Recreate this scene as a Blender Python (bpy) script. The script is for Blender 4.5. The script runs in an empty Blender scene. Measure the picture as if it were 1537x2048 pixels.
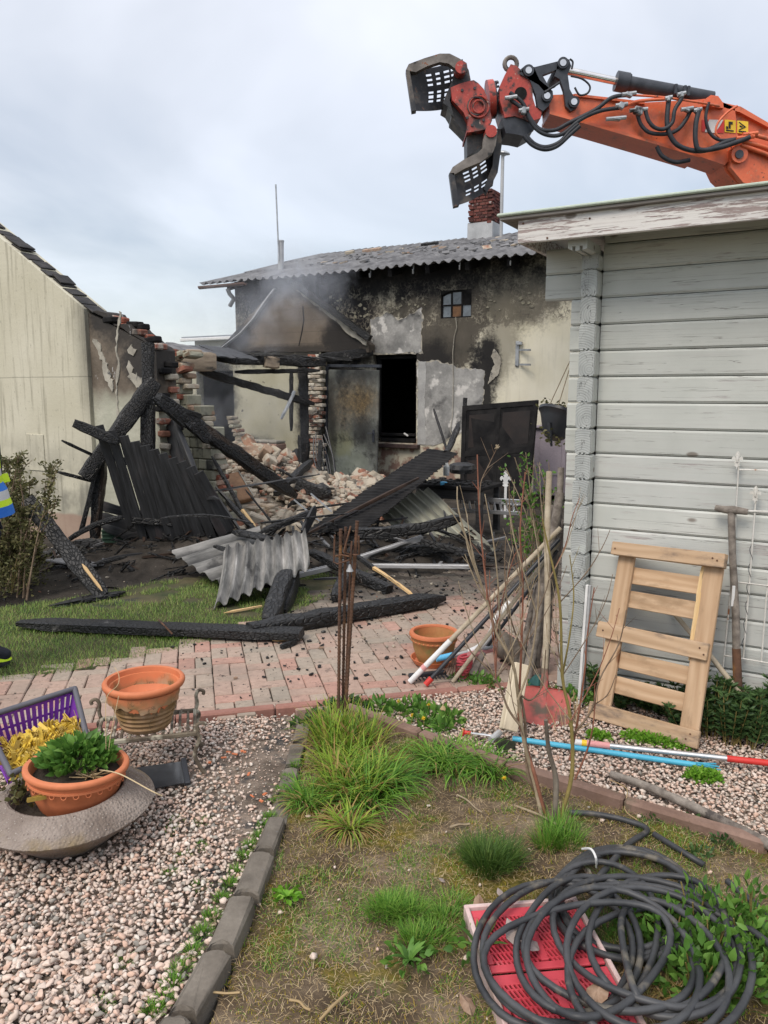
import bpy, bmesh, math, random
import numpy as np
from mathutils import Vector, Matrix, noise
S = bpy.context.scene
COL = S.collection
R = math.radians
rng = random.Random(11)
NP = np.random.default_rng(11)
# ---------------------------------------------------------------- camera
F, CX, CY, CAMZ, PITCH = 1538.0, 768.5, 1024.0, 1.62, R(8.83)
cam_d = bpy.data.cameras.new('camera')
cam = bpy.data.objects.new('camera', cam_d)
COL.objects.link(cam)
cam.location = (0, 0, CAMZ)
cam.rotation_euler = (R(90) - PITCH, 0, 0)
cam_d.sensor_fit = 'VERTICAL'
cam_d.sensor_height = 24.0
cam_d.lens = 24.0 * F / 2048.0
cam_d.clip_start = 0.05
cam_d.clip_end = 900
S.camera = cam
# ---------------------------------------------------------------- world: overcast sky
SUN_EL, SUN_AZ = R(50), R(215)          # azimuth clockwise from +Y: behind the camera, to the left
W = bpy.data.worlds.new('World')
S.world = W
W.use_nodes = True
nt = W.node_tree
nt.nodes.clear()
def wn(t, **k):
    n = nt.nodes.new(t)
    for a, b in k.items(): setattr(n, a, b)
    return n
sky = wn('ShaderNodeTexSky', sky_type='NISHITA', sun_disc=False, sun_elevation=SUN_EL, sun_rotation=SUN_AZ)
bg1 = wn('ShaderNodeBackground'); bg1.inputs[1].default_value = 0.05
nt.links.new(sky.outputs[0], bg1.inputs[0])
tc = wn('ShaderNodeTexCoord')
sx = wn('ShaderNodeSeparateXYZ'); nt.links.new(tc.outputs['Generated'], sx.inputs[0])
def wm(op, a, b=None, c=None):
    n = wn('ShaderNodeMath', operation=op)
    for i, q in enumerate((a, b, c)):
        if q is None: continue
        if isinstance(q, (int, float)): n.inputs[i].default_value = q
        else: nt.links.new(q, n.inputs[i])
    return n.outputs[0]
zz = wm('ADD', wm('ABSOLUTE', sx.outputs[2]), 0.22)
cv = wn('ShaderNodeCombineXYZ')
nt.links.new(wm('DIVIDE', sx.outputs[0], zz), cv.inputs[0])
nt.links.new(wm('DIVIDE', sx.outputs[1], zz), cv.inputs[1])
cn = wn('ShaderNodeTexNoise'); cn.inputs['Scale'].default_value = 0.9; cn.inputs['Detail'].default_value = 5
cn.inputs['Roughness'].default_value = 0.5; cn.inputs['Distortion'].default_value = 0.5
nt.links.new(cv.outputs[0], cn.inputs['Vector'])
cr = wn('ShaderNodeValToRGB')
cr.color_ramp.elements[0].position = 0.36; cr.color_ramp.elements[0].color = (0.53, 0.54, 0.56, 1)
cr.color_ramp.elements[1].position = 0.60; cr.color_ramp.elements[1].color = (0.85, 0.84, 0.855, 1)
e = cr.color_ramp.elements.new(0.48); e.color = (0.685, 0.68, 0.685, 1)
nt.links.new(cn.outputs['Fac'], cr.inputs[0])
bg2 = wn('ShaderNodeBackground')
nt.links.new(cr.outputs[0], bg2.inputs[0])
nt.links.new(wm('MULTIPLY_ADD', wm('MAXIMUM', sx.outputs[2], 0.0), 0.80, 0.38), bg2.inputs[1])
ad = wn('ShaderNodeAddShader'); wo = wn('ShaderNodeOutputWorld')
nt.links.new(bg1.outputs[0], ad.inputs[0]); nt.links.new(bg2.outputs[0], ad.inputs[1])
nt.links.new(ad.outputs[0], wo.inputs[0])
sun_d = bpy.data.lights.new('sun', 'SUN')
sun_d.energy = 1.5
sun_d.angle = R(24)
sun_d.color = (1.0, 0.90, 0.77)
sun = bpy.data.objects.new('sun', sun_d)
COL.objects.link(sun)
sdir = Vector((math.sin(SUN_AZ) * math.cos(SUN_EL), math.cos(SUN_AZ) * math.cos(SUN_EL), math.sin(SUN_EL)))
sun.rotation_euler = sdir.to_track_quat('Z', 'Y').to_euler()
S.view_settings.view_transform = 'Standard'
S.view_settings.look = 'None'
S.view_settings.exposure = 0.5
S.view_settings.gamma = 1.0
S.view_settings.use_curve_mapping = False
S.cycles.use_denoising = True
S.cycles.max_bounces = 8
S.cycles.transparent_max_bounces = 12
S.cycles.volume_bounces = 1
S.cycles.volume_max_steps = 96
S.cycles.volume_step_rate = 2.0
# ---------------------------------------------------------------- geometry of the place
Z = Vector((0, 0, 1))
CAMP = Vector((0, 0, CAMZ))
CPI, SPI = math.cos(PITCH), math.sin(PITCH)
def ray(px, py):
    x = (px - CX) / F; y = -(py - CY) / F
    return Vector((x, CPI + y * SPI, -SPI + y * CPI))
def G(px, py, z=0.0):                    # the ground (or height z) under a sight line
    d = ray(px, py); s = (z - CAMZ) / d.z
    return Vector((d.x * s, d.y * s, z))
def A(px, py, Y):                        # the point of a sight line Y metres ahead
    d = ray(px, py); s = Y / d.y
    return Vector((d.x * s, Y, CAMZ + d.z * s))
UX = Vector((math.cos(R(30)), -0.5, 0)); UY = Vector((0.5, math.cos(R(30)), 0))   # the buildings' common axes
def frame(o, ux=UX, uy=UY, uz=Z):
    m = Matrix.Identity(4)
    for i in range(3):
        m[i][0], m[i][1], m[i][2], m[i][3] = ux[i], uy[i], uz[i], o[i]
    return m
H0 = Vector((0.2, 14, 0)); MH = frame(H0)
S0 = Vector((1.0623, 4.0239, .2592)); MS = frame(S0) @ Matrix.Scale(.84, 4)   # shed corner; courses 13 cm high
B0 = Vector((-3.48, 8.55, 0)); MBN = frame(B0)
def L(px, py, m, y=0.0):                 # a sight line on the plane local-y = y of a building frame
    mi = m.inverted(); o = mi @ CAMP; d = mi.to_3x3() @ ray(px, py)
    s = (y - o.y) / d.y
    return o + d * s
# ---------------------------------------------------------------- mesh helpers
class MB:
    def __init__(s): s.v = []; s.f = []; s.m = []
    def add(s, vs, fs, mi=0, mat=None):
        o = len(s.v)
        s.v += [tuple(mat @ Vector(q)) for q in vs] if mat is not None else [tuple(q) for q in vs]
        s.f += [tuple(i + o for i in f) for f in fs]; s.m += [mi] * len(fs)
        return s
    def box(s, c, size, bev=0.0, mi=0, mat=None):
        hx, hy, hz = size[0] / 2, size[1] / 2, size[2] / 2
        c = Vector(c)
        if bev <= 0:
            vs = [c + Vector((x * hx, y * hy, z * hz)) for x in (-1, 1) for y in (-1, 1) for z in (-1, 1)]
            return s.add(vs, [(0, 1, 3, 2), (4, 6, 7, 5), (0, 4, 5, 1), (2, 3, 7, 6), (0, 2, 6, 4), (1, 5, 7, 3)], mi, mat)
        b = min(bev, hx * .9, hy * .9, hz * .9)
        vs = []; ix = {}
        H = (hx, hy, hz)
        for sg in [(x, y, z) for x in (-1, 1) for y in (-1, 1) for z in (-1, 1)]:
            for a in range(3):
                ix[sg + (a,)] = len(vs)
                vs.append(c + Vector([sg[k] * (H[k] if k == a else H[k] - b) for k in range(3)]))
        fs = []
        for a in range(3):
            o1, o2 = [k for k in range(3) if k != a]
            for sg in (-1, 1):
                q = []
                for p, r in ((-1, -1), (1, -1), (1, 1), (-1, 1)):
                    t = [0, 0, 0]; t[a] = sg; t[o1] = p; t[o2] = r
                    q.append(ix[tuple(t) + (a,)])
                fs.append(tuple(q))
        for a in range(3):
            o1, o2 = [k for k in range(3) if k != a]
            for p in (-1, 1):
                for r in (-1, 1):
                    t1 = [0, 0, 0]; t1[a] = -1; t1[o1] = p; t1[o2] = r
                    t2 = list(t1); t2[a] = 1
                    fs.append((ix[tuple(t1) + (o1,)], ix[tuple(t1) + (o2,)], ix[tuple(t2) + (o2,)], ix[tuple(t2) + (o1,)]))
        for sg in [(x, y, z) for x in (-1, 1) for y in (-1, 1) for z in (-1, 1)]:
            fs.append((ix[sg + (0,)], ix[sg + (1,)], ix[sg + (2,)]))
        return s.add(vs, fs, mi, mat)
    def beam(s, p0, p1, w, h, up=Z, mi=0, bev=0.0):
        m, ln = axis_m(p0, p1, up)
        return s.box((0, 0, 0), (ln, w, h), bev, mi, m)
    def tube(s, pts, r, seg=8, mi=0, cap=True):
        pts = [Vector(p) for p in pts]; n = len(pts)
        rs = r if isinstance(r, (list, tuple)) else [r] * n
        t0 = (pts[1] - pts[0]).normalized()
        nv = t0.orthogonal().normalized()
        vs = []; fs = []
        for i, p in enumerate(pts):
            t = (pts[min(i + 1, n - 1)] - pts[max(i - 1, 0)]).normalized()
            nv = (nv - t * nv.dot(t))
            nv = nv.normalized() if nv.length > 1e-6 else t.orthogonal().normalized()
            bv = t.cross(nv)
            for k in range(seg):
                a = 2 * math.pi * k / seg
                vs.append(p + (nv * math.cos(a) + bv * math.sin(a)) * rs[i])
        for i in range(n - 1):
            for k in range(seg):
                k2 = (k + 1) % seg
                fs.append((i * seg + k, i * seg + k2, (i + 1) * seg + k2, (i + 1) * seg + k))
        if cap:
            fs.append(tuple(range(seg - 1, -1, -1))); fs.append(tuple(range((n - 1) * seg, n * seg)))
        return s.add(vs, fs, mi)
    def lathe(s, prof, seg=32, mi=0, mat=None, wob=0.0):
        vs = []; fs = []
        n = len(prof)
        for k in range(seg):
            a = 2 * math.pi * k / seg
            for r, z in prof:
                q = r * (1 + wob * noise.noise((math.cos(a) * 2, math.sin(a) * 2, z * 9)))
                vs.append((q * math.cos(a), q * math.sin(a), z))
        for k in range(seg):
            k2 = (k + 1) % seg
            for i in range(n - 1):
                fs.append((k * n + i, k2 * n + i, k2 * n + i + 1, k * n + i + 1))
        return s.add(vs, fs, mi, mat)
    def prism(s, outline, t, mi=0, mat=None, y0=0.0):     # outline in local x,z; thickness along +y from y0
        n = len(outline)
        vs = [(x, y0, z) for x, z in outline] + [(x, y0 + t, z) for x, z in outline]
        fs = [tuple(range(n)), tuple(range(2 * n - 1, n - 1, -1))]
        fs += [(i, (i + 1) % n, n + (i + 1) % n, n + i) for i in range(n)]
        return s.add(vs, fs, mi, mat)
    def loft(s, rings, mi=0, cap=True):
        k = len(rings[0]); vs = [p for r in rings for p in r]; fs = []
        for i in range(len(rings) - 1):
            for j in range(k):
                j2 = (j + 1) % k
                fs.append((i * k + j, i * k + j2, (i + 1) * k + j2, (i + 1) * k + j))
        if cap:
            fs.append(tuple(range(k - 1, -1, -1))); fs.append(tuple(range((len(rings) - 1) * k, len(rings) * k)))
        return s.add(vs, fs, mi)
def axis_m(p0, p1, up=Z):
    p0 = Vector(p0); p1 = Vector(p1)
    x = (p1 - p0); ln = x.length; x = x / ln
    up = Vector(up)
    if abs(x.dot(up.normalized())) > 0.99: up = Vector((0, -1, 0))
    y = up.cross(x).normalized(); z = x.cross(y)
    return frame((p0 + p1) / 2, x, y, z), ln
MW = {}
def mesh_of(name, mb, mats, smooth=False, fixn=True):
    me = bpy.data.meshes.new(name)
    me.from_pydata(mb.v, [], mb.f)
    for m in (mats if isinstance(mats, (list, tuple)) else [mats]): me.materials.append(m)
    if any(mb.m): me.polygons.foreach_set('material_index', mb.m)
    if fixn and len(mb.f) < 30000:
        b = bmesh.new(); b.from_mesh(me)
        bmesh.ops.recalc_face_normals(b, faces=b.faces[:])
        b.to_mesh(me); b.free()
    if smooth: smooth_mesh(me, smooth)
    return me
def smooth_mesh(me, ang=True):
    me.polygons.foreach_set('use_smooth', [True] * len(me.polygons))
    if ang is not True:
        me.set_sharp_from_angle(angle=R(ang))
def put(name, me, parent=None, mw=None):
    o = bpy.data.objects.new(name, me)
    COL.objects.link(o)
    if mw is None: mw = Matrix.Identity(4)
    if parent is not None:
        o.parent = parent
        o.matrix_local = MW[parent].inverted() @ mw
    else:
        o.matrix_local = mw
    MW[o] = mw.copy()
    return o
def obj(name, mb, mats, parent=None, mw=None, smooth=False, fixn=True):
    return put(name, mesh_of(name, mb, mats, smooth, fixn), parent, mw)
def tag(o, label=None, cat=None, group=None, kind=None):
    if label: o['label'] = label
    if cat: o['category'] = cat
    if group: o['group'] = group
    if kind: o['kind'] = kind
    return o
def thing(name, label, cat, mw=None, group=None):
    o = bpy.data.objects.new(name, None); COL.objects.link(o)
    o.empty_display_size = 0.1
    if mw is None: mw = Matrix.Identity(4)
    if isinstance(mw, Vector): mw = Matrix.Translation(mw)
    o.matrix_local = mw; MW[o] = mw.copy()
    return tag(o, label, cat, group)
def np_mesh(name, V, T, mat, smooth=False):
    V = np.asarray(V, np.float32); T = np.asarray(T, np.int32)
    k = T.shape[1]
    me = bpy.data.meshes.new(name)
    me.vertices.add(len(V)); me.vertices.foreach_set('co', V.ravel())
    me.loops.add(T.size); me.loops.foreach_set('vertex_index', T.ravel())
    me.polygons.add(len(T))
    me.polygons.foreach_set('loop_start', np.arange(0, T.size, k, dtype=np.int32))
    me.polygons.foreach_set('loop_total', np.full(len(T), k, np.int32))
    me.materials.append(mat)
    me.update(calc_edges=True); me.validate()
    if smooth: me.polygons.foreach_set('use_smooth', [True] * len(T))
    return me
def in_poly(P, poly):
    x, y = P[:, 0], P[:, 1]; ins = np.zeros(len(P), bool); n = len(poly)
    for i in range(n):
        x1, y1 = poly[i][0], poly[i][1]; x2, y2 = poly[(i + 1) % n][0], poly[(i + 1) % n][1]
        if y1 == y2: continue
        c = ((y1 > y) != (y2 > y)) & (x < (x2 - x1) * (y - y1) / (y2 - y1) + x1)
        ins ^= c
    return ins
def scatter(poly, spacing, jit=0.5):
    P = np.array([(p[0], p[1]) for p in poly])
    a, b = P.min(0), P.max(0)
    gx, gy = np.meshgrid(np.arange(a[0], b[0], spacing), np.arange(a[1], b[1], spacing))
    q = np.stack([gx.ravel(), gy.ravel()], 1)
    q += (NP.random(q.shape) - .5) * 2 * jit * spacing
    return q[in_poly(q, P)]
def blades(P, h, w, lean, segs=3, az=None, droop=0.5):
    """grass blades: P (n,3) roots, h/w/lean arrays"""
    n = len(P)
    az = NP.random(n) * 2 * np.pi if az is None else az
    h = np.broadcast_to(h, n); w = np.broadcast_to(w, n); lean = np.broadcast_to(lean, n)
    d = np.stack([np.cos(az), np.sin(az), 0 * az], 1); s = np.stack([-np.sin(az), np.cos(az), 0 * az], 1)
    V = []
    for i in range(segs + 1):
        t = i / segs
        ang = lean * (0.35 + t * (1 + droop))
        if i == 0: c = P.copy()
        else:
            st = h / segs
            c = c + d * (np.sin(ang) * st)[:, None] + np.array((0, 0, 1.0)) * (np.cos(ang) * st)[:, None]
        if i < segs:
            ww = w * (1 - t * 0.75)
            V += [c - s * ww[:, None] / 2, c + s * ww[:, None] / 2]
        else: V.append(c)
    V = np.stack(V, 1); m = V.shape[1]
    T = []
    for i in range(segs - 1):
        a = 2 * i; T += [(a, a + 1, a + 3), (a, a + 3, a + 2)]
    T.append((2 * segs - 2, 2 * segs - 1, 2 * segs))
    T = np.array(T)[None] + (np.arange(n) * m)[:, None, None]
    return V.reshape(-1, 3), T.reshape(-1, 3)
def leaves(C, size, aspect=0.45, up=0.5, fold=0.25, D=None):
    """leaf-shaped diamonds with a folded midrib, centres C, pointing D (or random)"""
    n = len(C); size = np.broadcast_to(size, n)
    if D is None:
        D = NP.normal(size=(n, 3)); D[:, 2] = np.abs(D[:, 2]) * up
    D = D / np.linalg.norm(D, axis=1, keepdims=True)
    r = NP.normal(size=(n, 3)); r[:, 2] *= 0.35
    s = np.cross(D, r); s /= np.linalg.norm(s, axis=1, keepdims=True) + 1e-9
    u = np.cross(s, D)
    q = size[:, None]
    b = C; tip = C + D * q - u * q * 0.12
    pt = lambda t, w, z: C + D * q * t + s * q * aspect * w / 2 + u * q * z
    f = fold * aspect * .6; k1 = .9 + .2 * NP.random(n)[:, None]
    V = np.stack([b, pt(.34, 0, .02), pt(.30, k1, f), pt(.34, -k1, f), pt(.70, 0, -.02), pt(.62, .86 * k1, f * .6), pt(.66, -.8 * k1, f * .6), tip], 1).reshape(-1, 3)
    T = np.array([(0, 1, 2), (0, 3, 1), (2, 1, 4), (2, 4, 5), (1, 3, 6), (1, 6, 4), (5, 4, 7), (4, 6, 7)])[None] + (np.arange(n) * 8)[:, None, None]
    return V, T.reshape(-1, 3)
def cat_np(parts):
    V = []; T = []; o = 0
    for v, t in parts:
        V.append(v); T.append(t + o); o += len(v)
    return np.concatenate(V), np.concatenate(T)
def gz(x, y, amp=0.012):                  # small ground relief
    return amp * (noise.noise((x * 2.1, y * 2.1, 0.3)) + 0.5 * noise.noise((x * 6.3, y * 6.3, 4.0)))
# ---------------------------------------------------------------- materials
class NT:
    def __init__(s, name):
        s.mat = bpy.data.materials.new(name); s.mat.use_nodes = True
        s.t = s.mat.node_tree; s.b = s.t.nodes['Principled BSDF']
        s.tc = s.n('ShaderNodeTexCoord'); s.oi = s.n('ShaderNodeObjectInfo')
    def n(s, t, **k):
        q = s.t.nodes.new(t)
        for a, b in k.items(): setattr(q, a, b)
        return q
    def set(s, sock, v):
        if isinstance(v, bpy.types.NodeSocket): s.t.links.new(v, sock)
        elif isinstance(v, (int, float)) and sock.type == 'RGBA': sock.default_value = (v, v, v, 1)
        elif isinstance(v, (tuple, list)) and sock.type == 'RGBA' and len(v) == 3: sock.default_value = (*v, 1)
        else: sock.default_value = v
    def vec(s, stretch=(1, 1, 1), coord='Object', rnd=True):
        mp = s.n('ShaderNodeMapping'); s.t.links.new(s.tc.outputs[coord], mp.inputs['Vector'])
        mp.inputs['Scale'].default_value = stretch
        if rnd:
            o = s.m('MULTIPLY', s.oi.outputs['Random'], 37.0)
            c = s.n('ShaderNodeCombineXYZ')
            for i in range(3): s.t.links.new(o, c.inputs[i])
            s.t.links.new(c.outputs[0], mp.inputs['Location'])
        return mp.outputs[0]
    def m(s, op, a, b=None, c=None, clamp=False):
        q = s.n('ShaderNodeMath', operation=op, use_clamp=clamp)
        for i, v in enumerate((a, b, c)):
            if v is not None: s.set(q.inputs[i], v)
        return q.outputs[0]
    def noise(s, v, scale=5, detail=5, rough=.55, dist=0.0, out='Fac'):
        q = s.n('ShaderNodeTexNoise'); s.t.links.new(v, q.inputs['Vector'])
        q.inputs['Scale'].default_value = scale; q.inputs['Detail'].default_value = detail
        q.inputs['Roughness'].default_value = rough; q.inputs['Distortion'].default_value = dist
        return q.outputs[out]
    def voro(s, v, scale=5, feature='F1', out='Distance', rand=1.0):
        q = s.n('ShaderNodeTexVoronoi', feature=feature); s.t.links.new(v, q.inputs['Vector'])
        q.inputs['Scale'].default_value = scale; q.inputs['Randomness'].default_value = rand
        return q.outputs[out]
    def ramp(s, f, stops, out=0):
        q = s.n('ShaderNodeValToRGB'); s.set(q.inputs[0], f)
        el = q.color_ramp.elements
        while len(el) < len(stops): el.new(.5)
        for e_, (p, c) in zip(el, stops):
            e_.position = p; e_.color = (c, c, c, 1) if isinstance(c, (int, float)) else (*c, 1)
        return q.outputs[out]
    def step(s, f, a, b):                # smooth 0..1 between a and b
        q = s.n('ShaderNodeMapRange', interpolation_type='SMOOTHSTEP')
        s.set(q.inputs[0], f); s.set(q.inputs[1], a); s.set(q.inputs[2], b)
        return q.outputs[0]
    def mix(s, f, a, b, mode='MIX'):
        q = s.n('ShaderNodeMix', data_type='RGBA', blend_type=mode)
        s.set(q.inputs[0], f); s.set(q.inputs[6], a); s.set(q.inputs[7], b)
        return q.outputs[2]
    def bump(s, h, strength=.4, dist=.01, nrm=None):
        q = s.n('ShaderNodeBump'); s.set(q.inputs['Height'], h)
        q.inputs['Strength'].default_value = strength; q.inputs['Distance'].default_value = dist
        if nrm is not None: s.t.links.new(nrm, q.inputs['Normal'])
        s.t.links.new(q.outputs[0], s.b.inputs['Normal'])
        return q.outputs[0]
    def island(s):
        return s.n('ShaderNodeNewGeometry').outputs['Random Per Island']
    def fin(s, col, rough=.8, metal=0.0, spec=.4):
        s.set(s.b.inputs['Base Color'], col); s.set(s.b.inputs['Roughness'], rough)
        s.set(s.b.inputs['Metallic'], metal); s.set(s.b.inputs['Specular IOR Level'], spec)
        return s.mat
    def xyz(s, rnd=False):
        q = s.n('ShaderNodeSeparateXYZ'); s.t.links.new(s.vec(rnd=rnd), q.inputs[0])
        return q.outputs
def mk(name, c1, c2, scale=8, stretch=(1, 1, 1), rough=.8, bump=.3, bs=None, bd=.006, metal=0., spec=.35, rand=.0, spots=(), lo=.35, hi=.65, fine=.25):
    """two-tone noise material with fine grain; spots = (colour, scale, lo, hi) patches of wear or dirt"""
    s = NT(name); v = s.vec(stretch)
    f = s.noise(v, scale, 6)
    col = s.ramp(f, [(lo, c1), (hi, c2)])
    g = s.noise(v, scale * 9, 4)
    col = s.mix(fine, col, s.ramp(g, [(.3, .35), (.7, 1.0)]), 'MULTIPLY') if fine else col
    for k, (c, sc, a, b) in enumerate(spots):
        vv = s.vec(stretch if k % 2 == 0 else (1, 1, 1))
        col = s.mix(s.step(s.noise(vv, sc, 6, .6), a, b), col, c)
    if rand:
        col = s.mix(1.0, col, s.ramp(s.oi.outputs['Random'], [(0, 1 - rand), (1, 1.0)]), 'MULTIPLY')
    if bump: s.bump(s.noise(v, bs or scale * 5, 5), bump, bd)
    return s.fin(col, rough, metal, spec)
M = {}
def char_mat(name, scale, stretch, base=.012, hi=.05, strength=.9):
    s = NT(name); v0 = s.vec(stretch); q_ = s.n('ShaderNodeVectorMath', operation='SCALE'); s.t.links.new(v0, q_.inputs[0]); s.set(q_.inputs['Scale'], s.m('MULTIPLY_ADD', s.oi.outputs['Random'], .7, .7)); v = q_.outputs[0]
    w = s.mix(.16, v, s.noise(v, 2.2, 3, out='Color'))
    d = s.voro(w, scale, 'DISTANCE_TO_EDGE')
    cell = s.voro(w, scale, 'F1', 'Color')
    blk = s.step(d, .0, .16)
    n = s.noise(v, scale * .25, 4)
    ash = s.noise(s.vec((1, 1, 1)), 7, 6, .65)
    col = s.mix(blk, (base * .5,) * 3, s.ramp(n, [(.35, (base, base, base * 1.05)), (.7, (hi * .55, hi * .57, hi * .62))]))
    col = s.mix(s.step(ash, .60, .76), col, (.13, .125, .12))
    col = s.mix(s.m('MULTIPLY', s.step(s.noise(s.vec((.4, 1.4, 1.4)), 3.1, 5, .6), .62, .70), .8), col, (.055, .034, .022))
    s.bump(s.m('ADD', blk, s.m('MULTIPLY', s.noise(v, scale * 4, 3), .25)), strength, .012)
    return s.fin(col, s.ramp(n, [(.3, .38), (.7, .72)]), 0, .5)
M['char'] = char_mat('charcoal', 42, (.6, 1, 1), .009, .04, .7)
M['char_fine'] = char_mat('charcoal_fine', 60, (.6, 1, 1), .012, .07, .6)
s = NT('charred_boards'); v = s.vec((.7, 9, 9))
g = s.noise(v, 5, 6, .6)
col = s.ramp(g, [(.3, (.010, .010, .011)), (.60, (.034, .035, .038)), (.78, (.075, .076, .08))])
sc_ = s.noise(s.vec((.35, 3, 3)), 6, 6, .7)
col = s.mix(s.step(sc_, .66, .74), col, (.16, .16, .16))
br = s.noise(s.vec((1, 1, 1)), 2.5, 3)
col = s.mix(s.m('MULTIPLY', s.step(br, .55, .72), .55), col, (.06, .045, .045))
s.bump(g, .35, .006); M['charboard'] = s.fin(col, .55, 0, .45)
M['soot'] = mk('soot', (.007, .007, .008), (.022, .021, .021), 5, rough=.9, bump=.4, spec=.2)
M['splinter'] = mk('fresh_split_wood', (.62, .40, .18), (.72, .52, .28), 12, (.3, 4, 4), .75, .4, spots=((.03, 9, .6, .7),))
# --- plaster of the burnt house; x along the wall, z up (object space of the wall)
def soot_field(s, items, amt=.28, nscale=2.6):
    """blobs (x, z, rx, rz, strength) of real soot, ragged by noise -> 0..1"""
    v = s.vec(rnd=False); x, y, z = s.xyz()
    w = s.m('ADD', s.m('MULTIPLY', s.m('SUBTRACT', s.noise(v, nscale, 6, .62), .5), amt * 4), s.m('MULTIPLY', s.m('SUBTRACT', s.noise(v, nscale * 6, 5, .65), .5), amt * 2.2))
    tot = None
    for (cx, cz, rx, rz, st, soft) in items:
        dx = s.m('DIVIDE', s.m('SUBTRACT', x, cx), rx); dz = s.m('DIVIDE', s.m('SUBTRACT', z, cz), rz)
        r = s.m('SQRT', s.m('ADD', s.m('MULTIPLY', dx, dx), s.m('MULTIPLY', dz, dz)))
        q = s.m('MULTIPLY', s.step(s.m('ADD', r, w), 1 + soft, 1 - soft), st)
        tot = q if tot is None else s.m('MAXIMUM', tot, q)
    return tot
s = NT('house_plaster'); v = s.vec(rnd=False); x, y, z = s.xyz()
base = s.ramp(s.noise(v, 1.6, 6), [(.35, (.64, .60, .46)), (.65, (.74, .70, .57))])
str_ = s.noise(s.vec((5, 5, .5), rnd=False), 2.2, 5)
base = s.mix(s.m('MULTIPLY', s.step(str_, .5, .75), .35), base, (.38, .36, .29))
brown = soot_field(s, [(.85, 2.9, 1.0, 1.1, 1, .18), (-1.9, 2.9, 1.9, 1.3, 1, .25), (2.2, 3.2, .9, .55, .9, .3), (1.95, 2.5, .35, .75, .6, .4)], .3, 3.4)
col = s.mix(s.m('MULTIPLY', brown, .93), base, s.ramp(s.noise(v, 2.0, 6), [(.3, (.022, .019, .017)), (.7, (.066, .056, .048))]))
blk = soot_field(s, [(-.9, 4.05, 4.6, .85, 1, .3), (-.95, 2.9, .5, .9, 1, .3), (-2.0, 3.3, 1.4, .7, 1, .35), (.75, 2.12, .42, .42, .85, .5), (1.62, 1.35, .30, 1.05, 1, .22), (1.80, 2.1, .20, .5, 1, .3),
                     (-2.6, 3.3, 1.3, .8, .75, .4), (.3, 2.0, .12, .8, .8, .4), (.7, 1.95, .5, .26, .7, .4), (-.9, .5, .6, .5, .8, .4)], .3, 4.0)
col = s.mix(s.m('MULTIPLY', blk, .97), col, (.013, .013, .015))
bl = s.voro(s.mix(.2, v, s.noise(v, 8, 3, out='Color')), 15, 'DISTANCE_TO_EDGE')
bz = s.m('MULTIPLY', s.step(s.noise(s.vec((1, 1, .8), rnd=False), 3.0, 5), .40, .56), s.m('MULTIPLY', s.step(z, 2.66, 2.82), s.step(z, 3.62, 3.2)))
fl = s.m('MULTIPLY', s.m('MULTIPLY', s.step(bl, .16, .05), bz), s.step(s.noise(v, 13, 4), .36, .56))
col = s.mix(s.m('MULTIPLY', fl, .9), col, s.ramp(s.noise(v, 4, 4), [(.38, (.09, .08, .07)), (.66, (.40, .37, .29))]))
ft = s.step(s.m('ADD', z, s.m('MULTIPLY', s.m('SUBTRACT', s.noise(v, 4, 6), .5), .5)), .78, .70)
col = s.mix(s.m('MULTIPLY', ft, .85), col, s.ramp(s.noise(v, 5, 6), [(.45, (.17, .075, .06)), (.55, (.50, .46, .36))]))
s.bump(s.m('ADD', s.m('MULTIPLY', s.noise(v, 30, 5), .5), s.m('MULTIPLY', bz, s.step(bl, 0, .12))), .35, .012)
M['plaster'] = s.fin(col, .9, 0, .2)
s = NT('gable_plaster'); v = s.vec(rnd=False); x, y, z = s.xyz()
base = s.ramp(s.noise(v, 1.4, 6), [(.3, (.105, .086, .068)), (.7, (.20, .165, .13))])
row = s.step(s.m('ABSOLUTE', s.m('SUBTRACT', s.m('FRACT', s.m('DIVIDE', z, .21)), .5)), .5, .44)
base = s.mix(s.m('MULTIPLY', s.m('SUBTRACT', 1, row), .35), base, (.05, .045, .04))
k = soot_field(s, [(-3.6, 2.6, .6, .8, 1, .45), (-2.3, 3.8, 1.0, .42, 1, .4), (-.85, 2.55, .5, .45, .95, .4), (-2.4, 2.40, 2.2, .10, .8, .5)], .25, 3.5)
col = s.mix(s.m('MULTIPLY', k, .95), base, (.02, .02, .021))
s.bump(s.noise(v, 25, 5), .3, .01); M['gable'] = s.fin(col, .9, 0, .2)
s = NT('room_plaster'); v = s.vec(rnd=False); x, y, z = s.xyz()
base = s.ramp(s.noise(v, 1.5, 6), [(.3, (.34, .32, .23)), (.7, (.47, .45, .35))])
k = soot_field(s, [(-3.9, 1.6, .5, 1.2, 1, .35), (-1.6, 1.2, .35, 1.2, 1, .4), (-2.7, 2.45, 2.0, .30, 1, .4), (-2.9, .45, .45, .3, 1, .4)], .3, 4)
col = s.mix(s.m('MULTIPLY', k, .95), base, (.022, .021, .021))
col = s.mix(s.step(s.noise(v, 9, 5), .66, .7), col, (.08, .07, .06))
s.bump(s.noise(v, 25, 5), .4, .01); M['room'] = s.fin(col, .9, 0, .2)
M['cement'] = mk('bare_render', (.20, .20, .195), (.42, .415, .40), 3.2, rough=.92, bump=.5, bs=40, spots=((.06, 2.6, .52, .72), ((.58, .565, .54), 3.4, .54, .64)), lo=.3, hi=.7, fine=.3)
M['flake'] = mk('plaster_edge', (.28, .26, .22), (.48, .45, .38), 6, rough=.9, bump=.5, spots=((.09, 9, .58, .68),))
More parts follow.
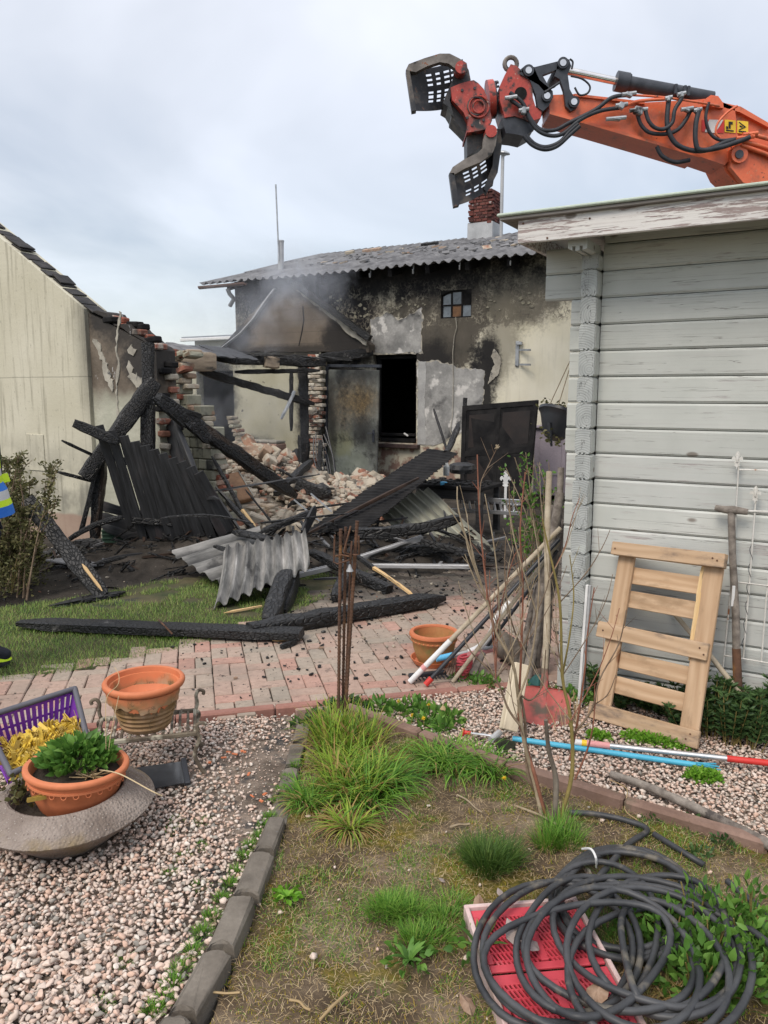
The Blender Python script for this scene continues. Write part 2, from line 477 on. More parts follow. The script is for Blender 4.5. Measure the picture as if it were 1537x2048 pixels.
# --- barn gable: cream, rain streaks and algae
s = NT('barn_plaster'); v = s.vec(rnd=False); x, y, z = s.xyz()
base = s.ramp(s.noise(v, 1.0, 6), [(.3, (.50, .47, .36)), (.7, (.62, .59, .48))])
st = s.noise(s.vec((7, 7, .55), rnd=False), 2.0, 7, .6)
base = s.mix(s.m('MULTIPLY', s.step(st, .50, .70), .62), base, (.27, .25, .19))
sp = s.noise(s.vec((3.2, 3.2, 1.1), rnd=False), 13, 5, .7)
base = s.mix(s.m('MULTIPLY', s.step(sp, .60, .70), .7), base, (.14, .13, .10))
lw = s.m('MULTIPLY', s.step(z, 1.3, .45), s.step(s.noise(v, 2.3, 6), .36, .6))
base = s.mix(s.m('MULTIPLY', lw, .75), base, (.17, .165, .14))
pk = s.step(s.m('ADD', z, s.m('MULTIPLY', s.noise(v, 5, 4), .06)), .31, .27)
base = s.mix(s.m('MULTIPLY', pk, .8), base, (.33, .22, .17))
seam = s.step(s.m('ABSOLUTE', s.m('SUBTRACT', s.m('ADD', z, s.m('MULTIPLY', s.noise(v, 3, 3), .02)), 1.80)), .008, .002)
base = s.mix(s.m('MULTIPLY', seam, .5), base, (.15, .14, .11))
dk = soot_field(s, [(.45, 2.2, .22, .8, .8, .7)], .15, 3)
base = s.mix(s.m('MULTIPLY', dk, .8), base, (.05, .047, .043))
s.bump(s.noise(v, 28, 5), .35, .008); M['barn'] = s.fin(base, .92, 0, .2)
s = NT('barn_burnt_plaster'); v = s.vec(rnd=False); x, y, z = s.xyz()
base = s.ramp(s.noise(v, 2.6, 6), [(.3, (.09, .075, .06)), (.6, (.20, .165, .13)), (.8, (.33, .29, .23))])
up = soot_field(s, [(.75, 2.55, .5, .38, 1, .3), (1.15, 1.95, .35, .30, 1, .3), (1.0, 2.35, .6, .3, .9, .4)], .3, 3)
base = s.mix(s.m('MULTIPLY', up, .9), base, (.035, .034, .034))
lo = s.m('SUBTRACT', 1, s.step(s.m('ADD', z, s.m('MULTIPLY', s.noise(v, 3, 5), .5)), 1.65, 1.95))
base = s.mix(lo, base, s.ramp(s.noise(v, 3, 5), [(.35, (.40, .40, .32)), (.7, (.52, .51, .42))]))
base = s.mix(s.step(s.noise(s.vec((1.2, 1.2, .6), rnd=False), 5, 6, .7), .64, .68), base, (.60, .60, .60))
s.bump(s.noise(v, 22, 6), .5, .012); M['barn_burnt'] = s.fin(base, .92, 0, .2)
# --- masonry
def brick_mat(name, stops, wash, wash_lo, wash_hi, soot=.0):
    s = NT(name); v = s.vec()
    rnd = s.m('FRACT', s.m('ADD', s.oi.outputs['Random'], s.island()))
    col = s.ramp(rnd, stops)
    col = s.mix(.35, col, s.ramp(s.noise(v, 30, 5), [(.3, .4), (.7, 1.0)]), 'MULTIPLY')
    off = s.m('MULTIPLY', s.m('SUBTRACT', s.m('FRACT', s.m('MULTIPLY', rnd, 7.3)), .5), .22)
    col = s.mix(s.step(s.m('ADD', s.noise(v, 7, 5, .6), off), wash_lo, wash_hi), col, wash)
    if soot: col = s.mix(s.m('MULTIPLY', s.step(s.noise(s.vec(coord='Object'), 3.1, 5), .5, .66), soot), col, (.03, .028, .027))
    s.bump(s.noise(v, 45, 5), .5, .006)
    return s.fin(col, .92, 0, .2)
RED = [(0, (.22, .075, .05)), (.35, (.30, .105, .07)), (.7, (.36, .15, .10)), (1, (.26, .12, .09))]
M['brick'] = brick_mat('brick', RED, (.33, .29, .25), .54, .66, .85)
M['pier'] = brick_mat('pier_brick', [(0, (.50, .45, .37)), (.45, (.44, .37, .29)), (.6, (.34, .13, .09)), (.8, (.36, .17, .11)), (1, (.56, .52, .45))], (.56, .52, .44), .42, .56, .25)
M['chimney_brick'] = brick_mat('chimney_brick', [(0, (.09, .038, .036)), (.5, (.15, .055, .046)), (1, (.20, .078, .065))], (.33, .30, .28), .66, .72, .5)
M['rubble'] = brick_mat('rubble_brick', [(0, (.42, .37, .29)), (.3, (.38, .30, .225)), (.5, (.34, .22, .155)), (.75, (.32, .13, .085)), (1, (.46, .42, .34))], (.41, .365, .295), .42, .56, .6)
M['mortar'] = mk('mortar', (.20, .18, .16), (.36, .33, .29), 9, rough=.95, bump=.6, bs=45)
M['whitestone'] = mk('whitewashed_stone', (.30, .295, .225), (.46, .445, .35), 5, rough=.9, bump=.5, rand=.35, spots=((.05, 3, .54, .68), ((.22, .16, .11), 7, .60, .7)))
# --- sheets and metal
s = NT('fibre_cement'); v = s.vec()
col = s.ramp(s.noise(v, 3, 6), [(.3, (.09, .09, .095)), (.7, (.23, .23, .235))])
col = s.mix(s.step(s.noise(s.vec((1, 3, 1)), 9, 5), .6, .72), col, (.07, .07, .075))
s.bump(s.noise(v, 40, 4), .3, .005); M['fibre'] = s.fin(col, .85, 0, .25)
s = NT('burnt_corrugated'); v = s.vec((.7, 3, 3))
col = s.ramp(s.noise(v, 2.4, 6, .65), [(.30, (.035, .035, .036)), (.44, (.15, .148, .14)), (.60, (.30, .29, .275)), (.75, (.48, .47, .45))])
col = s.mix(s.step(s.noise(s.vec(), 2.2, 5, .6), .57, .68), col, (.025, .024, .024))
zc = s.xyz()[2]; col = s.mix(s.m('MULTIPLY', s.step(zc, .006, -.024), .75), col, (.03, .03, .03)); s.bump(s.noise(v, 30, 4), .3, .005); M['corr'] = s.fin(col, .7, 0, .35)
s = NT('pale_corrugated'); v = s.vec((.7, 3, 3))
col = s.ramp(s.noise(v, 2.4, 6, .65), [(.25, (.10, .10, .085)), (.45, (.27, .27, .215)), (.75, (.40, .40, .33))])
col = s.mix(s.step(s.noise(s.vec(), 1.7, 5, .6), .60, .70), col, (.03, .03, .03))
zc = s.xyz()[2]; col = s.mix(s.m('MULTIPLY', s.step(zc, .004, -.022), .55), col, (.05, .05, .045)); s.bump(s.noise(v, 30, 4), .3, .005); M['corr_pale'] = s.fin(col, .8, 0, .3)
M['galv'] = mk('galvanised', (.33, .35, .37), (.48, .50, .52), 10, rough=.5, bump=.1, metal=.6, spots=((.05, 4, .62, .7),))
M['alu'] = mk('aluminium', (.55, .56, .58), (.68, .69, .71), 12, (.3, 3, 3), .38, .1, metal=.8, fine=.1)
M['sooty_alu'] = mk('sooty_aluminium', (.45, .45, .46), (.60, .60, .60), 8, (.5, 3, 3), .5, .15, metal=.4, spots=((.02, 3, .5, .62),))
M['zinc'] = mk('zinc', (.36, .37, .38), (.48, .49, .50), 5, rough=.55, bump=.1, metal=.2)
M['gutter'] = mk('copper_gutter', (.15, .09, .07), (.24, .15, .12), 6, rough=.6, bump=.1, metal=.3)
s = NT('scorched_door_steel'); v = s.vec(rnd=False); x, y, z = s.xyz()
col = s.ramp(s.noise(v, 2.2, 7, .65), [(.28, (.035, .036, .034)), (.48, (.14, .15, .14)), (.72, (.28, .30, .275))])
pal = soot_field(s, [(.45, .45, .42, .5, 1, .5)], .3, 3)
col = s.mix(s.m('MULTIPLY', pal, .6), col, s.ramp(s.noise(v, 3, 6), [(.3, (.20, .23, .18)), (.7, (.42, .46, .40))]))
rst = soot_field(s, [(.66, 1.50, .45, .34, 1, .7), (.36, 1.3, .3, .4, .7, .8)], .3, 4)
col = s.mix(s.m('MULTIPLY', rst, .8), col, s.ramp(s.noise(v, 16, 8, .75), [(.34, (.05, .04, .022)), (.52, (.16, .105, .045)), (.72, (.36, .255, .11))]))
yl = soot_field(s, [(.3, .72, .3, .22, .8, .5)], .34, 6)
col = s.mix(s.m('MULTIPLY', yl, .55), col, (.30, .29, .12))
col = s.mix(s.m('MULTIPLY', s.step(s.noise(v, 3.2, 7, .7), .48, .68), .9), col, (.022, .022, .021))
blk = soot_field(s, [(.85, .95, .3, .25, .8, .7), (.75, 2.0, .6, .22, .7, .7), (.1, 1.0, .12, 1.0, .7, .8)], .3, 4)
col = s.mix(blk, col, (.02, .02, .02))
s.bump(s.noise(v, 35, 5), .25, .005); M['door'] = s.fin(col, .6, .15, .4)
M['dark_steel'] = mk('dark_steel', (.02, .024, .034), (.05, .056, .07), 7, rough=.45, bump=.15, spots=(((.10, .09, .08), 6, .66, .74),), spec=.5)
M['jaw'] = mk('jaw_steel', (.016, .018, .024), (.045, .045, .05), 6, rough=.5, bump=.3, spots=(((.12, .10, .085), 5, .50, .68), ((.14, .075, .05), 12, .62, .68)), spec=.5)
M['jaw_rim'] = mk('worn_jaw_edge', (.13, .115, .105), (.26, .235, .215), 6, rough=.6, bump=.3, metal=.2, spots=((.03, 5, .58, .66), ((.22, .09, .05), 12, .66, .7)))
M['orange'] = mk('orange_paint', (.68, .135, .055), (.76, .175, .075), 3, rough=.38, bump=.05, spots=(((.36, .11, .06), 5, .54, .72), ((.05, .035, .03), 11, .64, .72), ((.55, .22, .12), 30, .62, .68)), fine=.2, spec=.5)
M['red_paint'] = mk('red_paint', (.46, .055, .04), (.56, .085, .06), 4, rough=.42, bump=.12, spots=(((.085, .05, .042), 4, .46, .64), (.025, 8, .54, .66), ((.40, .30, .24), 18, .64, .68)), fine=.4, spec=.5)
M['chrome'] = mk('chrome_rod', (.60, .58, .56), (.72, .70, .68), 10, rough=.18, bump=0, metal=.95, fine=0)
M['rubber'] = mk('rubber_hose', (.020, .023, .030), (.040, .044, .054), 12, rough=.55, bump=.15, spec=.4)
M['garden_hose'] = mk('garden_hose', (.030, .032, .036), (.068, .070, .075), 6, rough=.5, bump=.1, spots=(((.14, .125, .10), 9, .56, .70),), spec=.45)
M['sign_yellow'] = mk('sign_yellow', (.78, .50, .03), (.82, .55, .05), 4, rough=.4, bump=0, fine=0)
M['sign_black'] = mk('sign_black', (.015, .015, .015), (.02, .02, .02), 4, rough=.5, bump=0, fine=0)
M['white'] = mk('white_paint', (.66, .66, .65), (.76, .76, .75), 8, rough=.5, bump=.1, fine=.1)
M['red_plain'] = mk('red_enamel', (.55, .035, .03), (.62, .05, .04), 8, rough=.4, bump=.05, fine=.1)
M['pink_fade'] = mk('faded_pink', (.62, .25, .25), (.70, .34, .33), 9, rough=.6, bump=.1, fine=.15)
M['blue_pole'] = mk('blue_pole', (.06, .37, .55), (.09, .44, .62), 6, rough=.45, bump=.05, fine=.1, spots=((.05, 9, .68, .74),))
M['light_blue'] = mk('light_blue_plastic', (.10, .42, .70), (.14, .48, .76), 6, rough=.4, bump=.02, fine=.05)
M['black_plastic'] = mk('black_plastic', (.018, .020, .026), (.03, .033, .04), 6, rough=.4, bump=.05, fine=.1, spec=.5)
M['grey_plastic'] = mk('grey_plastic', (.10, .10, .12), (.13, .13, .15), 6, rough=.5, bump=.05, fine=.1)
M['purple'] = mk('purple_plastic', (.20, .045, .40), (.25, .065, .47), 4, rough=.38, bump=.03, fine=.05, spec=.5)
s = NT('yellow_pegs'); rn = s.m('FRACT', s.m('ADD', s.oi.outputs['Random'], s.island()))
col = s.ramp(s.oi.outputs['Random'], [(0, (.36, .25, .06)), (.35, (.52, .36, .06)), (.7, (.70, .48, .05)), (1, (.76, .56, .12))])
M['peg'] = s.fin(s.mix(.3, col, s.ramp(s.noise(s.vec(), 40, 4), [(.3, .5), (.7, 1.)]), 'MULTIPLY'), .5, 0, .4)
# --- rust, iron
M['rust'] = mk('rusty_bar', (.075, .043, .032), (.17, .088, .052), 10, (1, 1, 1), .85, .5, 60, spots=(((.28, .14, .05), 5, .58, .68),), metal=.1)
M['iron'] = mk('flaking_iron', (.085, .065, .05), (.20, .165, .12), 14, rough=.8, bump=.4, spots=(((.42, .39, .31), 11, .50, .60),), metal=.1)
M['white_iron'] = mk('white_iron', (.60, .58, .53), (.70, .69, .66), 14, rough=.6, bump=.2, spots=(((.30, .13, .06), 9, .62, .68),))
# --- timber
def wood(name, c1, c2, knot=None, stain=None, stretch=(.55, 9, 9), rough=.75, rand=.15, bump=.25, crack=0.):
    s = NT(name); v = s.vec(stretch)
    wv = s.n('ShaderNodeTexWave', wave_type='BANDS', bands_direction='Z'); s.t.links.new(s.vec((.22, 1, 1)), wv.inputs['Vector'])
    wv.inputs['Scale'].default_value = 7; wv.inputs['Distortion'].default_value = 11; wv.inputs['Detail'].default_value = 3
    wv.inputs['Detail Scale'].default_value = .55
    g = s.noise(v, 4, 6, .6)
    f = s.m('ADD', s.m('MULTIPLY', wv.outputs['Fac'], .24), s.m('MULTIPLY', g, .76))
    col = s.ramp(f, [(.25, c1), (.75, c2)])
    if knot:
        kd = s.voro(s.vec((1.3, 3.2, 3.2)), 1.9)
        col = s.mix(s.step(kd, .13, .06), col, knot)
    if stain: col = s.mix(s.m('MULTIPLY', s.step(s.noise(s.vec((.8, 2.2, 2.2)), 3.2, 6, .65), .50, .66), .85), col, stain)
    if crack:
        c = s.noise(s.vec((.25, 14, 14)), 6, 4, .6)
        col = s.mix(s.m('MULTIPLY', s.step(c, .64, .72), crack), col, (.06, .055, .05))
    if rand: col = s.mix(1, col, s.ramp(s.oi.outputs['Random'], [(0, 1 - rand), (1, 1.)]), 'MULTIPLY')
    s.bump(g, bump, .003)
    return s.fin(col, rough, 0, .25)
M['pine'] = wood('pallet_pine', (.43, .275, .16), (.61, .435, .285), (.20, .09, .04), (.33, .22, .13))
M['pine_dirty'] = wood('pallet_pine_dirty', (.39, .26, .155), (.56, .40, .265), (.18, .09, .045), (.12, .10, .09))
M['pale_wood'] = wood('pale_wood', (.58, .48, .34), (.70, .61, .46), None, (.42, .35, .26))
M['grey_wood'] = mk('grey_weathered_wood', (.13, .11, .095), (.30, .265, .23), 22, rough=.85, bump=.4, spots=(((.07, .06, .055), 14, .60, .68),))
M['handle'] = mk('handle_wood', (.34, .28, .20), (.50, .43, .325), 16, rough=.75, bump=.25, spots=(((.22, .18, .13), 9, .60, .72),))
def painted(name, paint1, paint2, under1, under2, lo, hi, line=.7):
    s = NT(name); v = s.vec((.5, 7, 7))
    und = s.ramp(s.noise(s.vec((.5, 12, 12)), 4, 6, .6), [(.3, under1), (.7, under2)])
    pt = s.ramp(s.noise(s.vec(), 3, 5), [(.3, paint1), (.7, paint2)])
    gr = s.noise(s.vec((.35, 10, 10)), 5, 6, .65)
    pt = s.mix(s.m('MULTIPLY', s.step(gr, .52, .70), .30), pt, under2)
    off = s.m('MULTIPLY', s.m('SUBTRACT', s.oi.outputs['Random'], .5), .10)
    big = s.m('MULTIPLY', s.m('SUBTRACT', s.noise(s.vec((.8, 2, 2)), 1.6, 3), .5), .34)
    pe = s.step(s.m('ADD', s.m('ADD', s.noise(v, 6, 7, .7), off), big), lo, hi)
    col = s.mix(pe, pt, und)
    wv = s.n('ShaderNodeTexNoise'); s.t.links.new(s.vec((.16, 10, 10)), wv.inputs['Vector'])
    wv.inputs['Scale'].default_value = 3.2; wv.inputs['Detail'].default_value = 3; wv.inputs['Distortion'].default_value = 1.2
    ck = s.m('MULTIPLY', s.step(s.m('ABSOLUTE', s.m('SUBTRACT', wv.outputs['Fac'], .56)), .008, .001), line)
    col = s.mix(ck, col, (.13, .115, .11))
    kd = s.voro(s.vec((1.5, 3, 3)), 1.5)
    col = s.mix(s.m('MULTIPLY', s.step(kd, .095, .05), .8), col, (.17, .135, .11))
    col = s.mix(1, col, s.ramp(s.oi.outputs['Random'], [(0, .88), (1, 1.)]), 'MULTIPLY')
    s.bump(s.m('SUBTRACT', s.m('MULTIPLY', gr, .6), s.m('ADD', s.m('MULTIPLY', pe, .5), ck)), .4, .003)
    return s.fin(col, .72, 0, .3)
M['shed'] = painted('shed_paint', (.485, .505, .475), (.575, .59, .56), (.34, .32, .315), (.44, .42, .41), .62, .74)
M['shed_worn'] = painted('shed_paint_worn', (.50, .52, .495), (.59, .605, .58), (.36, .32, .315), (.48, .44, .43), .52, .68)
M['fascia'] = painted('fascia_paint', (.66, .64, .62), (.76, .745, .72), (.26, .205, .195), (.40, .33, .315), .50, .54)
s = NT('end_grain'); v = s.vec((1, .1, 1), rnd=False)
jit = s.n('ShaderNodeVectorMath', operation='ADD'); s.t.links.new(s.vec((1, .1, 1), rnd=False), jit.inputs[0])
cc = s.n('ShaderNodeCombineXYZ'); r_ = s.oi.outputs['Random']
s.t.links.new(s.m('MULTIPLY', s.m('SUBTRACT', s.m('FRACT', s.m('MULTIPLY', r_, 5.7)), .5), .08), cc.inputs[0])
s.t.links.new(s.m('MULTIPLY', s.m('SUBTRACT', s.m('FRACT', s.m('MULTIPLY', r_, 9.1)), .5), .14), cc.inputs[2])
s.t.links.new(cc.outputs[0], jit.inputs[1])
wv = s.n('ShaderNodeTexWave', wave_type='RINGS', rings_direction='Y'); s.t.links.new(jit.outputs[0], wv.inputs['Vector'])
wv.inputs['Scale'].default_value = 22; wv.inputs['Distortion'].default_value = 1.6; wv.inputs['Detail'].default_value = 2
col = s.mix(.35, s.ramp(s.noise(s.vec(), 9, 6), [(.3, (.33, .35, .345)), (.7, (.46, .48, .47))]), s.ramp(wv.outputs['Fac'], [(.1, .50), (.6, 1.)]), 'MULTIPLY')
col = s.mix(s.step(s.noise(s.vec(), 9, 5), .60, .68), col, (.46, .49, .47))
col = s.mix(s.step(s.m('ABSOLUTE', s.m('SUBTRACT', s.noise(s.vec((2, 2, .6)), 9, 4), .5)), .007, .002), col, (.13, .135, .13))
s.bump(wv.outputs['Fac'], .3, .003); M['endgrain'] = s.fin(col, .85, 0, .2)
M['green_trim'] = mk('green_edge_felt', (.42, .49, .41), (.50, .57, .49), 8, rough=.7, bump=.2)
# --- pottery, stone
s = NT('terracotta'); v = s.vec()
M['terracotta'] = mk('terracotta', (.52, .155, .065), (.60, .20, .09), 4, rough=.62, bump=.12, spots=(((.44, .22, .13), 5, .60, .75),), fine=.15)
s = NT('mossy_terracotta'); v = s.vec(); x, y, z = s.xyz()
col = s.ramp(s.noise(v, 4, 5), [(.3, (.50, .15, .065)), (.7, (.58, .20, .09))])
alg = s.step(s.m('ADD', z, s.m('MULTIPLY', s.m('SUBTRACT', s.noise(v, 9, 6), .5), .16)), .185, .13)
col = s.mix(s.m('MULTIPLY', alg, .9), col, s.ramp(s.noise(v, 14, 6), [(.3, (.17, .12, .045)), (.55, (.30, .21, .12)), (.75, (.38, .30, .21))]))
ck = s.step(s.m('ABSOLUTE', s.m('SUBTRACT', s.noise(v, 7, 6, .6), .5)), .012, .004)
col = s.mix(s.m('MULTIPLY', ck, s.m('MULTIPLY', alg, .7)), col, (.09, .07, .04))
s.bump(s.noise(v, 40, 5), .25, .004); M['mossy_pot'] = s.fin(col, .75, 0, .25)
M['green_pot'] = mk('algae_pot', (.44, .17, .065), (.40, .24, .09), 5, rough=.7, bump=.15, spots=(((.24, .20, .07), 4, .55, .7),))
s = NT('washed_concrete'); v = s.vec()
col = s.ramp(s.noise(v, 5, 6), [(.3, (.15, .118, .098)), (.7, (.33, .28, .245))])
col = s.mix(s.step(s.voro(v, 95), .30, .12), col, s.ramp(s.voro(v, 95, 'F1', 'Color'), [(.2, (.12, .09, .08)), (.8, (.42, .38, .34))]))
col = s.mix(s.m('MULTIPLY', s.step(s.noise(v, 3.3, 5), .56, .68), .6), col, (.23, .17, .075))
s.bump(s.m('ADD', s.m('SUBTRACT', 1, s.voro(v, 95)), s.m('MULTIPLY', s.noise(v, 22, 6, .7), .6)), .75, .008); M['planter'] = s.fin(col, .92, 0, .2)
M['edging'] = mk('edging_stone', (.14, .12, .098), (.245, .215, .178), 7, rough=.9, bump=.5, bs=90, spots=(((.17, .16, .15), 60, .66, .70), ((.07, .085, .03), 5, .64, .72)), rand=.25)
s = NT('paver'); v = s.vec()
rn = s.m('FRACT', s.m('ADD', s.oi.outputs['Random'], s.island()))
wob = s.noise(s.vec(coord='Object', rnd=False), .9, 3)
col = s.ramp(rn, [(0, (.44, .31, .25)), (.25, (.48, .345, .28)), (.5, (.43, .345, .28)), (.75, (.38, .325, .265)), (.9, (.50, .31, .25)), (1, (.45, .265, .21))])
col = s.mix(.55, col, s.ramp(s.noise(v, 26, 8, .75), [(.3, .40), (.68, 1.)]), 'MULTIPLY')
gp = s.n('ShaderNodeNewGeometry').outputs['Position']
col = s.mix(s.m('MULTIPLY', s.step(s.noise(gp, 1.3, 5, .6), .46, .68), .5), col, (.19, .17, .145))
yd = s.n('ShaderNodeSeparateXYZ'); s.t.links.new(gp, yd.inputs[0])
ash = s.step(s.m('ADD', s.m('ADD', yd.outputs[1], s.m('MULTIPLY', yd.outputs[0], -.25)), s.m('MULTIPLY', s.noise(gp, 2.2, 6), 1.6)), 6.15, 7.0)
col = s.mix(s.m('MULTIPLY', ash, .9), col, s.ramp(s.noise(gp, 9, 6), [(.35, (.035, .033, .03)), (.65, (.10, .09, .075))]))
spk = s.m('MAXIMUM', s.step(s.noise(gp, 34, 3, .7), .64, .67), s.m('MULTIPLY', s.step(s.noise(gp, 7, 7, .75), .58, .68), .75))
col = s.mix(s.m('MULTIPLY', spk, .85), col, (.035, .032, .03))
s.bump(s.noise(v, 60, 5), .35, .004); M['paver'] = s.fin(col, .88, 0, .25)
M['kerb_pink'] = mk('pink_kerb', (.33, .16, .125), (.40, .205, .165), 7, rough=.88, bump=.35, bs=60, rand=.15, spots=(((.15, .13, .11), 4, .62, .74),))
M['kerb_brown'] = mk('brown_kerb', (.20, .125, .095), (.29, .19, .15), 7, rough=.9, bump=.4, bs=60, rand=.15, spots=(((.10, .10, .06), 4, .62, .74),))
s = NT('gravel'); rn = s.island()
col = s.ramp(rn, [(0, (.24, .225, .20)), (.07, (.38, .345, .30)), (.18, (.60, .49, .415)), (.45, (.71, .585, .50)), (.65, (.66, .485, .395)), (.82, (.63, .43, .33)), (.93, (.78, .69, .61)), (1, (.60, .555, .49))])
col = s.mix(.35, col, s.ramp(s.noise(s.vec(rnd=False), 90, 4), [(.3, .5), (.7, 1.)]), 'MULTIPLY')
M['gravel'] = s.fin(col, .85, 0, .3)
M['gravel_base'] = mk('gravel_bed', (.11, .085, .065), (.32, .255, .205), 5, rough=.95, bump=.9, bs=45, bd=.02, spots=((.05, 7, .52, .66), ((.32, .27, .22), 40, .60, .68)))
# --- soil and green
s = NT('bed_soil'); v = s.vec(rnd=False)
col = s.ramp(s.noise(v, 3.2, 7, .65), [(.28, (.045, .032, .021)), (.5, (.13, .095, .062)), (.72, (.30, .235, .17))])
col = s.mix(s.m('MULTIPLY', s.step(s.noise(v, 2.4, 6, .6), .50, .60), .75), col, s.ramp(s.noise(v, 34, 5), [(.3, (.06, .065, .010)), (.6, (.19, .155, .022)), (.8, (.32, .21, .035))]))
col = s.mix(s.m('MULTIPLY', s.step(s.noise(v, 5.2, 6, .7), .60, .68), .6), col, (.20, .15, .085))
s.bump(s.noise(v, 26, 7, .7), .9, .02); M['soil_bed'] = s.fin(col, .95, 0, .15)
M['soil'] = mk('soil', (.022, .017, .012), (.055, .043, .032), 12, rough=.95, bump=.9, bs=40, bd=.015)
M['ground'] = mk('ground', (.055, .06, .03), (.095, .085, .05), 1.4, rough=.95, bump=.6, bs=14)
M['lawn_base'] = mk('lawn_base', (.04, .05, .02), (.10, .085, .045), 4, rough=.95, bump=.8, bs=25, spots=((.03, 2.1, .6, .7),))
s = NT('ash_ground'); v = s.vec(rnd=False)
col = s.ramp(s.noise(v, 3, 7, .65), [(.3, (.018, .016, .014)), (.6, (.06, .052, .044)), (.8, (.11, .095, .08))])
col = s.mix(s.step(s.noise(v, 19, 5, .7), .66, .72), col, (.25, .23, .20))
s.bump(s.noise(v, 22, 6, .7), .8, .02); M['ash'] = s.fin(col, .95, 0, .15)
def green(name, stops, trans=.0, rough=.55):
    s = NT(name)
    rn = s.m('FRACT', s.m('ADD', s.island(), s.m('MULTIPLY', s.oi.outputs['Random'], .2)))
    col = s.ramp(rn, stops)
    m = s.fin(col, rough, 0, .3)
    if trans:
        tr = s.n('ShaderNodeBsdfTranslucent'); s.set(tr.inputs[0], col)
        mx = s.n('ShaderNodeMixShader'); mx.inputs[0].default_value = trans
        out = s.t.nodes['Material Output']
        s.t.links.new(s.b.outputs[0], mx.inputs[1]); s.t.links.new(tr.outputs[0], mx.inputs[2])
        s.t.links.new(mx.outputs[0], out.inputs[0])
    return m
M['lawn'] = green('lawn_blades', [(0, (.08, .15, .03)), (.5, (.18, .30, .06)), (.85, (.29, .37, .09)), (1, (.36, .30, .14))], .25)
M['tuft'] = green('tuft_blades', [(0, (.08, .17, .02)), (.4, (.20, .34, .035)), (.75, (.36, .44, .06)), (.86, (.30, .25, .07)), (.94, (.40, .25, .10)), (1, (.42, .24, .10))], .3)
M['tuft_green'] = green('green_blades', [(0, (.05, .15, .018)), (.5, (.12, .28, .03)), (.92, (.24, .40, .06)), (1, (.30, .26, .10))], .3)
M['tuft_dark'] = green('dark_blades', [(0, (.035, .08, .015)), (.6, (.08, .165, .028)), (1, (.15, .22, .045))], .25)
M['tuft_dry'] = green('dry_blades', [(0, (.28, .17, .07)), (.5, (.42, .27, .11)), (.8, (.30, .27, .09)), (1, (.16, .19, .05))], .25)
M['leaf'] = green('leaf', [(0, (.05, .12, .02)), (.5, (.09, .21, .035)), (1, (.16, .30, .055))], .25, .45)
M['leaf_bright'] = green('leaf_bright', [(0, (.10, .25, .02)), (.5, (.16, .36, .03)), (1, (.26, .46, .06))], .3, .5)
M['leaf_dark'] = green('leaf_dark', [(0, (.03, .065, .022)), (.5, (.055, .11, .035)), (1, (.095, .165, .05))], .2, .5)
M['leaf_grey'] = green('leaf_olive', [(0, (.06, .065, .025)), (.5, (.11, .11, .04)), (1, (.19, .17, .08))], .2, .55)
M['moss'] = green('moss', [(0, (.08, .13, .010)), (.4, (.19, .22, .016)), (.75, (.36, .27, .03)), (1, (.40, .24, .07))], .2, .8)
M['straw'] = green('straw', [(0, (.26, .18, .09)), (.5, (.44, .32, .17)), (1, (.60, .48, .30))], .1, .7)
M['dead_leaf'] = mk('dead_leaf', (.26, .16, .10), (.42, .30, .22), 20, rough=.8, bump=.3)
M['grey_leaf'] = mk('grey_dead_leaf', (.27, .22, .20), (.38, .32, .30), 20, rough=.8, bump=.3, spots=((.10, 30, .66, .7),))
M['yellow_flower'] = mk('yellow_flower', (.72, .47, .02), (.80, .58, .03), 30, rough=.6, bump=.1, fine=.1)
M['twig'] = mk('twig', (.13, .085, .055), (.24, .18, .125), 18, rough=.8, bump=.3)
M['twig_red'] = mk('twig_red', (.20, .075, .045), (.28, .12, .075), 18, rough=.7, bump=.2)
M['twig_pale'] = mk('twig_pale', (.26, .20, .13), (.37, .30, .205), 18, rough=.8, bump=.3)
M['twig_olive'] = mk('twig_olive', (.20, .16, .05), (.27, .21, .07), 18, rough=.7, bump=.2)
M['bark'] = mk('bark', (.09, .07, .055), (.20, .17, .135), 16, (1, 1, .4), .9, .7)
# --- misc
M['hivis'] = mk('hivis_yellow', (.55, .78, .02), (.62, .85, .04), 5, rough=.7, bump=.15, fine=.05)
M['reflex'] = mk('silver_stripe', (.55, .57, .58), (.65, .67, .68), 5, rough=.4, bump=.05, fine=.05)
M['blue_cloth'] = mk('blue_cloth', (.02, .14, .55), (.03, .18, .62), 5, rough=.8, bump=.15, fine=.05)
M['navy'] = mk('navy_cloth', (.012, .014, .022), (.025, .028, .04), 8, rough=.85, bump=.3)
M['skin'] = mk('skin', (.50, .30, .22), (.58, .36, .27), 6, rough=.55, bump=.05, fine=.05)
M['red_cord'] = mk('red_cord', (.50, .06, .08), (.60, .10, .12), 30, rough=.6, bump=.3)
M['red_spade'] = mk('spade_red', (.42, .085, .075), (.50, .13, .11), 5, rough=.65, bump=.2, spots=(((.13, .095, .07), 6, .50, .62), ((.30, .20, .16), 14, .62, .7)))
M['crate_red'] = mk('crate_red', (.56, .05, .075), (.64, .085, .11), 5, rough=.5, bump=.08, spots=(((.60, .26, .27), 6, .58, .72),), fine=.1)
M['crate_pink'] = mk('crate_pink', (.62, .44, .42), (.70, .55, .52), 7, rough=.6, bump=.1, spots=(((.30, .22, .19), 8, .62, .7),))
M['mauve'] = mk('mauve_box', (.27, .235, .27), (.32, .28, .315), 4, rough=.6, bump=.05)
M['far_wall'] = mk('far_wall', (.60, .60, .58), (.68, .68, .66), 3, rough=.8, bump=.1)
M['far_roof'] = mk('far_roof', (.20, .22, .25), (.27, .29, .32), 3, rough=.7, bump=.1)
M['roof_tile'] = mk('burnt_roof_tile', (.014, .013, .014), (.05, .045, .043), 10, rough=.7, bump=.3, rand=.3)
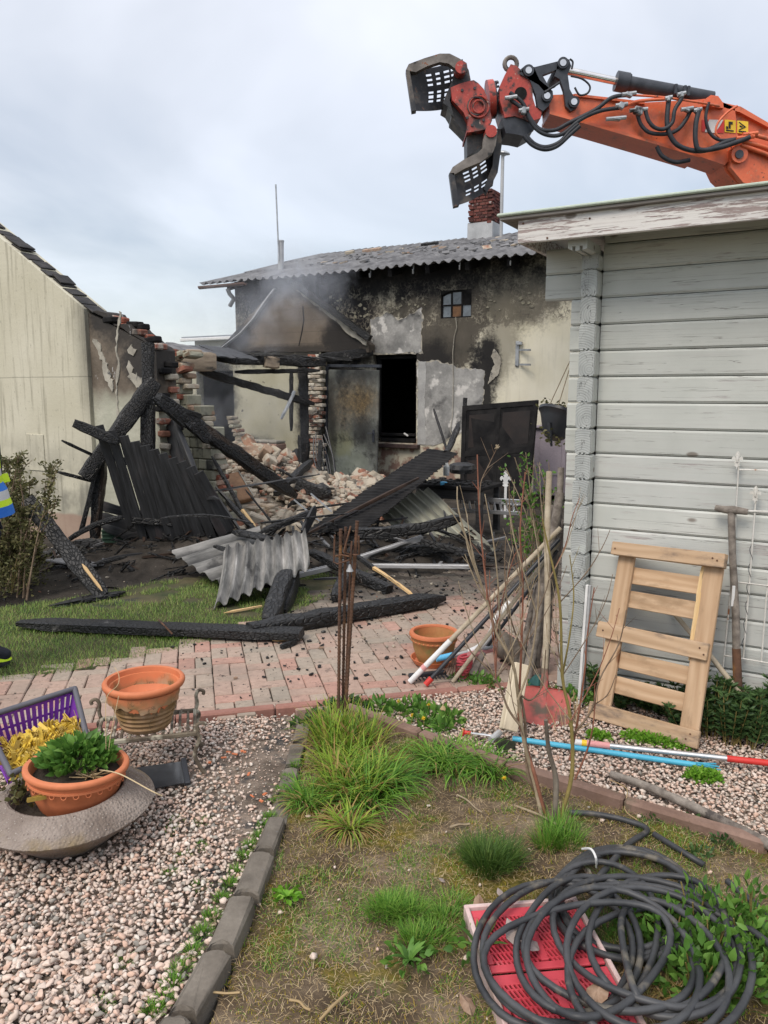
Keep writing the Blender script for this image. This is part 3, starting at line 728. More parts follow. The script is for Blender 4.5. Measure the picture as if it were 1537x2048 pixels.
s = NT('dirty_glass'); v = s.vec()
M['glass'] = s.fin(s.ramp(s.noise(v, 6, 5), [(.3, (.10, .12, .14)), (.7, (.20, .235, .265))]), s.ramp(s.noise(v, 9, 5), [(.3, .15), (.7, .5)]), 0, .7)
M['brown_glass'] = mk('rusty_pane', (.10, .055, .03), (.22, .11, .05), 9, rough=.6, bump=.2)
# ================================================================ SETTING: ground sheets
def sheet(name, poly, z, mat, kind='structure', res=0.0, amp=0.0):
    mb = MB()
    if res:
        P = np.array([(p[0], p[1]) for p in poly]); a, b = P.min(0), P.max(0)
        nx, ny = int((b[0] - a[0]) / res) + 2, int((b[1] - a[1]) / res) + 2
        gx = np.linspace(a[0], b[0], nx); gy = np.linspace(a[1], b[1], ny)
        X, Y = np.meshgrid(gx, gy)
        zf = np.array([[z + gz(x, y, amp) for x in gx] for y in gy])
        V = np.stack([X.ravel(), Y.ravel(), zf.ravel()], 1)
        q = []
        C = np.stack([(X[:-1, :-1] + X[1:, 1:]).ravel() / 2, (Y[:-1, :-1] + Y[1:, 1:]).ravel() / 2], 1)
        ins = in_poly(C, P)
        idx = np.arange(nx * ny).reshape(ny, nx)
        Q = np.stack([idx[:-1, :-1].ravel(), idx[:-1, 1:].ravel(), idx[1:, 1:].ravel(), idx[1:, :-1].ravel()], 1)[ins]
        o = put(name, np_mesh(name, V, Q, mat, True))
    else:
        mb.add([(p[0], p[1], z) for p in poly], [tuple(range(len(poly)))])
        o = obj(name, mb, mat)
    return tag(o, kind=kind)
sheet('ground', [(-250, -250), (250, -250), (250, 250), (-250, 250)], -0.09, M['ground'])
pg = lambda *pts: [G(*p) for p in pts]
KX = Vector((0.9703, 0.2419, 0)); KY = Vector((-0.2419, 0.9703, 0)); K0 = Vector((-1.826, 3.47, 0)); MK = frame(K0, KX, KY)
GRAVEL_L = [(-4, .6), (-.86, .6), (-.52, 1.78), (-.47, 2.3), (-.43, 2.82), (-.43, 3.3), (-.45, 3.74), (-.95, 3.62), (-1.86, 3.39), (-4, 2.85)]
BED = [(-.75, .6), (-.45, 1.8), (-.36, 2.8), (-.36, 3.45), (-.25, 3.78), (.55, 3.13), (1.4, 2.53), (3.2, 1.2), (3.2, .6)]
GRAVEL_R = [(-.2, 3.83), (.45, 4.02), (.95, 4.14), (1.25, 4.4), (3.6, 3.1), (3.6, 1.2), (1.43, 2.57), (.57, 3.18)]
sheet('gravel_bed', GRAVEL_L, -.022, M['gravel_base'], res=.05, amp=.006)
tag(sheet('garden_bed', BED, -.004, M['soil_bed'], res=.02, amp=.022))
sheet('side_gravel_bed', GRAVEL_R, -.020, M['gravel_base'], res=.05, amp=.006)
LAWN = pg((-900, 1440), (0, 1362), (180, 1338), (340, 1302), (470, 1270), (560, 1238), (640, 1200), (720, 1156), (760, 1120), (520, 1125), (420, 1150), (300, 1165), (180, 1190), (0, 1215), (-900, 1230))
sheet('lawn', LAWN, -.006, M['lawn_base'], res=.06, amp=.012)
ASH = pg((-900, 1225), (0, 1212), (200, 1185), (420, 1148), (760, 1119), (1130, 1119), (1120, 1010), (900, 960), (400, 960), (-900, 1010))
sheet('burnt_yard', [(-9, 5.5), (-3, 5.75), (-1.6, 6.3), (-.2, 7.0), (1.6, 6.9), (3.2, 9.7), (5.5, 11.5), (1.0, 13.9), (-6, 17.8), (-9, 12)], -.05, M['ash'], res=.12, amp=.035)
# ---------------------------------------------------------------- paved path: one stretcher and two headers, column by column
path = tag(thing('paved_path', None, None, MK), kind='structure')
PATH = [(-5.2, 2.6), (-1.83, 3.46), (.60, 4.06), (1.0, 4.15), (1.35, 4.75), (3.0, 7.4), (-.2, 7.3), (-.25, 7.0), (-.6, 6.05), (-.85, 5.5), (-1.1, 5.1), (-1.39, 4.8), (-1.85, 4.5), (-2.23, 4.27), (-5.2, 3.6)]
base = MB(); base.add([MK.inverted() @ Vector((p[0], p[1], -.030)) for p in PATH], [tuple(range(len(PATH)))])
obj('sand_bed', base, M['soil'], path, MK)
tag(bpy.data.objects['sand_bed'], kind='structure')
cells = []
g_ = .0045
for i in range(-18, 26):
    for j in range(-2, 16):
        x = i * .2; y = j * .3 + (.15 if i % 2 else 0.0)
        cells.append((x + .1, y + .05, .2, .1))
        cells.append((x + .05, y + .2, .1, .2)); cells.append((x + .15, y + .2, .1, .2))
ok = []
for (x, y, w, h) in cells:
    p = MK @ Vector((x, y, 0));
    if y > .045 and in_poly(np.array([[p.x, p.y]]), PATH)[0]:
        px = CX + F * p.x / (p.y + .2)
        vis = -60 < px < 1150 and p.y < 7.2
        ok.append((0 if vis else 1, p.length, x, y, w, h))
ok.sort()
pmesh = {}
for k in ((.2, .1), (.1, .2)):
    pmesh[k] = []
    for q in range(3):
        b = MB(); b.box((0, 0, -.03), (k[0] - g_, k[1] - g_, .06), .005)
        pmesh[k].append(mesh_of('paver', b, M['paver']))
rest = MB()
for n, (_, _, x, y, w, h) in enumerate(ok):
    dz = rng.uniform(-.003, .004); rz = rng.uniform(-.018, .018)
    m = Matrix.Translation((x + rng.uniform(-.002, .002), y + rng.uniform(-.002, .002), dz)) @ Matrix.Rotation(rz, 4, 'Z') @ Matrix.Rotation(rng.uniform(-.012, .012), 4, 'X')
    if n < 300: put('paver', rng.choice(pmesh[(w, h)]), path, MK @ m)
    else: rest.box((0, 0, -.03), (w - g_, h - g_, .06), .005, 0, m)
tag(obj('far_pavers', rest, M['paver'], path, MK, fixn=False), kind='stuff')
kx = -3.2
while kx < 2.75:                                   # kerb stones along the front edge
    ln = .5; b = MB(); b.box((0, 0, 0), (ln - .006, .055, .16), .008)
    obj('kerb_stone', b, M['kerb_pink'], path, MK @ Matrix.Translation((kx + ln / 2, .003, -.068 + rng.uniform(-.004, .004))) @ Matrix.Rotation(rng.uniform(-.01, .01), 4, 'Z'))
    kx += ln
# ---------------------------------------------------------------- the bed's edgings
edge = thing('stone_edging', 'row of dark grey round-ended edging stones between gravel and grassy bed', 'edging', Vector((-.45, 2.3, 0)))
pts = [(-.79, .95), (-.66, 1.35), (-.52, 1.76), (-.475, 2.0), (-.445, 2.24), (-.42, 2.48), (-.405, 2.70), (-.405, 2.93), (-.405, 3.16), (-.40, 3.39), (-.395, 3.6)]
for i in range(len(pts) - 1):
    p0, p1 = Vector((*pts[i], 0)), Vector((*pts[i + 1], 0)); d = p1 - p0; ln = d.length
    o2 = []
    w = .040 if i < 5 else .034
    for k in range(7):
        a = math.pi * k / 6; o2.append((ln / 2 - .004 - .018 + .018 * math.sin(a), w * math.cos(a)))
    for k in range(7):
        a = math.pi * k / 6; o2.append((-ln / 2 + .004 + .016 * math.sin(a), -w * math.cos(a)))
    b = MB(); n = len(o2)
    tz = [rng.uniform(-.004, .004) for _ in range(2)]
    jr = lambda a: a + rng.uniform(-.0035, .0035)
    top = [(jr(x), jr(y), .028 + rng.uniform(-.004, .003)) for x, y in o2]; ins = [(jr(x * .93), jr(y * .84), .037 + rng.uniform(-.002, .002)) for x, y in o2]; bot = [(x, y, -.1) for x, y in o2]
    b.loft([bot, top, ins])
    an = math.atan2(d.y, d.x)
    low = -.034 if i > 5 else 0
    obj('edging_stone', b, M['edging'], edge, Matrix.Translation((p0 + p1) / 2 + Vector((0, 0, low + rng.uniform(-.006, .006)))) @ Matrix.Rotation(an + rng.uniform(-.03, .03), 4, 'Z') @ Matrix.Rotation(rng.uniform(-.05, .05), 4, 'X'))
kb = thing('brown_kerb_edging', 'reddish brown kerb running diagonally between the grassy bed and the right gravel strip', 'kerb', Vector((.5, 3.15, 0)))
pts = [(-.19, 3.745), (.17, 3.43), (.53, 3.13), (.95, 2.825), (1.38, 2.54), (1.80, 2.26), (2.4, 1.85)]
for i in range(len(pts) - 1):
    p0, p1 = Vector((*pts[i], 0)), Vector((*pts[i + 1], 0)); d = p1 - p0
    b = MB(); b.box((0, 0, 0), (d.length - .006, .052, .2), .010)
    obj('kerb_stone', b, M['kerb_brown'], kb, Matrix.Translation((p0 + p1) / 2 + Vector((0, 0, -.055 + rng.uniform(-.006, .006)))) @ Matrix.Rotation(math.atan2(d.y, d.x) + rng.uniform(-.015, .015), 4, 'Z') @ Matrix.Rotation(rng.uniform(-.05, .05), 4, 'X'))
# ================================================================ walls with openings
def wall_mb(x0, x1, z0, z1, holes, th, mb=None, y0=0.0, res=None):
    mb = mb or MB()
    xs = sorted({x0, x1, *[h[0] for h in holes], *[h[1] for h in holes]}); zs = sorted({z0, z1, *[h[2] for h in holes], *[h[3] for h in holes]})
    solid = lambda i, k: 0 <= i < len(xs) - 1 and 0 <= k < len(zs) - 1 and not any(h[0] <= xs[i] and xs[i + 1] <= h[1] and h[2] <= zs[k] and zs[k + 1] <= h[3] for h in holes)
    for i in range(len(xs) - 1):
        for k in range(len(zs) - 1):
            if not solid(i, k): continue
            a, b, c, d = xs[i], xs[i + 1], zs[k], zs[k + 1]; y1 = y0 + th
            mb.add([(a, y0, c), (b, y0, c), (b, y0, d), (a, y0, d)], [(0, 1, 2, 3)]); mb.add([(a, y1, c), (b, y1, c), (b, y1, d), (a, y1, d)], [(3, 2, 1, 0)])
            if not solid(i - 1, k): mb.add([(a, y0, c), (a, y0, d), (a, y1, d), (a, y1, c)], [(0, 1, 2, 3)])
            if not solid(i + 1, k): mb.add([(b, y0, c), (b, y1, c), (b, y1, d), (b, y0, d)], [(0, 1, 2, 3)])
            if not solid(i, k - 1): mb.add([(a, y0, c), (a, y1, c), (b, y1, c), (b, y0, c)], [(0, 1, 2, 3)])
            if not solid(i, k + 1): mb.add([(a, y0, d), (b, y0, d), (b, y1, d), (a, y1, d)], [(0, 1, 2, 3)])
    return mb
def ragged(poly, step=.05, jit=.018):
    out = []; n = len(poly)
    for i in range(n):
        a, b = Vector(poly[i]), Vector(poly[(i + 1) % n]); k = max(1, int((b - a).length / step))
        for j in range(k):
            p = a.lerp(b, j / k)
            out.append((p.x + rng.uniform(-jit, jit), p.y + rng.uniform(-jit, jit)))
    return out
def lp(pts, m, y=0.0): return [(q.x, q.z) for q in (L(*p, m, y) for p in pts)]
def T3(x, y, z): return Matrix.Translation((x, y, z))
# ================================================================ THE BURNT HOUSE
house = thing('burnt_house', 'burnt cream rendered house with soot blackened wall and grey corrugated roof', 'house', MH)
OP = (-.477, .435, .71, 2.294); SW = (.889, 1.462, 2.874, 3.33)
obj('wall', wall_mb(-3.667, 6.5, -.1, 3.80, [OP, SW], .30), M['plaster'], house, MH)
b = MB(); wall_mb(-.0, 7.0, -.1, 3.8, [], .25, b)
obj('wall', b, M['far_wall'], house, MH @ T3(-3.667, .302, 0) @ Matrix.Rotation(R(90), 4, 'Z') @ T3(0, -.25, 0))
b = MB()                                            # burnt-out room behind the opening
for c, s_ in (((-.2, 3.4, 1.4), (4.2, .06, 3.2)), ((-2.3, 1.86, 1.4), (.06, 3.0, 3.2)), ((1.9, 1.86, 1.4), (.06, 3.0, 3.2)), ((-.2, 1.86, .0), (4.1, 3.0, .06)), ((-.2, 1.86, 2.98), (4.1, 3.0, .06))): b.box(c, s_)
obj('burnt_room', b, M['soot'], house, MH)
xl = L(405, 580, MH, -.42).x
EZ, RZ, RYD = 3.74, 4.90, 3.9
def corr_mb(wx, ly, pitch=.177, amp=.025, seg=6, rows=6, th=.006, bend=None, torn=0.0, seed=0):
    nx = int(wx / pitch * seg); mb = MB(); rr = random.Random(seed); top = [];
    for r in range(rows + 1):
        for i in range(nx + 1):
            x = wx * i / nx; y = ly * r / rows
            if torn and r in (0, rows): y += rr.uniform(-torn, torn) * (1 if r else 1)
            z = amp * math.cos(2 * math.pi * x / pitch)
            if bend: z += bend(x / wx, y / ly)
            top.append((x - wx / 2, y - ly / 2, z))
    n = nx + 1; bot = [(x, y, z - th) for x, y, z in top]; N_ = len(top); fs = []
    for r in range(rows):
        for i in range(nx):
            a = r * n + i; fs.append((a, a + 1, a + n + 1, a + n)); fs.append((N_ + a, N_ + a + n, N_ + a + n + 1, N_ + a + 1))
    for i in range(nx):
        fs.append((i, N_ + i, N_ + i + 1, i + 1)); a = rows * n + i; fs.append((a, a + 1, N_ + a + 1, N_ + a))
    for r in range(rows):
        a = r * n; fs.append((a, a + n, N_ + a + n, N_ + a)); a = r * n + nx; fs.append((a, N_ + a, N_ + a + n, a + n))
    return mb.add(top + bot, fs)
sl = math.atan2(RZ - EZ, RYD + .42); SLL = math.hypot(RZ - EZ, RYD + .42)
roof = tag(put('roof', None, house, MH))
shm = [mesh_of('roof_sheet', corr_mb(.885, 1.62, torn=.03 if q else .0, seed=q, rows=3), M['fibre'], 40) for q in range(3)]
for row in range(3):
    for i in range(13):
        x = xl + .885 * (i + .5); d = .74 + row * 1.42
        m = MH @ T3(x, -.42, EZ) @ Matrix.Rotation(sl, 4, 'X') @ T3(0, d, .012 + row * .022) @ Matrix.Rotation(R(.6) + rng.uniform(-.012, .012), 4, 'X') @ Matrix.Rotation(rng.uniform(-.008, .008), 4, 'Y')
        put('roof_sheet', shm[(row + i) % 3], roof, m)
b = MB(); b.box((xl + 5.7, RYD + 2.16, (EZ + RZ) / 2), (11.4, SLL, .05), 0, 0, T3(0, 0, 0))
b = MB(); b.add([(xl, RYD, RZ - .03), (xl + 11.4, RYD, RZ - .03), (xl + 11.4, 8, EZ), (xl, 8, EZ), (xl, RYD, RZ - .08), (xl + 11.4, RYD, RZ - .08), (xl + 11.4, 8, EZ - .05), (xl, 8, EZ - .05)], [(0, 1, 2, 3), (7, 6, 5, 4), (0, 3, 7, 4), (1, 5, 6, 2), (0, 4, 5, 1), (3, 2, 6, 7)])
obj('rear_roof_slope', b, M['far_roof'], roof, MH)
b = MB()                                            # rafters' soot-black underside
b.box((xl + 5.5, (RYD - .3) / 2, 0), (10.8, .02, .02))
b = MB()
for i in range(14):
    x = -3.5 + i * .72; b.beam((x, -.38, EZ - .10), (x, RYD, RZ - .10), .08, .12)
obj('rafters', b, M['soot'], roof, MH)
b = MB()                                            # broken tiles and lumps lying on the sheets
for k in range(300):
    x = rng.uniform(-2.6, 4.2); d = rng.random() ** .7 * 3.4 + .75
    if d < 1.1 and rng.random() < .6: continue
    p = T3(x, -.42, EZ) @ Matrix.Rotation(sl, 4, 'X') @ T3(0, d, .055)
    sz = rng.uniform(.04, .17)
    b.box((0, 0, 0), (sz, sz * rng.uniform(.4, 1), rng.uniform(.012, .04)), .0, rng.choice((0, 0, 0, 0, 1)), p @ Matrix.Rotation(rng.uniform(0, 6), 4, 'Z') @ Matrix.Rotation(rng.uniform(-.35, .35), 4, 'X'))
tag(obj('roof_debris', b, [M['fibre'], M['rubble']], roof, MH), kind='stuff')
for (px, py, sx_, sy_) in ((745, 512, .42, .16), (860, 492, .34, .2), (700, 508, .2, .12)):
    q = L(px, py, MH, 2.7); b = MB(); b.box((0, 0, 0), (sx_, sy_, .07), .01)
    obj('loose_slab', b, M['char' if px == 860 else 'rubble'], roof, MH @ T3(q.x, 2.7, EZ + 3.12 * math.tan(sl) + .1) @ Matrix.Rotation(.3, 4, 'X') @ Matrix.Rotation(.2, 4, 'Z'))
b = MB(); r0 = .055
b.loft([[(x, -.47 + r0 * math.sin(a) * 1.0, EZ - .055 - r0 * math.cos(a)) for a in [math.pi * (-.5 + k / 6) for k in range(7)]] + [(x, -.47 + .9 * r0 * math.sin(a), EZ - .052 - .9 * r0 * math.cos(a)) for a in [math.pi * (.5 - k / 6) for k in range(7)]] for x in (xl - .02, xl + .55, xl + 1.15)])
obj('gutter', b, M['gutter'], house, MH)
q = L(472, 592, MH, -.12); b = MB(); b.tube([(q.x + .04, -.40, EZ - .13), (q.x + .05, -.36, EZ - .22), (q.x + .02, -.20, EZ - .30), (q.x - .12, -.16, EZ - .42)], .042, 10)
obj('downpipe', b, M['zinc'], house, MH, 40)
brk = None
for px in (742, 828, 921, 1022):                    # gutter brackets left hanging under the eave
    q = L(px, 545 - (px - 742) * .1, MH, -.36); b = MB()
    b.tube([(q.x, -.36, EZ - .0), (q.x, -.37, EZ - .08), (q.x + .012, -.40, EZ - .145), (q.x + .03, -.45, EZ - .15), (q.x + .04, -.47, EZ - .09)], .011, 6)
    obj('gutter_bracket', b, M['galv'], house, MH)
x0, x1, z0, z1 = OP; b = MB()
for c, s_ in ((((x0 + x1) / 2, .16, z1 - .04), (x1 - x0 - .02, .07, .07)), ((x0 + .05, .16, (z0 + z1) / 2), (.07, .07, z1 - z0 - .15)), ((x1 - .05, .16, (z0 + z1) / 2), (.07, .07, z1 - z0 - .15)), (((x0 + x1) / 2, .16, z0 + .15), (x1 - x0 - .2, .07, .05)), (((x0 + x1) / 2, .16, z0 + .05), (x1 - x0 - .18, .07, .07))): b.box(c, s_, .006)
w_ = obj('window_frame', b, M['soot'], house, MH)
b = MB(); b.box(((x0 + x1) / 2, -.03, z0 - .045), (x1 - x0 + .16, .18, .07), .01)
obj('sill', b, mk('sooty_sill', (.03, .02, .02), (.08, .05, .045), 8, bump=.4), w_, MH)
b = MB(); b.box((0, 0, 0), (.10, .02, .03), .003); obj('torn_foil', b, M['white'], w_, MH @ T3(.2, .05, z0 + .16) @ Matrix.Rotation(.5, 4, 'Y'))
x0, x1, z0, z1 = SW; wnd = thing('window', None, None, MH @ T3(x0, .05, z0)); wnd.parent = house; wnd.matrix_local = T3(x0, .05, z0)
b = MB(); cw, ch = (x1 - x0) / 3, (z1 - z0 - .02) / 2
arch = lambda x: z1 - .075 * (2 * (x - x0) / (x1 - x0) - 1) ** 2
for i in range(4): b.beam((x0 + i * cw + (.012 if i == 0 else -.012 if i == 3 else 0), .05, z0), (x0 + i * cw + (.012 if i == 0 else -.012 if i == 3 else 0), .05, arch(x0 + i * cw)), .03, .022, (0, 1, 0))
b.beam((x0, .05, z0 + .012), (x1, .05, z0 + .012), .03, .022); b.beam((x0, .05, z0 + ch), (x1, .05, z0 + ch), .03, .022)
for k in range(6):
    xa, xb = x0 + (x1 - x0) * k / 6, x0 + (x1 - x0) * (k + 1) / 6; b.beam((xa, .05, arch(xa) - .012), (xb, .05, arch(xb) - .012), .03, .024)
    b.add([(xa, .0, arch(xa)), (xb, .0, arch(xb)), (xb, .0, z1 + .002), (xa, .0, z1 + .002), (xa, .1, arch(xa)), (xb, .1, arch(xb)), (xb, .1, z1 + .002), (xa, .1, z1 + .002)], [(0, 1, 2, 3), (0, 4, 5, 1), (4, 7, 6, 5)])
obj('frame', b, M['soot'], wnd, MH)
for i in range(3):
    for k in range(2):
        b = MB(); b.box((0, 0, 0), (cw - .02, .006, ch - .02))
        obj('pane', b, M['brown_glass'] if (i, k) == (1, 0) else M['soot'] if (i, k) == (2, 1) else M['glass'], wnd, MH @ T3(x0 + (i + .5) * cw, .055, z0 + (k + .5) * ch) @ Matrix.Rotation(rng.uniform(-.06, .06), 4, 'X') @ Matrix.Rotation(rng.uniform(-.04, .04), 4, 'Z'))
b = MB(); q = [L(x, y, MH, -.03) for x, y in ((912, 634), (914, 655), (909, 672), (906, 705), (907, 760), (906, 830), (901, 860), (908, 880), (897, 890))]
b.tube(q, .007, 6); obj('hanging_wire', b, M['flake'], house, MH)
def patch(name, pts, mat, y, th, st=.05, jit=.02):
    b = MB(); b.prism(ragged(lp(pts, MH), st, jit), th, 0, None, y); return obj(name, b, mat, house, MH)
P1 = [(743, 640), (762, 633), (772, 626), (786, 630), (798, 640), (815, 634), (828, 626), (843, 616), (846, 640), (842, 665), (844, 705), (743, 707)]
P2 = [(836, 722), (850, 727), (870, 722), (905, 730), (914, 737), (962, 738), (969, 744), (966, 800), (964, 845), (930, 862), (905, 872), (890, 884), (866, 890), (836, 889)]
def grow(pts, k):
    c = Vector((sum(p[0] for p in pts) / len(pts), sum(p[1] for p in pts) / len(pts)))
    return [tuple(c + (Vector(p) - c) * k) for p in pts]
patch('broken_plaster_edge', grow(P1, 1.035), M['flake'], -.004, .004); patch('bare_patch', P1, M['cement'], -.008, .006)
patch('broken_plaster_edge', grow(P2, 1.022), M['flake'], -.004, .004); patch('bare_patch', P2, M['cement'], -.008, .006)
patch('plaster_flake', [(988, 698), (998, 706), (1003, 722), (1000, 745), (988, 758), (976, 768), (983, 742), (990, 728), (984, 712)], M['flake'], -.012, .012, .03, .012)
patch('bare_patch', [(838, 722), (853, 724), (850, 800), (853, 888), (836, 889)], mk('light_render', (.34, .34, .335), (.44, .44, .43), 5, bump=.4), -.012, .006, .04, .012)
blis = mk('blistered_paint', (.13, .12, .10), (.34, .32, .24), 14, bump=.4)
for k in range(46):                                  # curled plaster flakes along the scorch line
    px = rng.choice([rng.uniform(745, 860), rng.uniform(880, 1075), rng.uniform(660, 742)]); py = 612 + rng.gauss(0, 9) - (px - 900) * .03 if px > 740 else 600 + (px - 660) * .4 + rng.gauss(0, 9)
    if 880 < px < 946 and 575 < py < 640: continue
    q = L(px, py, MH); r_ = rng.uniform(.012, .05); pl = [(q.x + r_ * math.cos(a) * rng.uniform(.5, 1.2), q.z + r_ * .8 * math.sin(a) * rng.uniform(.5, 1.2)) for a in [k2 * 1.047 for k2 in range(6)]]
    b = MB(); b.prism(pl, .008, 0, None, -.014); obj('plaster_flake', b, blis, house, MH)
br = thing('wall_bracket', 'grey steel wall bracket with two horizontal arms on scorched house wall', 'bracket', MH @ T3(2.2, 0, 2.4))
b = MB(); q0 = L(1033, 682, MH, -.03); q1 = L(1036, 733, MH, -.03); b.box(((q0.x + q1.x) / 2, -.015, (q0.z + q1.z) / 2), (.06, .03, q0.z - q1.z), .004); b.box((q0.x + .06, -.05, q0.z - .04), (.10, .05, .05), .005); obj('back_plate', b, M['galv'], br, MH)
for y_ in (700, 729):
    q = L(1040, y_, MH, -.04); b = MB(); b.beam((q.x, -.03, q.z), (q.x + .22, -.16, q.z - .01), .03, .03); obj('arm', b, M['galv'], br, MH)
chx = L(971, 440, MH, 3.5).x; CHM = MH @ T3(chx, 3.5, 0)
chim = put('chimney', None, house, CHM)
b = MB(); b.box((0, 0, 4.86), (.56, .56, .5), .0); obj('flashing', b, M['zinc'], chim, CHM)
b = MB(); b.box((0, 0, 5.2), (.46, .46, .70)); obj('mortar_core', b, M['mortar'], chim, CHM)
bm_ = mesh_of('brick', MB().box((0, 0, 0), (.122, .10, .052), .006), M['chimney_brick'])
for c in range(11):
    z = 5.10 + c * .0625
    for s_ in range(4):
        rot = Matrix.Rotation(s_ * math.pi / 2, 4, 'Z')
        for k in range(4):
            u = -.195 + k * .13 + (.03 if c % 2 else -.03)
            if abs(u) > .23 or (c == 10 and rng.random() < .2): continue
            put('brick', bm_, chim, CHM @ rot @ T3(u, -.205 + rng.uniform(-.006, .006), z) @ Matrix.Rotation(rng.uniform(-.03, .03), 4, 'Z'))
q = L(562, 548, MH, .9); fl = thing('flue_pipe', 'pale grey flue pipe with a thin rod standing on roof left end', 'flue pipe', MH @ T3(q.x, .9, q.z - .1))
qt = L(562, 483, MH, .9); b = MB(); b.tube([(q.x, .9, q.z - .1), (qt.x, .9, qt.z)], .062, 16); b.tube([(qt.x, .9, qt.z - .01), (qt.x, .9, qt.z + .02)], .07, 16); obj('pipe', b, M['zinc'], fl, MH, 40)
r0 = L(558, 500, MH, .82); r1 = L(552, 369, MH, .82); b = MB(); b.tube([(r0.x, .82, r0.z - .2), (r1.x, .82, r1.z)], .016, 8); obj('rod', b, M['galv'], fl, MH)
q = L(1003, 462, MH, 3.1); q2 = L(1006, 308, MH, 3.1); fl = thing('capped_vent_pipe', 'tall thin grey vent pipe with flat cap beside the brick chimney', 'vent pipe', MH @ T3(q.x, 3.1, q.z - .3))
b = MB(); b.tube([(q.x, 3.1, q.z - .3), (q2.x, 3.1, q2.z)], .035, 10); obj('pipe', b, M['zinc'], fl, MH, 40)
b = MB(); b.lathe([(.0, .03), (.06, .03), (.12, .0), (.13, -.02), (.06, -.03), (.04, -.06), (0, -.06)], 16); obj('cap', b, M['galv'], fl, MH @ T3(q2.x + .02, 3.1, q2.z + .02) @ Matrix.Rotation(.12, 4, 'Y'))
# ================================================================ ANNEX RUIN
AY = -.35
ann = thing('ruined_annex', 'roofless burnt annex with brown gable wall and sooty cream room', 'ruin', MH @ T3(-2.6, AY, 0))
gp_ = lp([(430, 703), (447, 690), (500, 630), (545, 584), (575, 560), (602, 576), (645, 607), (690, 648), (738, 688), (738, 704)], MH, AY)
b = MB(); b.prism(ragged(gp_, .12, .012), .2, 0, None, AY); obj('gable_wall', b, M['gable'], ann, MH)
DW = (L(392, 745, MH, AY).x, L(466, 745, MH, AY).x, -.1, L(392, 742, MH, AY).z)
xr = L(642, 740, MH, AY).x; zt = L(560, 702, MH, AY).z
obj('room_wall', wall_mb(-6.3, xr, -.1, zt - .01, [DW], .2, None, AY + .01), M['room'], ann, MH)
b = MB(); b.box(((DW[0] + DW[1]) / 2, .9, 1.0), (1.1, .05, 2.1)); b.box((DW[0] - .08, .4, 1.0), (.05, 1.0, 2.1)); b.box((DW[1] + .02, .4, 1.0), (.05, 1.0, 2.1)); b.box(((DW[0] + DW[1]) / 2, .4, 2.06), (1.1, 1.0, .05)); b.box(((DW[0] + DW[1]) / 2, .4, -.02), (1.1, 1.0, .05)); obj('dark_passage', b, M['soot'], ann, MH)
cr_ = lp([(606, 612), (608, 640), (604, 665), (598, 692)], MH, AY - .003); b = MB(); b.prism([(x - .012, z) for x, z in cr_] + [(x + .012, z) for x, z in cr_[::-1]], .004, 0, None, AY - .003); obj('wall_crack', b, M['soot'], ann, MH)
fp = [L(*p, MH, AY - .1) for p in ((548, 580), (530, 603), (505, 640), (480, 668), (443, 697))]; b = MB(); rings = []
for p in fp: rings.append([(p.x - .022, AY - .10, p.z + .02), (p.x + .028, AY - .10, p.z + .03), (p.x + .028, AY + .05, p.z + .04), (p.x - .022, AY + .05, p.z + .03)])
b.loft(rings); obj('verge_flashing', b, M['zinc'], ann, MH, 40)
fp = lp([(598, 583), (630, 604), (664, 630), (700, 662), (736, 690)], MH, AY); b = MB()
o_ = [(x + rng.uniform(-.01, .03), z + .02 + rng.uniform(0, .04)) for x, z in fp] + [(x - .0, z - .02 + rng.uniform(-.03, .01)) for x, z in fp[::-1]]
b.prism(ragged(o_, .06, .02), .05, 0, None, AY - .052); obj('broken_verge', b, M['flake'], ann, MH)
b = MB(); a0 = L(590, 570, MH, AY - .1); a1 = L(742, 684, MH, AY - .1); b.beam((a0.x, AY - .12, a0.z + .03), (a1.x, AY - .12, a1.z + .06), .1, .1); obj('verge_rafter', b, M['char'], ann, MH)
b = MB(); a0 = L(520, 868, MH, -.9); b.box((0, 0, 0), (.72, .3, .35), .02); obj('low_wall', b, mk('pink_block', (.36, .22, .17), (.44, .29, .23), 5, bump=.3, spots=((.05, 4, .62, .7),)), ann, MH @ T3(a0.x + .3, -1.1, a0.z - .32))
b = MB(); b.box((0, 0, 0), (.70, .28, .05), .015); obj('wall_capping', b, M['flake'], ann, MH @ T3(a0.x + .3, -1.1, a0.z - .118))
PX_, PYD = L(632, 760, MH, -.62).x, -.62
pier = thing('brick_pier', 'broken brick pier with crumbling white plaster left of the metal door', 'pier', MH @ T3(PX_, PYD, 0))
bmsh = [mesh_of('brick', MB().box((0, 0, 0), (.20, .13, .062), .012), M[k]) for k in ('brick', 'pier', 'pier')]
ztop = L(632, 708, MH, PYD).z
for c in range(int(ztop / .072)):
    z = c * .072 + .03
    for k in range(2):
        off = (-.06 if k else .06) + (.03 if c % 2 else -.03)
        if .75 < z < 1.0 and k == 0: continue
        put('brick', bmsh[0] if rng.random() < (.22 if z < 1.6 else .06) else rng.choice(bmsh[1:]), pier, MH @ T3(PX_ + off + rng.uniform(-.02, .02), PYD + rng.uniform(-.03, .03), z) @ Matrix.Rotation(rng.uniform(-.2, .2), 4, 'Z') @ Matrix.Rotation(rng.uniform(-.08, .08), 4, 'Y'))
b = MB()
for k in range(26):
    z = rng.uniform(1.0, ztop); b.add([(Vector((rng.uniform(-1, 1), rng.uniform(-1, 1), rng.uniform(-1, 1))).normalized() * rng.uniform(.03, .06) + Vector((PX_ + rng.uniform(-.11, .11), PYD - .07, z))) for _ in range(4)], [(0, 1, 2), (0, 2, 3), (0, 3, 1), (1, 3, 2)])
tag(obj('mortar_lumps', b, M['mortar'], pier, MH), kind='stuff')
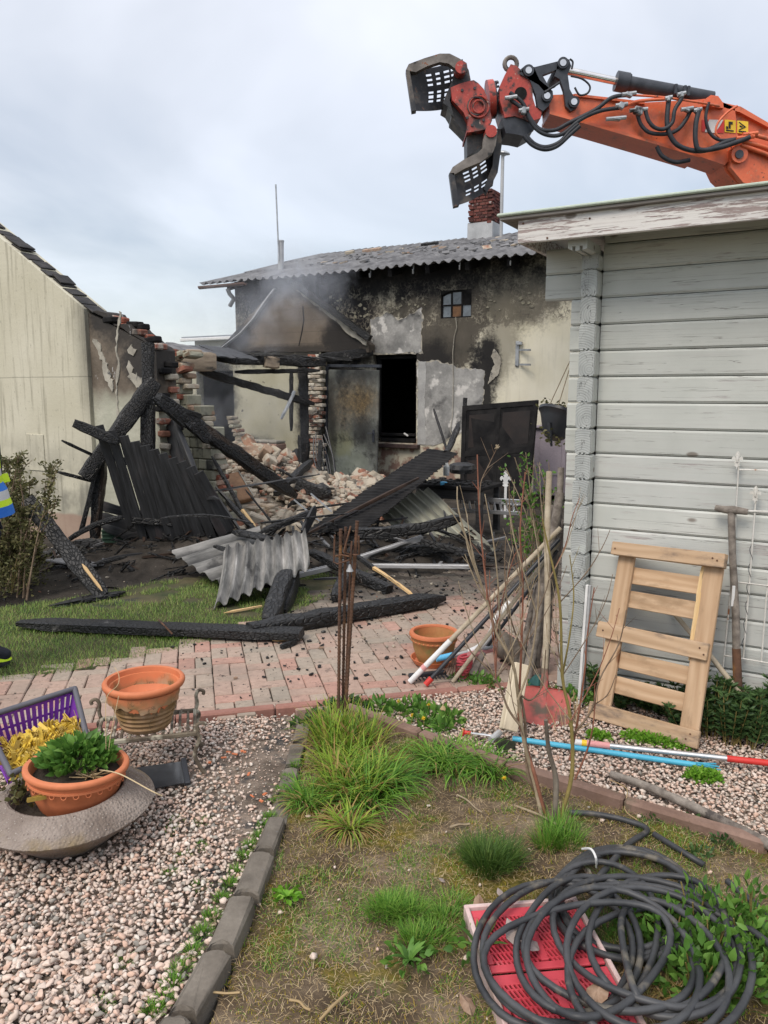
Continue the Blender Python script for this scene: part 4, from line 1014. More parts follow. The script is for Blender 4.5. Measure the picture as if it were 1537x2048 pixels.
dm = MH @ T3(L(652, 740, MH, -.5).x, -.5, 0) @ Matrix.Rotation(R(1.5), 4, 'Y') @ Matrix.Rotation(R(-6), 4, 'Z')
door = thing('metal_door', 'scorched and rust stained grey steel door standing open beside black window opening', 'door', dm)
b = MB(); b.box((.585, 0, 1.03), (1.13, .045, 2.0), .008); obj('door_leaf', b, M['door'], door, dm)
b = MB(); b.box((-.03, .02, 1.03), (.05, .07, 2.12), .004); b.box((.55, .05, 2.10), (1.2, .05, .05), .004); obj('door_frame', b, M['dark_steel'], door, dm)
b = MB(); b.box((1.07, -.03, .90), (.05, .015, .22), .004); b.tube([(1.07, -.03, .94), (1.07, -.075, .94), (.98, -.08, .94)], .011, 8); obj('handle', b, M['dark_steel'], door, dm)
for z in (.35, 1.7): b = MB(); b.tube([(.0, -.02, z - .06), (.0, -.02, z + .06)], .016, 8); obj('hinge', b, M['dark_steel'], door, dm)
# ================================================================ THE LEFT BARN
barn = thing('barn_gable', 'cream rendered barn gable with rain streaks and dark verge tiles', 'barn', MBN)
bz = lambda x: 3.347 - .636 * (x + .984)
b = MB(); b.prism([(-4.6, -.1), (.35, -.1), (.35, bz(.35)), (-2.6, bz(-2.6)), (-4.6, 3.1)], .3); obj('wall', b, M['barn'], barn, MBN)
b = MB(); b.box((.02, -.006, .9), (.30, .012, .42), .004)
o = obj('plaster_patch', b, M['barn'], barn, MBN @ T3(-.62, 0, .04))
b = MB(); b.add([(-2.6, .1, bz(-2.6) + .02), (.45, .1, bz(.45) + .02), (.45, 9, bz(.45) + .02), (-2.6, 9, bz(-2.6) + .02), (-2.6, .1, bz(-2.6) - .06), (.45, .1, bz(.45) - .06), (.45, 9, bz(.45) - .06), (-2.6, 9, bz(-2.6) - .06)], [(0, 1, 2, 3), (7, 6, 5, 4), (0, 4, 5, 1), (1, 5, 6, 2)])
tl = mesh_of('roof_tile', MB().box((0, 0, 0), (.17, .2, .015), .005), M['roof_tile'])
x = -2.6; k = 0
while x < .5:
    put('roof_tile', tl, barn, MBN @ T3(x, .155 + rng.uniform(-.03, .02), bz(x) + .012 + rng.uniform(-.008, .01)) @ Matrix.Rotation(math.atan(.636) - .05 + rng.uniform(-.09, .09), 4, 'Y') @ Matrix.Rotation(rng.uniform(-.08, .08), 4, 'Z')); x += .165
    if k % 4 == 2: put('roof_tile', tl, barn, MBN @ T3(x, .15, bz(x) + .048) @ Matrix.Rotation(math.atan(.636) + rng.uniform(-.2, .1), 4, 'Y'))
    k += 1
tp = [(.352, 2.50), (.50, 2.47), (.62, 2.44), (.70, 2.33), (.95, 2.31), (1.08, 2.20), (1.22, 2.12), (1.36, 2.05)]
b = MB(); b.prism([(.352, -.1), (1.33, -.1)] + [(min(x, 1.33), z) for x, z in ragged(tp[::-1], .07, .012)][:-1] + [(.352, 2.46)], .26, 0, None, .05); bw = obj('burnt_wall', b, M['barn_burnt'], barn, MBN)
ck = [(.86, 2.45), (.80, 2.25), (.76, 2.05), (.79, 1.9), (.74, 1.7), (.73, 1.45), (.76, 1.3)]
ck = ragged([(x + .010, z) for x, z in ck] + [(x - .014, z) for x, z in ck[::-1]], .04, .014); b = MB(); b.prism(ck, .012, 0, None, .038); obj('cracked_plaster', b, M['flake'], bw, MBN)
for pts_ in ([(.40, 2.2), (.50, 2.0), (.56, 1.85), (.6, 1.7), (.66, 1.62), (.68, 1.75), (.6, 1.95), (.5, 2.15)], [(.92, 1.95), (1.02, 1.82), (1.18, 1.72), (1.28, 1.62), (1.25, 1.52), (1.05, 1.66), (.93, 1.78)], [(.98, 2.12), (1.05, 2.05), (1.0, 1.98), (.94, 2.05)]):
    b = MB(); b.prism(ragged(pts_, .03, .024), .012, 0, None, .038); obj('loose_plaster', b, M['flake'], bw, MBN)
bb, bb2, bb3 = (mesh_of('brick', MB().box((0, 0, 0), (w_b, .11, .062), .012), M[m_b]) for w_b, m_b in ((.20, 'brick'), (.13, 'brick'), (.17, 'soot')))
wsx = mesh_of('brick', MB().box((0, 0, 0), (.12, .13, .062), .014), M['rubble'])
for i in range(len(tp) - 1):
    (xa, za), (xb, zb) = tp[i], tp[i + 1]
    for k in range(2):
        t = (k + .5) / 2
        if i in (0, 1): continue
        put('brick', rng.choice((bb, bb2, bb3)), bw, MBN @ T3(xa + (xb - xa) * t + rng.uniform(-.04, .04), .13 + rng.uniform(-.05, .06), za + (zb - za) * t - rng.uniform(-.02, .03)) @ Matrix.Rotation(rng.uniform(-.2, .2), 4, 'Z') @ Matrix.Rotation(rng.uniform(-.15, .25), 4, 'Y'))
for c in range(31):
    if rng.random() < .9: put('brick', rng.choice((bb2, bb3, bb2, wsx)), bw, MBN @ T3(1.35 + rng.uniform(-.03, .03), .10 + .13 * (c % 2) + rng.uniform(-.03, .03), .05 + c * .064) @ Matrix.Rotation(rng.uniform(-.3, .3), 4, 'Z') @ Matrix.Rotation(rng.uniform(-.1, .1), 4, 'Y'))
EDGE = [(385, 745), (386, 780), (392, 800), (412, 812), (418, 835), (432, 862), (445, 878), (452, 930), (460, 1000)]
SY = 1.05
ez = [L(*p, MBN, SY) for p in EDGE]
def xmax(z):
    for a, c in zip(ez, ez[1:]):
        if c.z <= z <= a.z: return a.x + (c.x - a.x) * (a.z - z) / max(1e-6, a.z - c.z)
    return ez[-1].x if z < ez[-1].z else None
stub = thing('stone_stub_wall', 'stepped stub of whitewashed stone wall with broken brick end beside rubble', 'wall', MBN @ T3(1.7, SY, 0))
wsm = [mesh_of('stone', MB().box((0, 0, 0), (w, .24, .118), .012), M['whitestone']) for w in (.12, .15)]
def lump(a, b_, c, sd):
    m_ = MB(); m_.box((0, 0, 0), (a, b_, c), .014); r_ = random.Random(sd); m_.v = [tuple(q * (1 + r_.uniform(-.14, .14)) for q in v) for v in m_.v]; return m_
rbm = [mesh_of('brick', lump(.13, .2, .062, i), M[k]) for i, k in enumerate(('rubble', 'brick', 'rubble', 'whitestone', 'rubble'))]
zr = .06; row = 0; xs0_ = L(308, 800, MBN, SY).x
while zr < ez[0].z:
    xm = (xmax(zr) or 1.8) - .05; x = xs0_ + (.06 if row % 2 else 0)
    while x < xm - .10:
        w = row % 2; put('stone', wsm[w], stub, MBN @ T3(x + .06, SY + .04 + rng.uniform(-.008, .008), zr) @ Matrix.Rotation(rng.uniform(-.03, .03), 4, 'Y')); x += (.125, .155)[w]
    for k in range(2):
        if rng.random() < .42: continue
        put('brick', rng.choice(rbm), stub, MBN @ T3(xm - .11 + rng.uniform(-.03, .07), SY + .05 + rng.uniform(-.05, .05), zr - .03 + k * .062) @ Matrix.Rotation(rng.uniform(-.25, .25), 4, 'Z') @ Matrix.Rotation(rng.uniform(-.12, .12), 4, 'Y'))
    zr += .123; row += 1
for k in range(14):                                  # loose stones and bricks on top of the stub
    q = L(rng.uniform(316, 384), rng.uniform(700, 742), MBN, SY); put('brick', rng.choice(rbm), stub, MBN @ T3(q.x, SY + .04 + rng.uniform(-.05, .05), max(q.z, ez[0].z - .02)) @ Matrix.Rotation(rng.uniform(-.6, .6), 4, 'Z') @ Matrix.Rotation(rng.uniform(-.4, .4), 4, 'Y'))
q0 = L(487, 850, MH, -1.6); ib = thing('broken_brick_jamb', 'thin toothed remains of a brick partition inside the smoky room', 'wall', MH @ T3(q0.x, -1.6, 0))
for c in range(16):
    z = .05 + c * .075; put('brick', rng.choice(rbm), ib, MH @ T3(q0.x - .05 - .03 * max(0, c - 9) + rng.uniform(-.03, .03), -1.6, z) @ Matrix.Rotation(rng.uniform(-.2, .2), 4, 'Z'))
    if c < 9: put('brick', rng.choice(rbm), ib, MH @ T3(q0.x + .07 - .012 * c + rng.uniform(-.02, .02), -1.62, z) @ Matrix.Rotation(rng.uniform(-.2, .2), 4, 'Z'))
fb = thing('far_building', 'white low building with grey eaves far behind the annex', 'building', frame(A(445, 700, 30)))
fm = MW[fb]; b = MB(); b.box((2.1, 3, -1.0), (7, 6, 3.0)); obj('wall', b, M['far_wall'], fb, fm)
b = MB(); b.add([(-1.7, -.4, .42), (5.9, -.4, .42), (5.9, 6.4, .9), (-1.7, 6.4, .9), (-1.7, -.4, .52), (5.9, -.4, .52), (5.9, 6.4, 1.0), (-1.7, 6.4, 1.0)], [(3, 2, 1, 0), (4, 5, 6, 7), (0, 1, 5, 4), (1, 2, 6, 5), (2, 3, 7, 6), (3, 0, 4, 7)]); obj('roof', b, M['far_roof'], fb, fm)
b = MB(); b.box((2.1, -.45, .40), (7.6, .1, .12), .02); obj('gutter', b, M['white'], fb, fm)
# ================================================================ THE LOG-BUILT SHED
shed = thing('garden_shed', 'weathered pale grey log-built garden shed with flat roof and peeling fascia', 'shed', MS)
PH = .1558                                            # plank height
def plank_prof(h, d):                                 # y,z section with chamfered front corners
    c = .010
    return [(0, c * 1.2), (c, 0), (d, 0), (d, h), (c, h), (0, h - c * 1.2)]
def plank_mb(x0, x1, h=PH - .004, d=.055):
    pr = plank_prof(h, d); b = MB(); n = max(2, int((x1 - x0) / .35)); rr = []
    for i in range(n + 1):
        x = x0 + (x1 - x0) * i / n
        rr.append([(x - (x0 + x1) / 2, y, z) for y, z in pr])
    b.loft(rr); return b
fw = put('front_wall', None, shed, MS); sw_ = put('side_wall', None, shed, MS)
pm = {}
def plank(x0, x1, z, par, mat, side=False):
    key = (round(x1 - x0, 3), mat)
    if key not in pm: pm[key] = mesh_of('plank', plank_mb(x0, x1), M[mat], 25)
    base_ = MS @ (Matrix.Rotation(R(90), 4, 'Z') if side else Matrix.Identity(4))
    return put('plank', pm[key], par, base_ @ T3((x0 + x1) / 2, rng.uniform(0, .002), z))
NPL = 16
for i in range(-2, NPL):
    z = i * PH + .002
    worn = 'shed_worn' if i < 11 and rng.random() < .62 else 'shed'
    xe = -.30 if i >= 14 else -.135 + rng.uniform(-.006, .006)
    plank(-.052 + .104, 2.9, z, fw, worn)                         # wall board right of the corner
    m_ = plank(xe, -.056, z, fw, 'shed' if i >= 13 else worn)       # stub of the same log left of the corner
    plank(.003, 3.0, z, sw_, 'shed_worn', True)  # runs back along +y
b = MB(); b.box((1.476, .0275, 2.531), (2.848, .055, .070), .004); obj('plank', b, M['shed'], fw, MS)
lg = []
for q in range(2):
    h = PH - .005; n_ = .009
    o_ = [(-.047, .012), (-.036, 0), (-.018, 0), (-.018, n_), (-.006, n_), (-.006, 0), (.006, 0), (.006, n_), (.018, n_), (.018, 0), (.036, 0), (.047, .012),
          (.047, h - .012), (.036, h), (.018, h), (.018, h + n_ * .5), (.006, h + n_ * .5), (.006, h), (-.006, h), (-.006, h + n_ * .5), (-.018, h + n_ * .5), (-.018, h), (-.036, h), (-.047, h - .012)]
    b = MB(); b.prism([(-.050, .012), (-.038, 0), (.038, 0), (.050, .012), (.050, PH - .017), (.038, PH - .005), (-.038, PH - .005), (-.050, PH - .017)], .092, 0, None, .012)
    b.prism(o_, .012, 1); lg.append(mesh_of('log_end', b, [M['shed'], M['endgrain']]))
for i in range(-2, NPL):
    z = i * PH + .002; j = rng.uniform(-.004, .004)
    put('log_end', lg[i % 2], sw_, MS @ T3(j, -.106 + rng.uniform(-.004, .003), z) @ Matrix.Diagonal((1, 1, .55 if i == NPL - 1 else 1, 1)))
b = MB(); b.prism([(-.055, 0), (-.030, -.012), (-.030, 0.01), (-.012, .01), (-.012, -.016), (.012, -.016), (.012, .01), (.03, .01), (.03, -.016), (.055, -.006), (.055, .045), (-.055, .045)], .30); obj('purlin', b, M['shed'], shed, MS @ T3(-.02, -.30, 2.432))
b = MB(); b.box((1.42, -.365, 2.538), (3.54, .03, .134), .004); o = obj('fascia_board', b, M['fascia'], shed, MS @ T3(0, 0, 0));
b = MB(); b.box((1.42, 1.35, 2.585), (3.54, 3.398, .035), .0); obj('roof_deck', b, M['shed'], shed, MS)
b = MB(); b.box((-.335, 1.35, 2.538), (.03, 3.398, .13), .004); obj('side_fascia', b, M['fascia'], shed, MS)
b = MB(); b.box((1.40, 1.34, 2.6125), (3.70, 3.50, .020), .004); obj('roof_overhang', b, mk('grey_board', (.20, .185, .17), (.27, .25, .235), 6, (.5, 4, 4)), shed, MS)
b = MB(); b.box((1.40, 1.34, 2.632), (3.73, 3.53, .018), .006); obj('roof_felt', b, M['green_trim'], shed, MS)
b = MB(); b.box((1.45, 1.45, 1.1), (2.6, 2.7, 2.7)); obj('inner_lining', b, M['soot'], shed, MS)
for (px, py) in ((1047, 447), (1180, 437), (1095, 476)):
    q = L(px, py, MS, -.382); b = MB(); b.lathe([(0, .003), (.006, .003), (.006, 0), (0, 0)], 8); obj('nail', b, M['rust'], shed, MS @ T3(q.x, -.381, q.z) @ Matrix.Rotation(R(90), 4, 'X'))
# ================================================================ THE EXCAVATOR
EY = 10.0
ex = thing('excavator', 'orange excavator arm with red rotator holding an open sorting grab', 'excavator', A(1900, 1050, EY + .4))
def px3(x, y, Y=EY): return A(x, y, Y)
def slab(pts, Y0, th, bev=0.0):                     # side outline at distance Y0 with real thickness behind it
    mb = MB(); n = len(pts); f_ = [A(x, y, Y0) for x, y in pts]; r_ = [p + Vector((0, th, 0)) for p in f_]
    return mb.add(f_ + r_, [tuple(range(n)), tuple(range(2 * n - 1, n - 1, -1))] + [(i, (i + 1) % n, n + (i + 1) % n, n + i) for i in range(n)])
def pin(mb, x, y, Y, r, ln, seg=20, mi=0):
    p = A(x, y, Y); mb.tube([p, p + Vector((0, ln, 0))], r, seg, mi)
def part(name, mb, mat, smooth=False, par=None): return obj(name, mb, M[mat] if isinstance(mat, str) else mat, par or ex, None, smooth)
arm = part('stick_arm', slab([(1098, 190), (1150, 188), (1200, 196), (1290, 205), (1395, 199), (1428, 196), (1470, 215), (1480, 300), (1450, 330), (1400, 313), (1290, 280), (1180, 248), (1100, 226)], EY, .42), 'orange')
part('arm_top_rail', slab([(1150, 187), (1290, 203), (1290, 208), (1150, 192)], EY - .03, .48), 'orange', par=arm)
part('arm_bottom_rail', slab([(1100, 222), (1180, 244), (1290, 276), (1400, 309), (1400, 315), (1290, 282), (1180, 250), (1100, 228)], EY - .03, .48), 'orange', par=arm)
b = slab([(1408, 200), (1422, 190), (1437, 192), (1447, 206), (1448, 216), (1408, 212)], EY - .05, .1); pin(b, 1429, 203, EY - .09, .06, .2); part('cylinder_lug', b, 'orange', par=arm)
boom = part('boom', slab([(1446, 205), (1482, 215), (1540, 250), (1700, 330), (1960, 560), (2100, 900), (1990, 950), (1850, 650), (1640, 440), (1520, 385), (1487, 378), (1452, 345), (1440, 320), (1452, 300)], EY + .06, .46), 'orange')
b = slab([(1460, 300), (1475, 287), (1500, 285), (1540, 300), (1640, 355), (1640, 430), (1530, 378), (1487, 365), (1462, 335)], EY - .05, .1); pin(b, 1480, 308, EY - .1, .10, .3); part('boom_cheek', b, 'orange', par=boom)
b = MB(); pin(b, 1480, 308, EY - .12, .05, .06); part('pivot_pin', b, 'dark_steel', par=boom)
b = slab([(1445, 205), (1482, 213), (1540, 247), (1540, 256), (1480, 224), (1445, 214)], EY + .0, .56); part('boom_top_plate', b, 'orange', par=boom)
def cyl(p0, p1, r): b = MB(); b.tube([p0, p1], r, 20); return b
part('bucket_cylinder', cyl(A(1235, 163, EY + .12), A(1425, 198, EY + .12), .085), 'dark_steel', 40)
cyb = bpy.data.objects['bucket_cylinder']
b = MB(); b.tube([A(1232, 162, EY + .12), A(1256, 166.5, EY + .12)], .115, 20); b.box((0, 0, 0), (.16, .1, .08), .01, 0, T3(*A(1250, 157, EY + .1))); part('gland', b, 'dark_steel', 40, cyb)
for x in (1346, 1364, 1371): b = MB(); b.box((0, 0, 0), (.04, .24, .12), .008, 0, T3(*A(x, 185 + (x - 1346) * .15, EY + .12))); part('pipe_clamp', b, 'dark_steel', False, cyb)
part('piston_rod', cyl(A(1132, 141, EY + .12), A(1236, 163, EY + .12), .045), 'chrome', 40)
def plate_link(name, pts, mats='dark_steel'):
    o1 = part(name, slab(pts, EY - .06, .07), mats)
    part(name, slab(pts, EY + .40, .07), mats)
    return o1
plate_link('tipping_link', [(1114, 138), (1116, 122), (1127, 115), (1139, 119), (1143, 132), (1136, 148), (1140, 178), (1154, 205), (1154, 216), (1142, 222), (1132, 212), (1128, 180), (1120, 158), (1110, 152)])
plate_link('guide_link', [(1040, 148), (1050, 132), (1070, 134), (1118, 122), (1122, 136), (1085, 150), (1098, 172), (1106, 188), (1100, 196), (1078, 170)])
plate_link('coupler_link', [(1040, 140), (1052, 130), (1068, 134), (1080, 160), (1106, 182), (1107, 194), (1098, 212), (1086, 222), (1076, 215), (1072, 190), (1060, 160)])
for (x, y) in ((1127, 125), (1058, 140), (1095, 191), (1149, 203)):
    b = MB(); pin(b, x, y, EY - .10, .065, .62); p_ = part('link_pin', b, 'dark_steel'); b = MB(); pin(b, x, y, EY - .115, .038, .03); part('pin_head', b, 'chrome', False, p_)
b = slab([(1000, 172), (1010, 150), (1022, 128), (1034, 132), (1056, 152), (1066, 168), (1066, 195), (1072, 215), (1084, 220), (1082, 236), (1060, 243), (1030, 232), (1010, 235), (1000, 200)], EY - .04, .5)
cp = part('quick_coupler', b, 'red_paint')
b = MB(); pin(b, 1042, 187, EY - .05, .075, .05); part('bore_shade_disc', b, 'soot', False, cp)  # solid black disc painted in for the shade inside the coupler's hole
b = MB(); c = A(1022, 128, EY + .1); b.tube([c + Vector((math.cos(a) * .075, 0, math.sin(a) * .075)) for a in [2 * math.pi * k / 16 for k in range(17)]], .028, 8); part('lifting_eye', b, 'jaw_rim', 40, cp)
b = slab([(1004, 236), (1040, 233), (1068, 246), (1066, 262), (1048, 272), (1030, 268), (1012, 266)], EY - .02, .45); part('coupler_base', b, 'dark_steel', False, cp)
ax0, ax1 = A(975, 200, EY + .2), A(1003, 196, EY + .2)
b = MB(); b.tube([ax0, ax0.lerp(ax1, .45)], .22, 32); part('swivel_flange', b, 'red_paint', 40)
b = MB(); d_ = (ax1 - ax0)
b.tube([ax0.lerp(ax1, .1), ax0.lerp(ax1, .55)], .20, 32); part('rotator_ring', b, 'dark_steel', 40)
rg = bpy.data.objects['rotator_ring']
for k in range(14):
    a = 2 * math.pi * k / 14; v_ = Vector((0, math.cos(a), math.sin(a))) * .185; b = MB(); b.tube([ax0.lerp(ax1, .5) + v_, ax0.lerp(ax1, .7) + v_], .014, 6); part('bolt', b, 'dark_steel', False, rg)
b = slab([(902, 175), (918, 168), (935, 163), (948, 160), (957, 166), (968, 178), (974, 192), (985, 240), (972, 258), (955, 262), (934, 265), (936, 243), (928, 225), (905, 200)], EY - .08, .56); gh = part('grab_housing', b, 'red_paint')
for (x, y, r_) in ((958, 213, .12), (958, 213, .07), (953, 212, .10)):
    p_ = A(x, y, EY - .1 - .012 * (r_ < .1)); b = MB(); b.tube([p_ + Vector((math.cos(a) * r_, 0, math.sin(a) * r_)) for a in [2 * math.pi * k / 24 for k in range(25)]], .012, 6); part('hub_ring', b, 'jaw' if r_ == .10 else 'red_paint', False, gh)
for (x, y) in ((925, 180), (950, 176), (962, 190), (968, 240), (945, 250), (935, 235)):
    b = MB(); pin(b, x, y, EY - .095, .018, .03, 6); part('bolt', b, 'jaw', False, gh)
b = slab([(900, 205), (930, 235), (936, 265), (934, 312), (962, 300), (975, 262), (965, 300), (955, 310), (937, 313), (926, 262), (903, 236)], EY + .1, .3);
b = slab([(902, 190), (926, 222), (936, 250), (938, 262), (976, 262), (970, 285), (948, 305), (935, 312), (934, 268), (922, 255), (903, 236)], EY + .05, .35); part('grab_underframe', b, 'jaw')
def jaw_shell(name, quad, bulge, slots, label=None, nu=52, nv=44):
    (a, b_, c, d) = quad                              # tl, tr, br, bl pixel corners with depth
    V = []; F_ = []
    def pt(u, v, off):
        top = Vector(a).lerp(Vector(b_), u); bot = Vector(d).lerp(Vector(c), u); q = top.lerp(bot, v)
        arc = bulge[0] * math.sin(math.pi * u); arc2 = bulge[1] * math.sin(math.pi * v)
        return A(q.x + bulge[2] * math.sin(math.pi * v), q.y + arc, q.z + arc2 + off)
    hole = np.zeros((nu, nv), bool)
    for i in range(nu):
        for k in range(nv):
            u, v = (i + .5) / nu, (k + .5) / nv
            for (u0, v0, du, dv) in slots:
                if abs(u - u0) < du and abs(v - v0) < dv: hole[i, k] = True
    mb = MB()
    for off in (0, .02):
        for i in range(nu + 1):
            for k in range(nv + 1): mb.v.append(tuple(pt(i / nu, k / nv, off)))
    id_ = lambda i, k, s_: s_ * (nu + 1) * (nv + 1) + i * (nv + 1) + k
    sol = lambda i, k: 0 <= i < nu and 0 <= k < nv and not hole[i, k]
    for i in range(nu):
        for k in range(nv):
            if hole[i, k]: continue
            mb.f.append((id_(i, k, 0), id_(i + 1, k, 0), id_(i + 1, k + 1, 0), id_(i, k + 1, 0))); mb.f.append((id_(i, k, 1), id_(i, k + 1, 1), id_(i + 1, k + 1, 1), id_(i + 1, k, 1)))
            for (di, dk, e0, e1) in ((-1, 0, (i, k), (i, k + 1)), (1, 0, (i + 1, k), (i + 1, k + 1)), (0, -1, (i, k), (i + 1, k)), (0, 1, (i, k + 1), (i + 1, k + 1))):
                if not sol(i + di, k + dk): mb.f.append((id_(*e0, 0), id_(*e1, 0), id_(*e1, 1), id_(*e0, 1)))
    mb.m = [0] * len(mb.f)
    return part(name, mb, 'jaw', 30)
def slotgrid(us, vs, du, dv, sk=.0): return [(u, v + sk * (u - .5), du, dv) for u in us for v in vs]
Y1 = EY - .15
su = [.36, .52, .68, .82]
j1 = jaw_shell('upper_jaw', ((815, 142, Y1), (926, 118, Y1 + .5), (918, 212, Y1 + .5), (828, 222, Y1)), (4, .06, 5), slotgrid(su, (.16, .27, .38), .046, .024) + slotgrid(su[:4], (.56, .67, .78), .046, .024))
part('jaw_rim', slab([(812, 140), (818, 128), (850, 116), (880, 107), (900, 107), (918, 116), (934, 126), (936, 138), (926, 146), (912, 138), (898, 127), (880, 124), (855, 132), (832, 144)], Y1 - .03, .09), 'jaw_rim', False, j1)
part('cutting_edge', slab([(812, 140), (820, 142), (833, 220), (824, 222)], Y1 - .03, .12), 'jaw', False, j1)
part('jaw_arm', slab([(912, 128), (926, 120), (938, 140), (942, 160), (925, 172), (905, 180), (900, 200), (908, 232), (896, 212), (886, 206), (905, 160)], EY - .02, .42), 'jaw', False, j1)
b = MB(); pin(b, 923, 134, EY - .2, .07, .6); part('jaw_pin', b, 'red_paint', 40, j1)
j2 = jaw_shell('lower_jaw', ((901, 347, Y1), (986, 300, Y1 + .45), (986, 372, Y1 + .45), (911, 412, Y1)), (6, .05, 4), slotgrid((.34, .54, .74), (.14, .25, .36), .065, .026) + slotgrid((.34, .54, .74), (.66, .78), .065, .026))
part('jaw_rim', slab([(900, 345), (906, 334), (930, 318), (955, 306), (966, 296), (968, 274), (976, 256), (988, 252), (996, 262), (992, 290), (986, 306), (962, 324), (930, 337), (908, 350)], Y1 - .03, .10), 'jaw_rim', False, j2)
part('cutting_edge', slab([(899, 346), (909, 346), (919, 410), (908, 413)], Y1 - .03, .12), 'jaw', False, j2)
part('jaw_arm', slab([(984, 258), (1002, 258), (1004, 290), (996, 345), (975, 385), (968, 378), (986, 330), (988, 300)], EY + .18, .16), 'jaw', False, j2)
b = MB(); pin(b, 983, 262, EY - .2, .07, .6); part('jaw_pin', b, 'red_paint', 40, j2)
def hose(pts, r=.024, mat='rubber', name='hydraulic_hose', dY=-.12):
    P = [A(x, y, EY + dY) for x, y in pts]; b = MB(); b.tube(spline(P, 8), r, 8); return part(name, b, mat, 60)
def spline(P, k=8, closed=False):
    P = [Vector(p) for p in P]; n = len(P); out = []
    for i in range(n if closed else n - 1):
        p0, p1, p2, p3 = (P[(i - 1) % n], P[i], P[(i + 1) % n], P[(i + 2) % n]) if closed else (P[max(i - 1, 0)], P[i], P[i + 1], P[min(i + 2, n - 1)])
        for j in range(k):
            t = j / k; out.append(.5 * ((2 * p1) + (p2 - p0) * t + (2 * p0 - 5 * p1 + 4 * p2 - p3) * t * t + (3 * p1 - p0 - 3 * p2 + p3) * t ** 3))
    if not closed: out.append(P[-1])
    return out
hose([(1020, 185), (1045, 205), (1060, 235), (1080, 258), (1110, 260), (1140, 245), (1190, 220), (1225, 195), (1260, 190)])
hose([(1022, 200), (1050, 222), (1070, 255), (1095, 270), (1125, 268), (1160, 240), (1200, 222), (1245, 215)])
hose([(1048, 272), (1065, 290), (1090, 299), (1115, 292), (1140, 270), (1160, 252)])
hose([(1052, 270), (1070, 288), (1093, 294), (1120, 284), (1140, 262), (1157, 248)])
hose([(1275, 228), (1283, 250), (1300, 265), (1330, 268), (1355, 260), (1372, 240), (1382, 222), (1395, 218)], dY=-.1)
hose([(1290, 215), (1297, 240), (1310, 255), (1328, 258), (1345, 245), (1350, 220), (1362, 200), (1366, 186)], dY=-.14)
hose([(1338, 200), (1335, 250), (1350, 285), (1380, 300), (1415, 300), (1450, 285), (1490, 275)], .03)
hose([(1398, 222), (1392, 250), (1392, 285), (1402, 300), (1440, 295), (1480, 282), (1500, 274)], .03, dY=-.16)
hose([(1418, 205), (1412, 235), (1420, 265), (1440, 280), (1470, 278)], .02)
hose([(1475, 212), (1455, 225), (1437, 245), (1432, 265), (1440, 275)], .014, 'orange')
hose([(1314, 293), (1325, 312), (1350, 324), (1380, 320)], .026, dY=-.02)
hose([(1142, 152), (1165, 158), (1180, 172), (1176, 186), (1160, 190), (1150, 175)], .012)
hose([(1120, 165), (1100, 178), (1090, 185)], .014)
hose([(1140, 118), (1146, 124), (1144, 138)], .012, dY=-.1)
hose([(1245, 214), (1270, 204), (1300, 200), (1340, 198)], .02, 'orange', 'steel_pipe')
hose([(1262, 190), (1330, 195), (1400, 205), (1440, 212)], .014, 'orange', 'steel_pipe')
for (x, y, w, h) in ((1258, 190, .14, .09), (1243, 212, .12, .14), (1277, 222, .18, .16), (1337, 198, .07, .12), (1363, 190, .08, .12), (1374, 220, .12, .08), (1395, 222, .08, .12), (1232, 239, .2, .05), (1022, 197, .12, .06), (1048, 222, .10, .15), (1490, 277, .18, .07), (1500, 270, .15, .06)):
    b = MB(); p_ = A(x, y, EY - .14); w *= .6; h *= .55; b.box((0, 0, 0), (w, .07, h), .012, 0, T3(*p_) @ Matrix.Rotation(rng.uniform(-.5, .5), 4, 'Y')); b.tube([p_ + Vector((-w, -.01, 0)), p_ + Vector((w, -.01, .02))], .024, 8); part('hose_fitting', b, 'galv' if x < 1480 else 'orange')
for pts_ in ([(1485, 282), (1537, 297), (1600, 325)], [(1483, 290), (1537, 310), (1600, 340)], [(1500, 268), (1537, 278), (1600, 300)]): hose(pts_, .026, 'orange', 'steel_pipe', -.1)
def plate(name, pts, mat, dy, par): return part(name, slab(pts, EY - dy, .004), mat, False, par)
for (x, y) in ((1450, 239), (1475, 241)):
    sg = plate('warning_sign', [(x, y), (x + 22, y + 2), (x + 22, y + 27), (x, y + 25)], 'sign_yellow', .010, ex)
    plate('pictogram', [(x + 3, y + 20), (x + 18, y + 21.5), (x + 18, y + 24), (x + 3, y + 22.5)], 'sign_black', .016, sg)
    if x == 1450:
        plate('pictogram', [(x + 8, y + 4), (x + 16, y + 4.5), (x + 16, y + 10), (x + 12, y + 9), (x + 12, y + 18), (x + 8, y + 17.5)], 'sign_black', .016, sg)
        plate('pictogram', [(x + 3, y + 13), (x + 7, y + 14), (x + 7, y + 19), (x + 3, y + 18.5)], 'sign_black', .016, sg)
    else:
        plate('pictogram', [(x + 3, y + 3), (x + 5, y + 3), (x + 18, y + 13), (x + 5, y + 19), (x + 3, y + 18), (x + 14, y + 13)], 'sign_black', .016, sg)
        plate('pictogram', [(x + 5, y + 9), (x + 11, y + 12), (x + 10, y + 14), (x + 5, y + 12)], 'sign_black', .016, sg)
plate('chevron_sticker', [(1404, 240), (1418, 239), (1409, 264), (1404, 263)], 'red_plain', .008, arm)
plate('chevron_sticker', [(1419, 239), (1447, 240), (1440, 252), (1430, 266), (1410, 264)], 'white', .008, arm)
plate('chevron_sticker', [(1449, 240), (1448, 266), (1431, 266), (1441, 252)], 'red_plain', .008, arm)
em = A(1960, 1090, EY + 1.2); em.z = 0
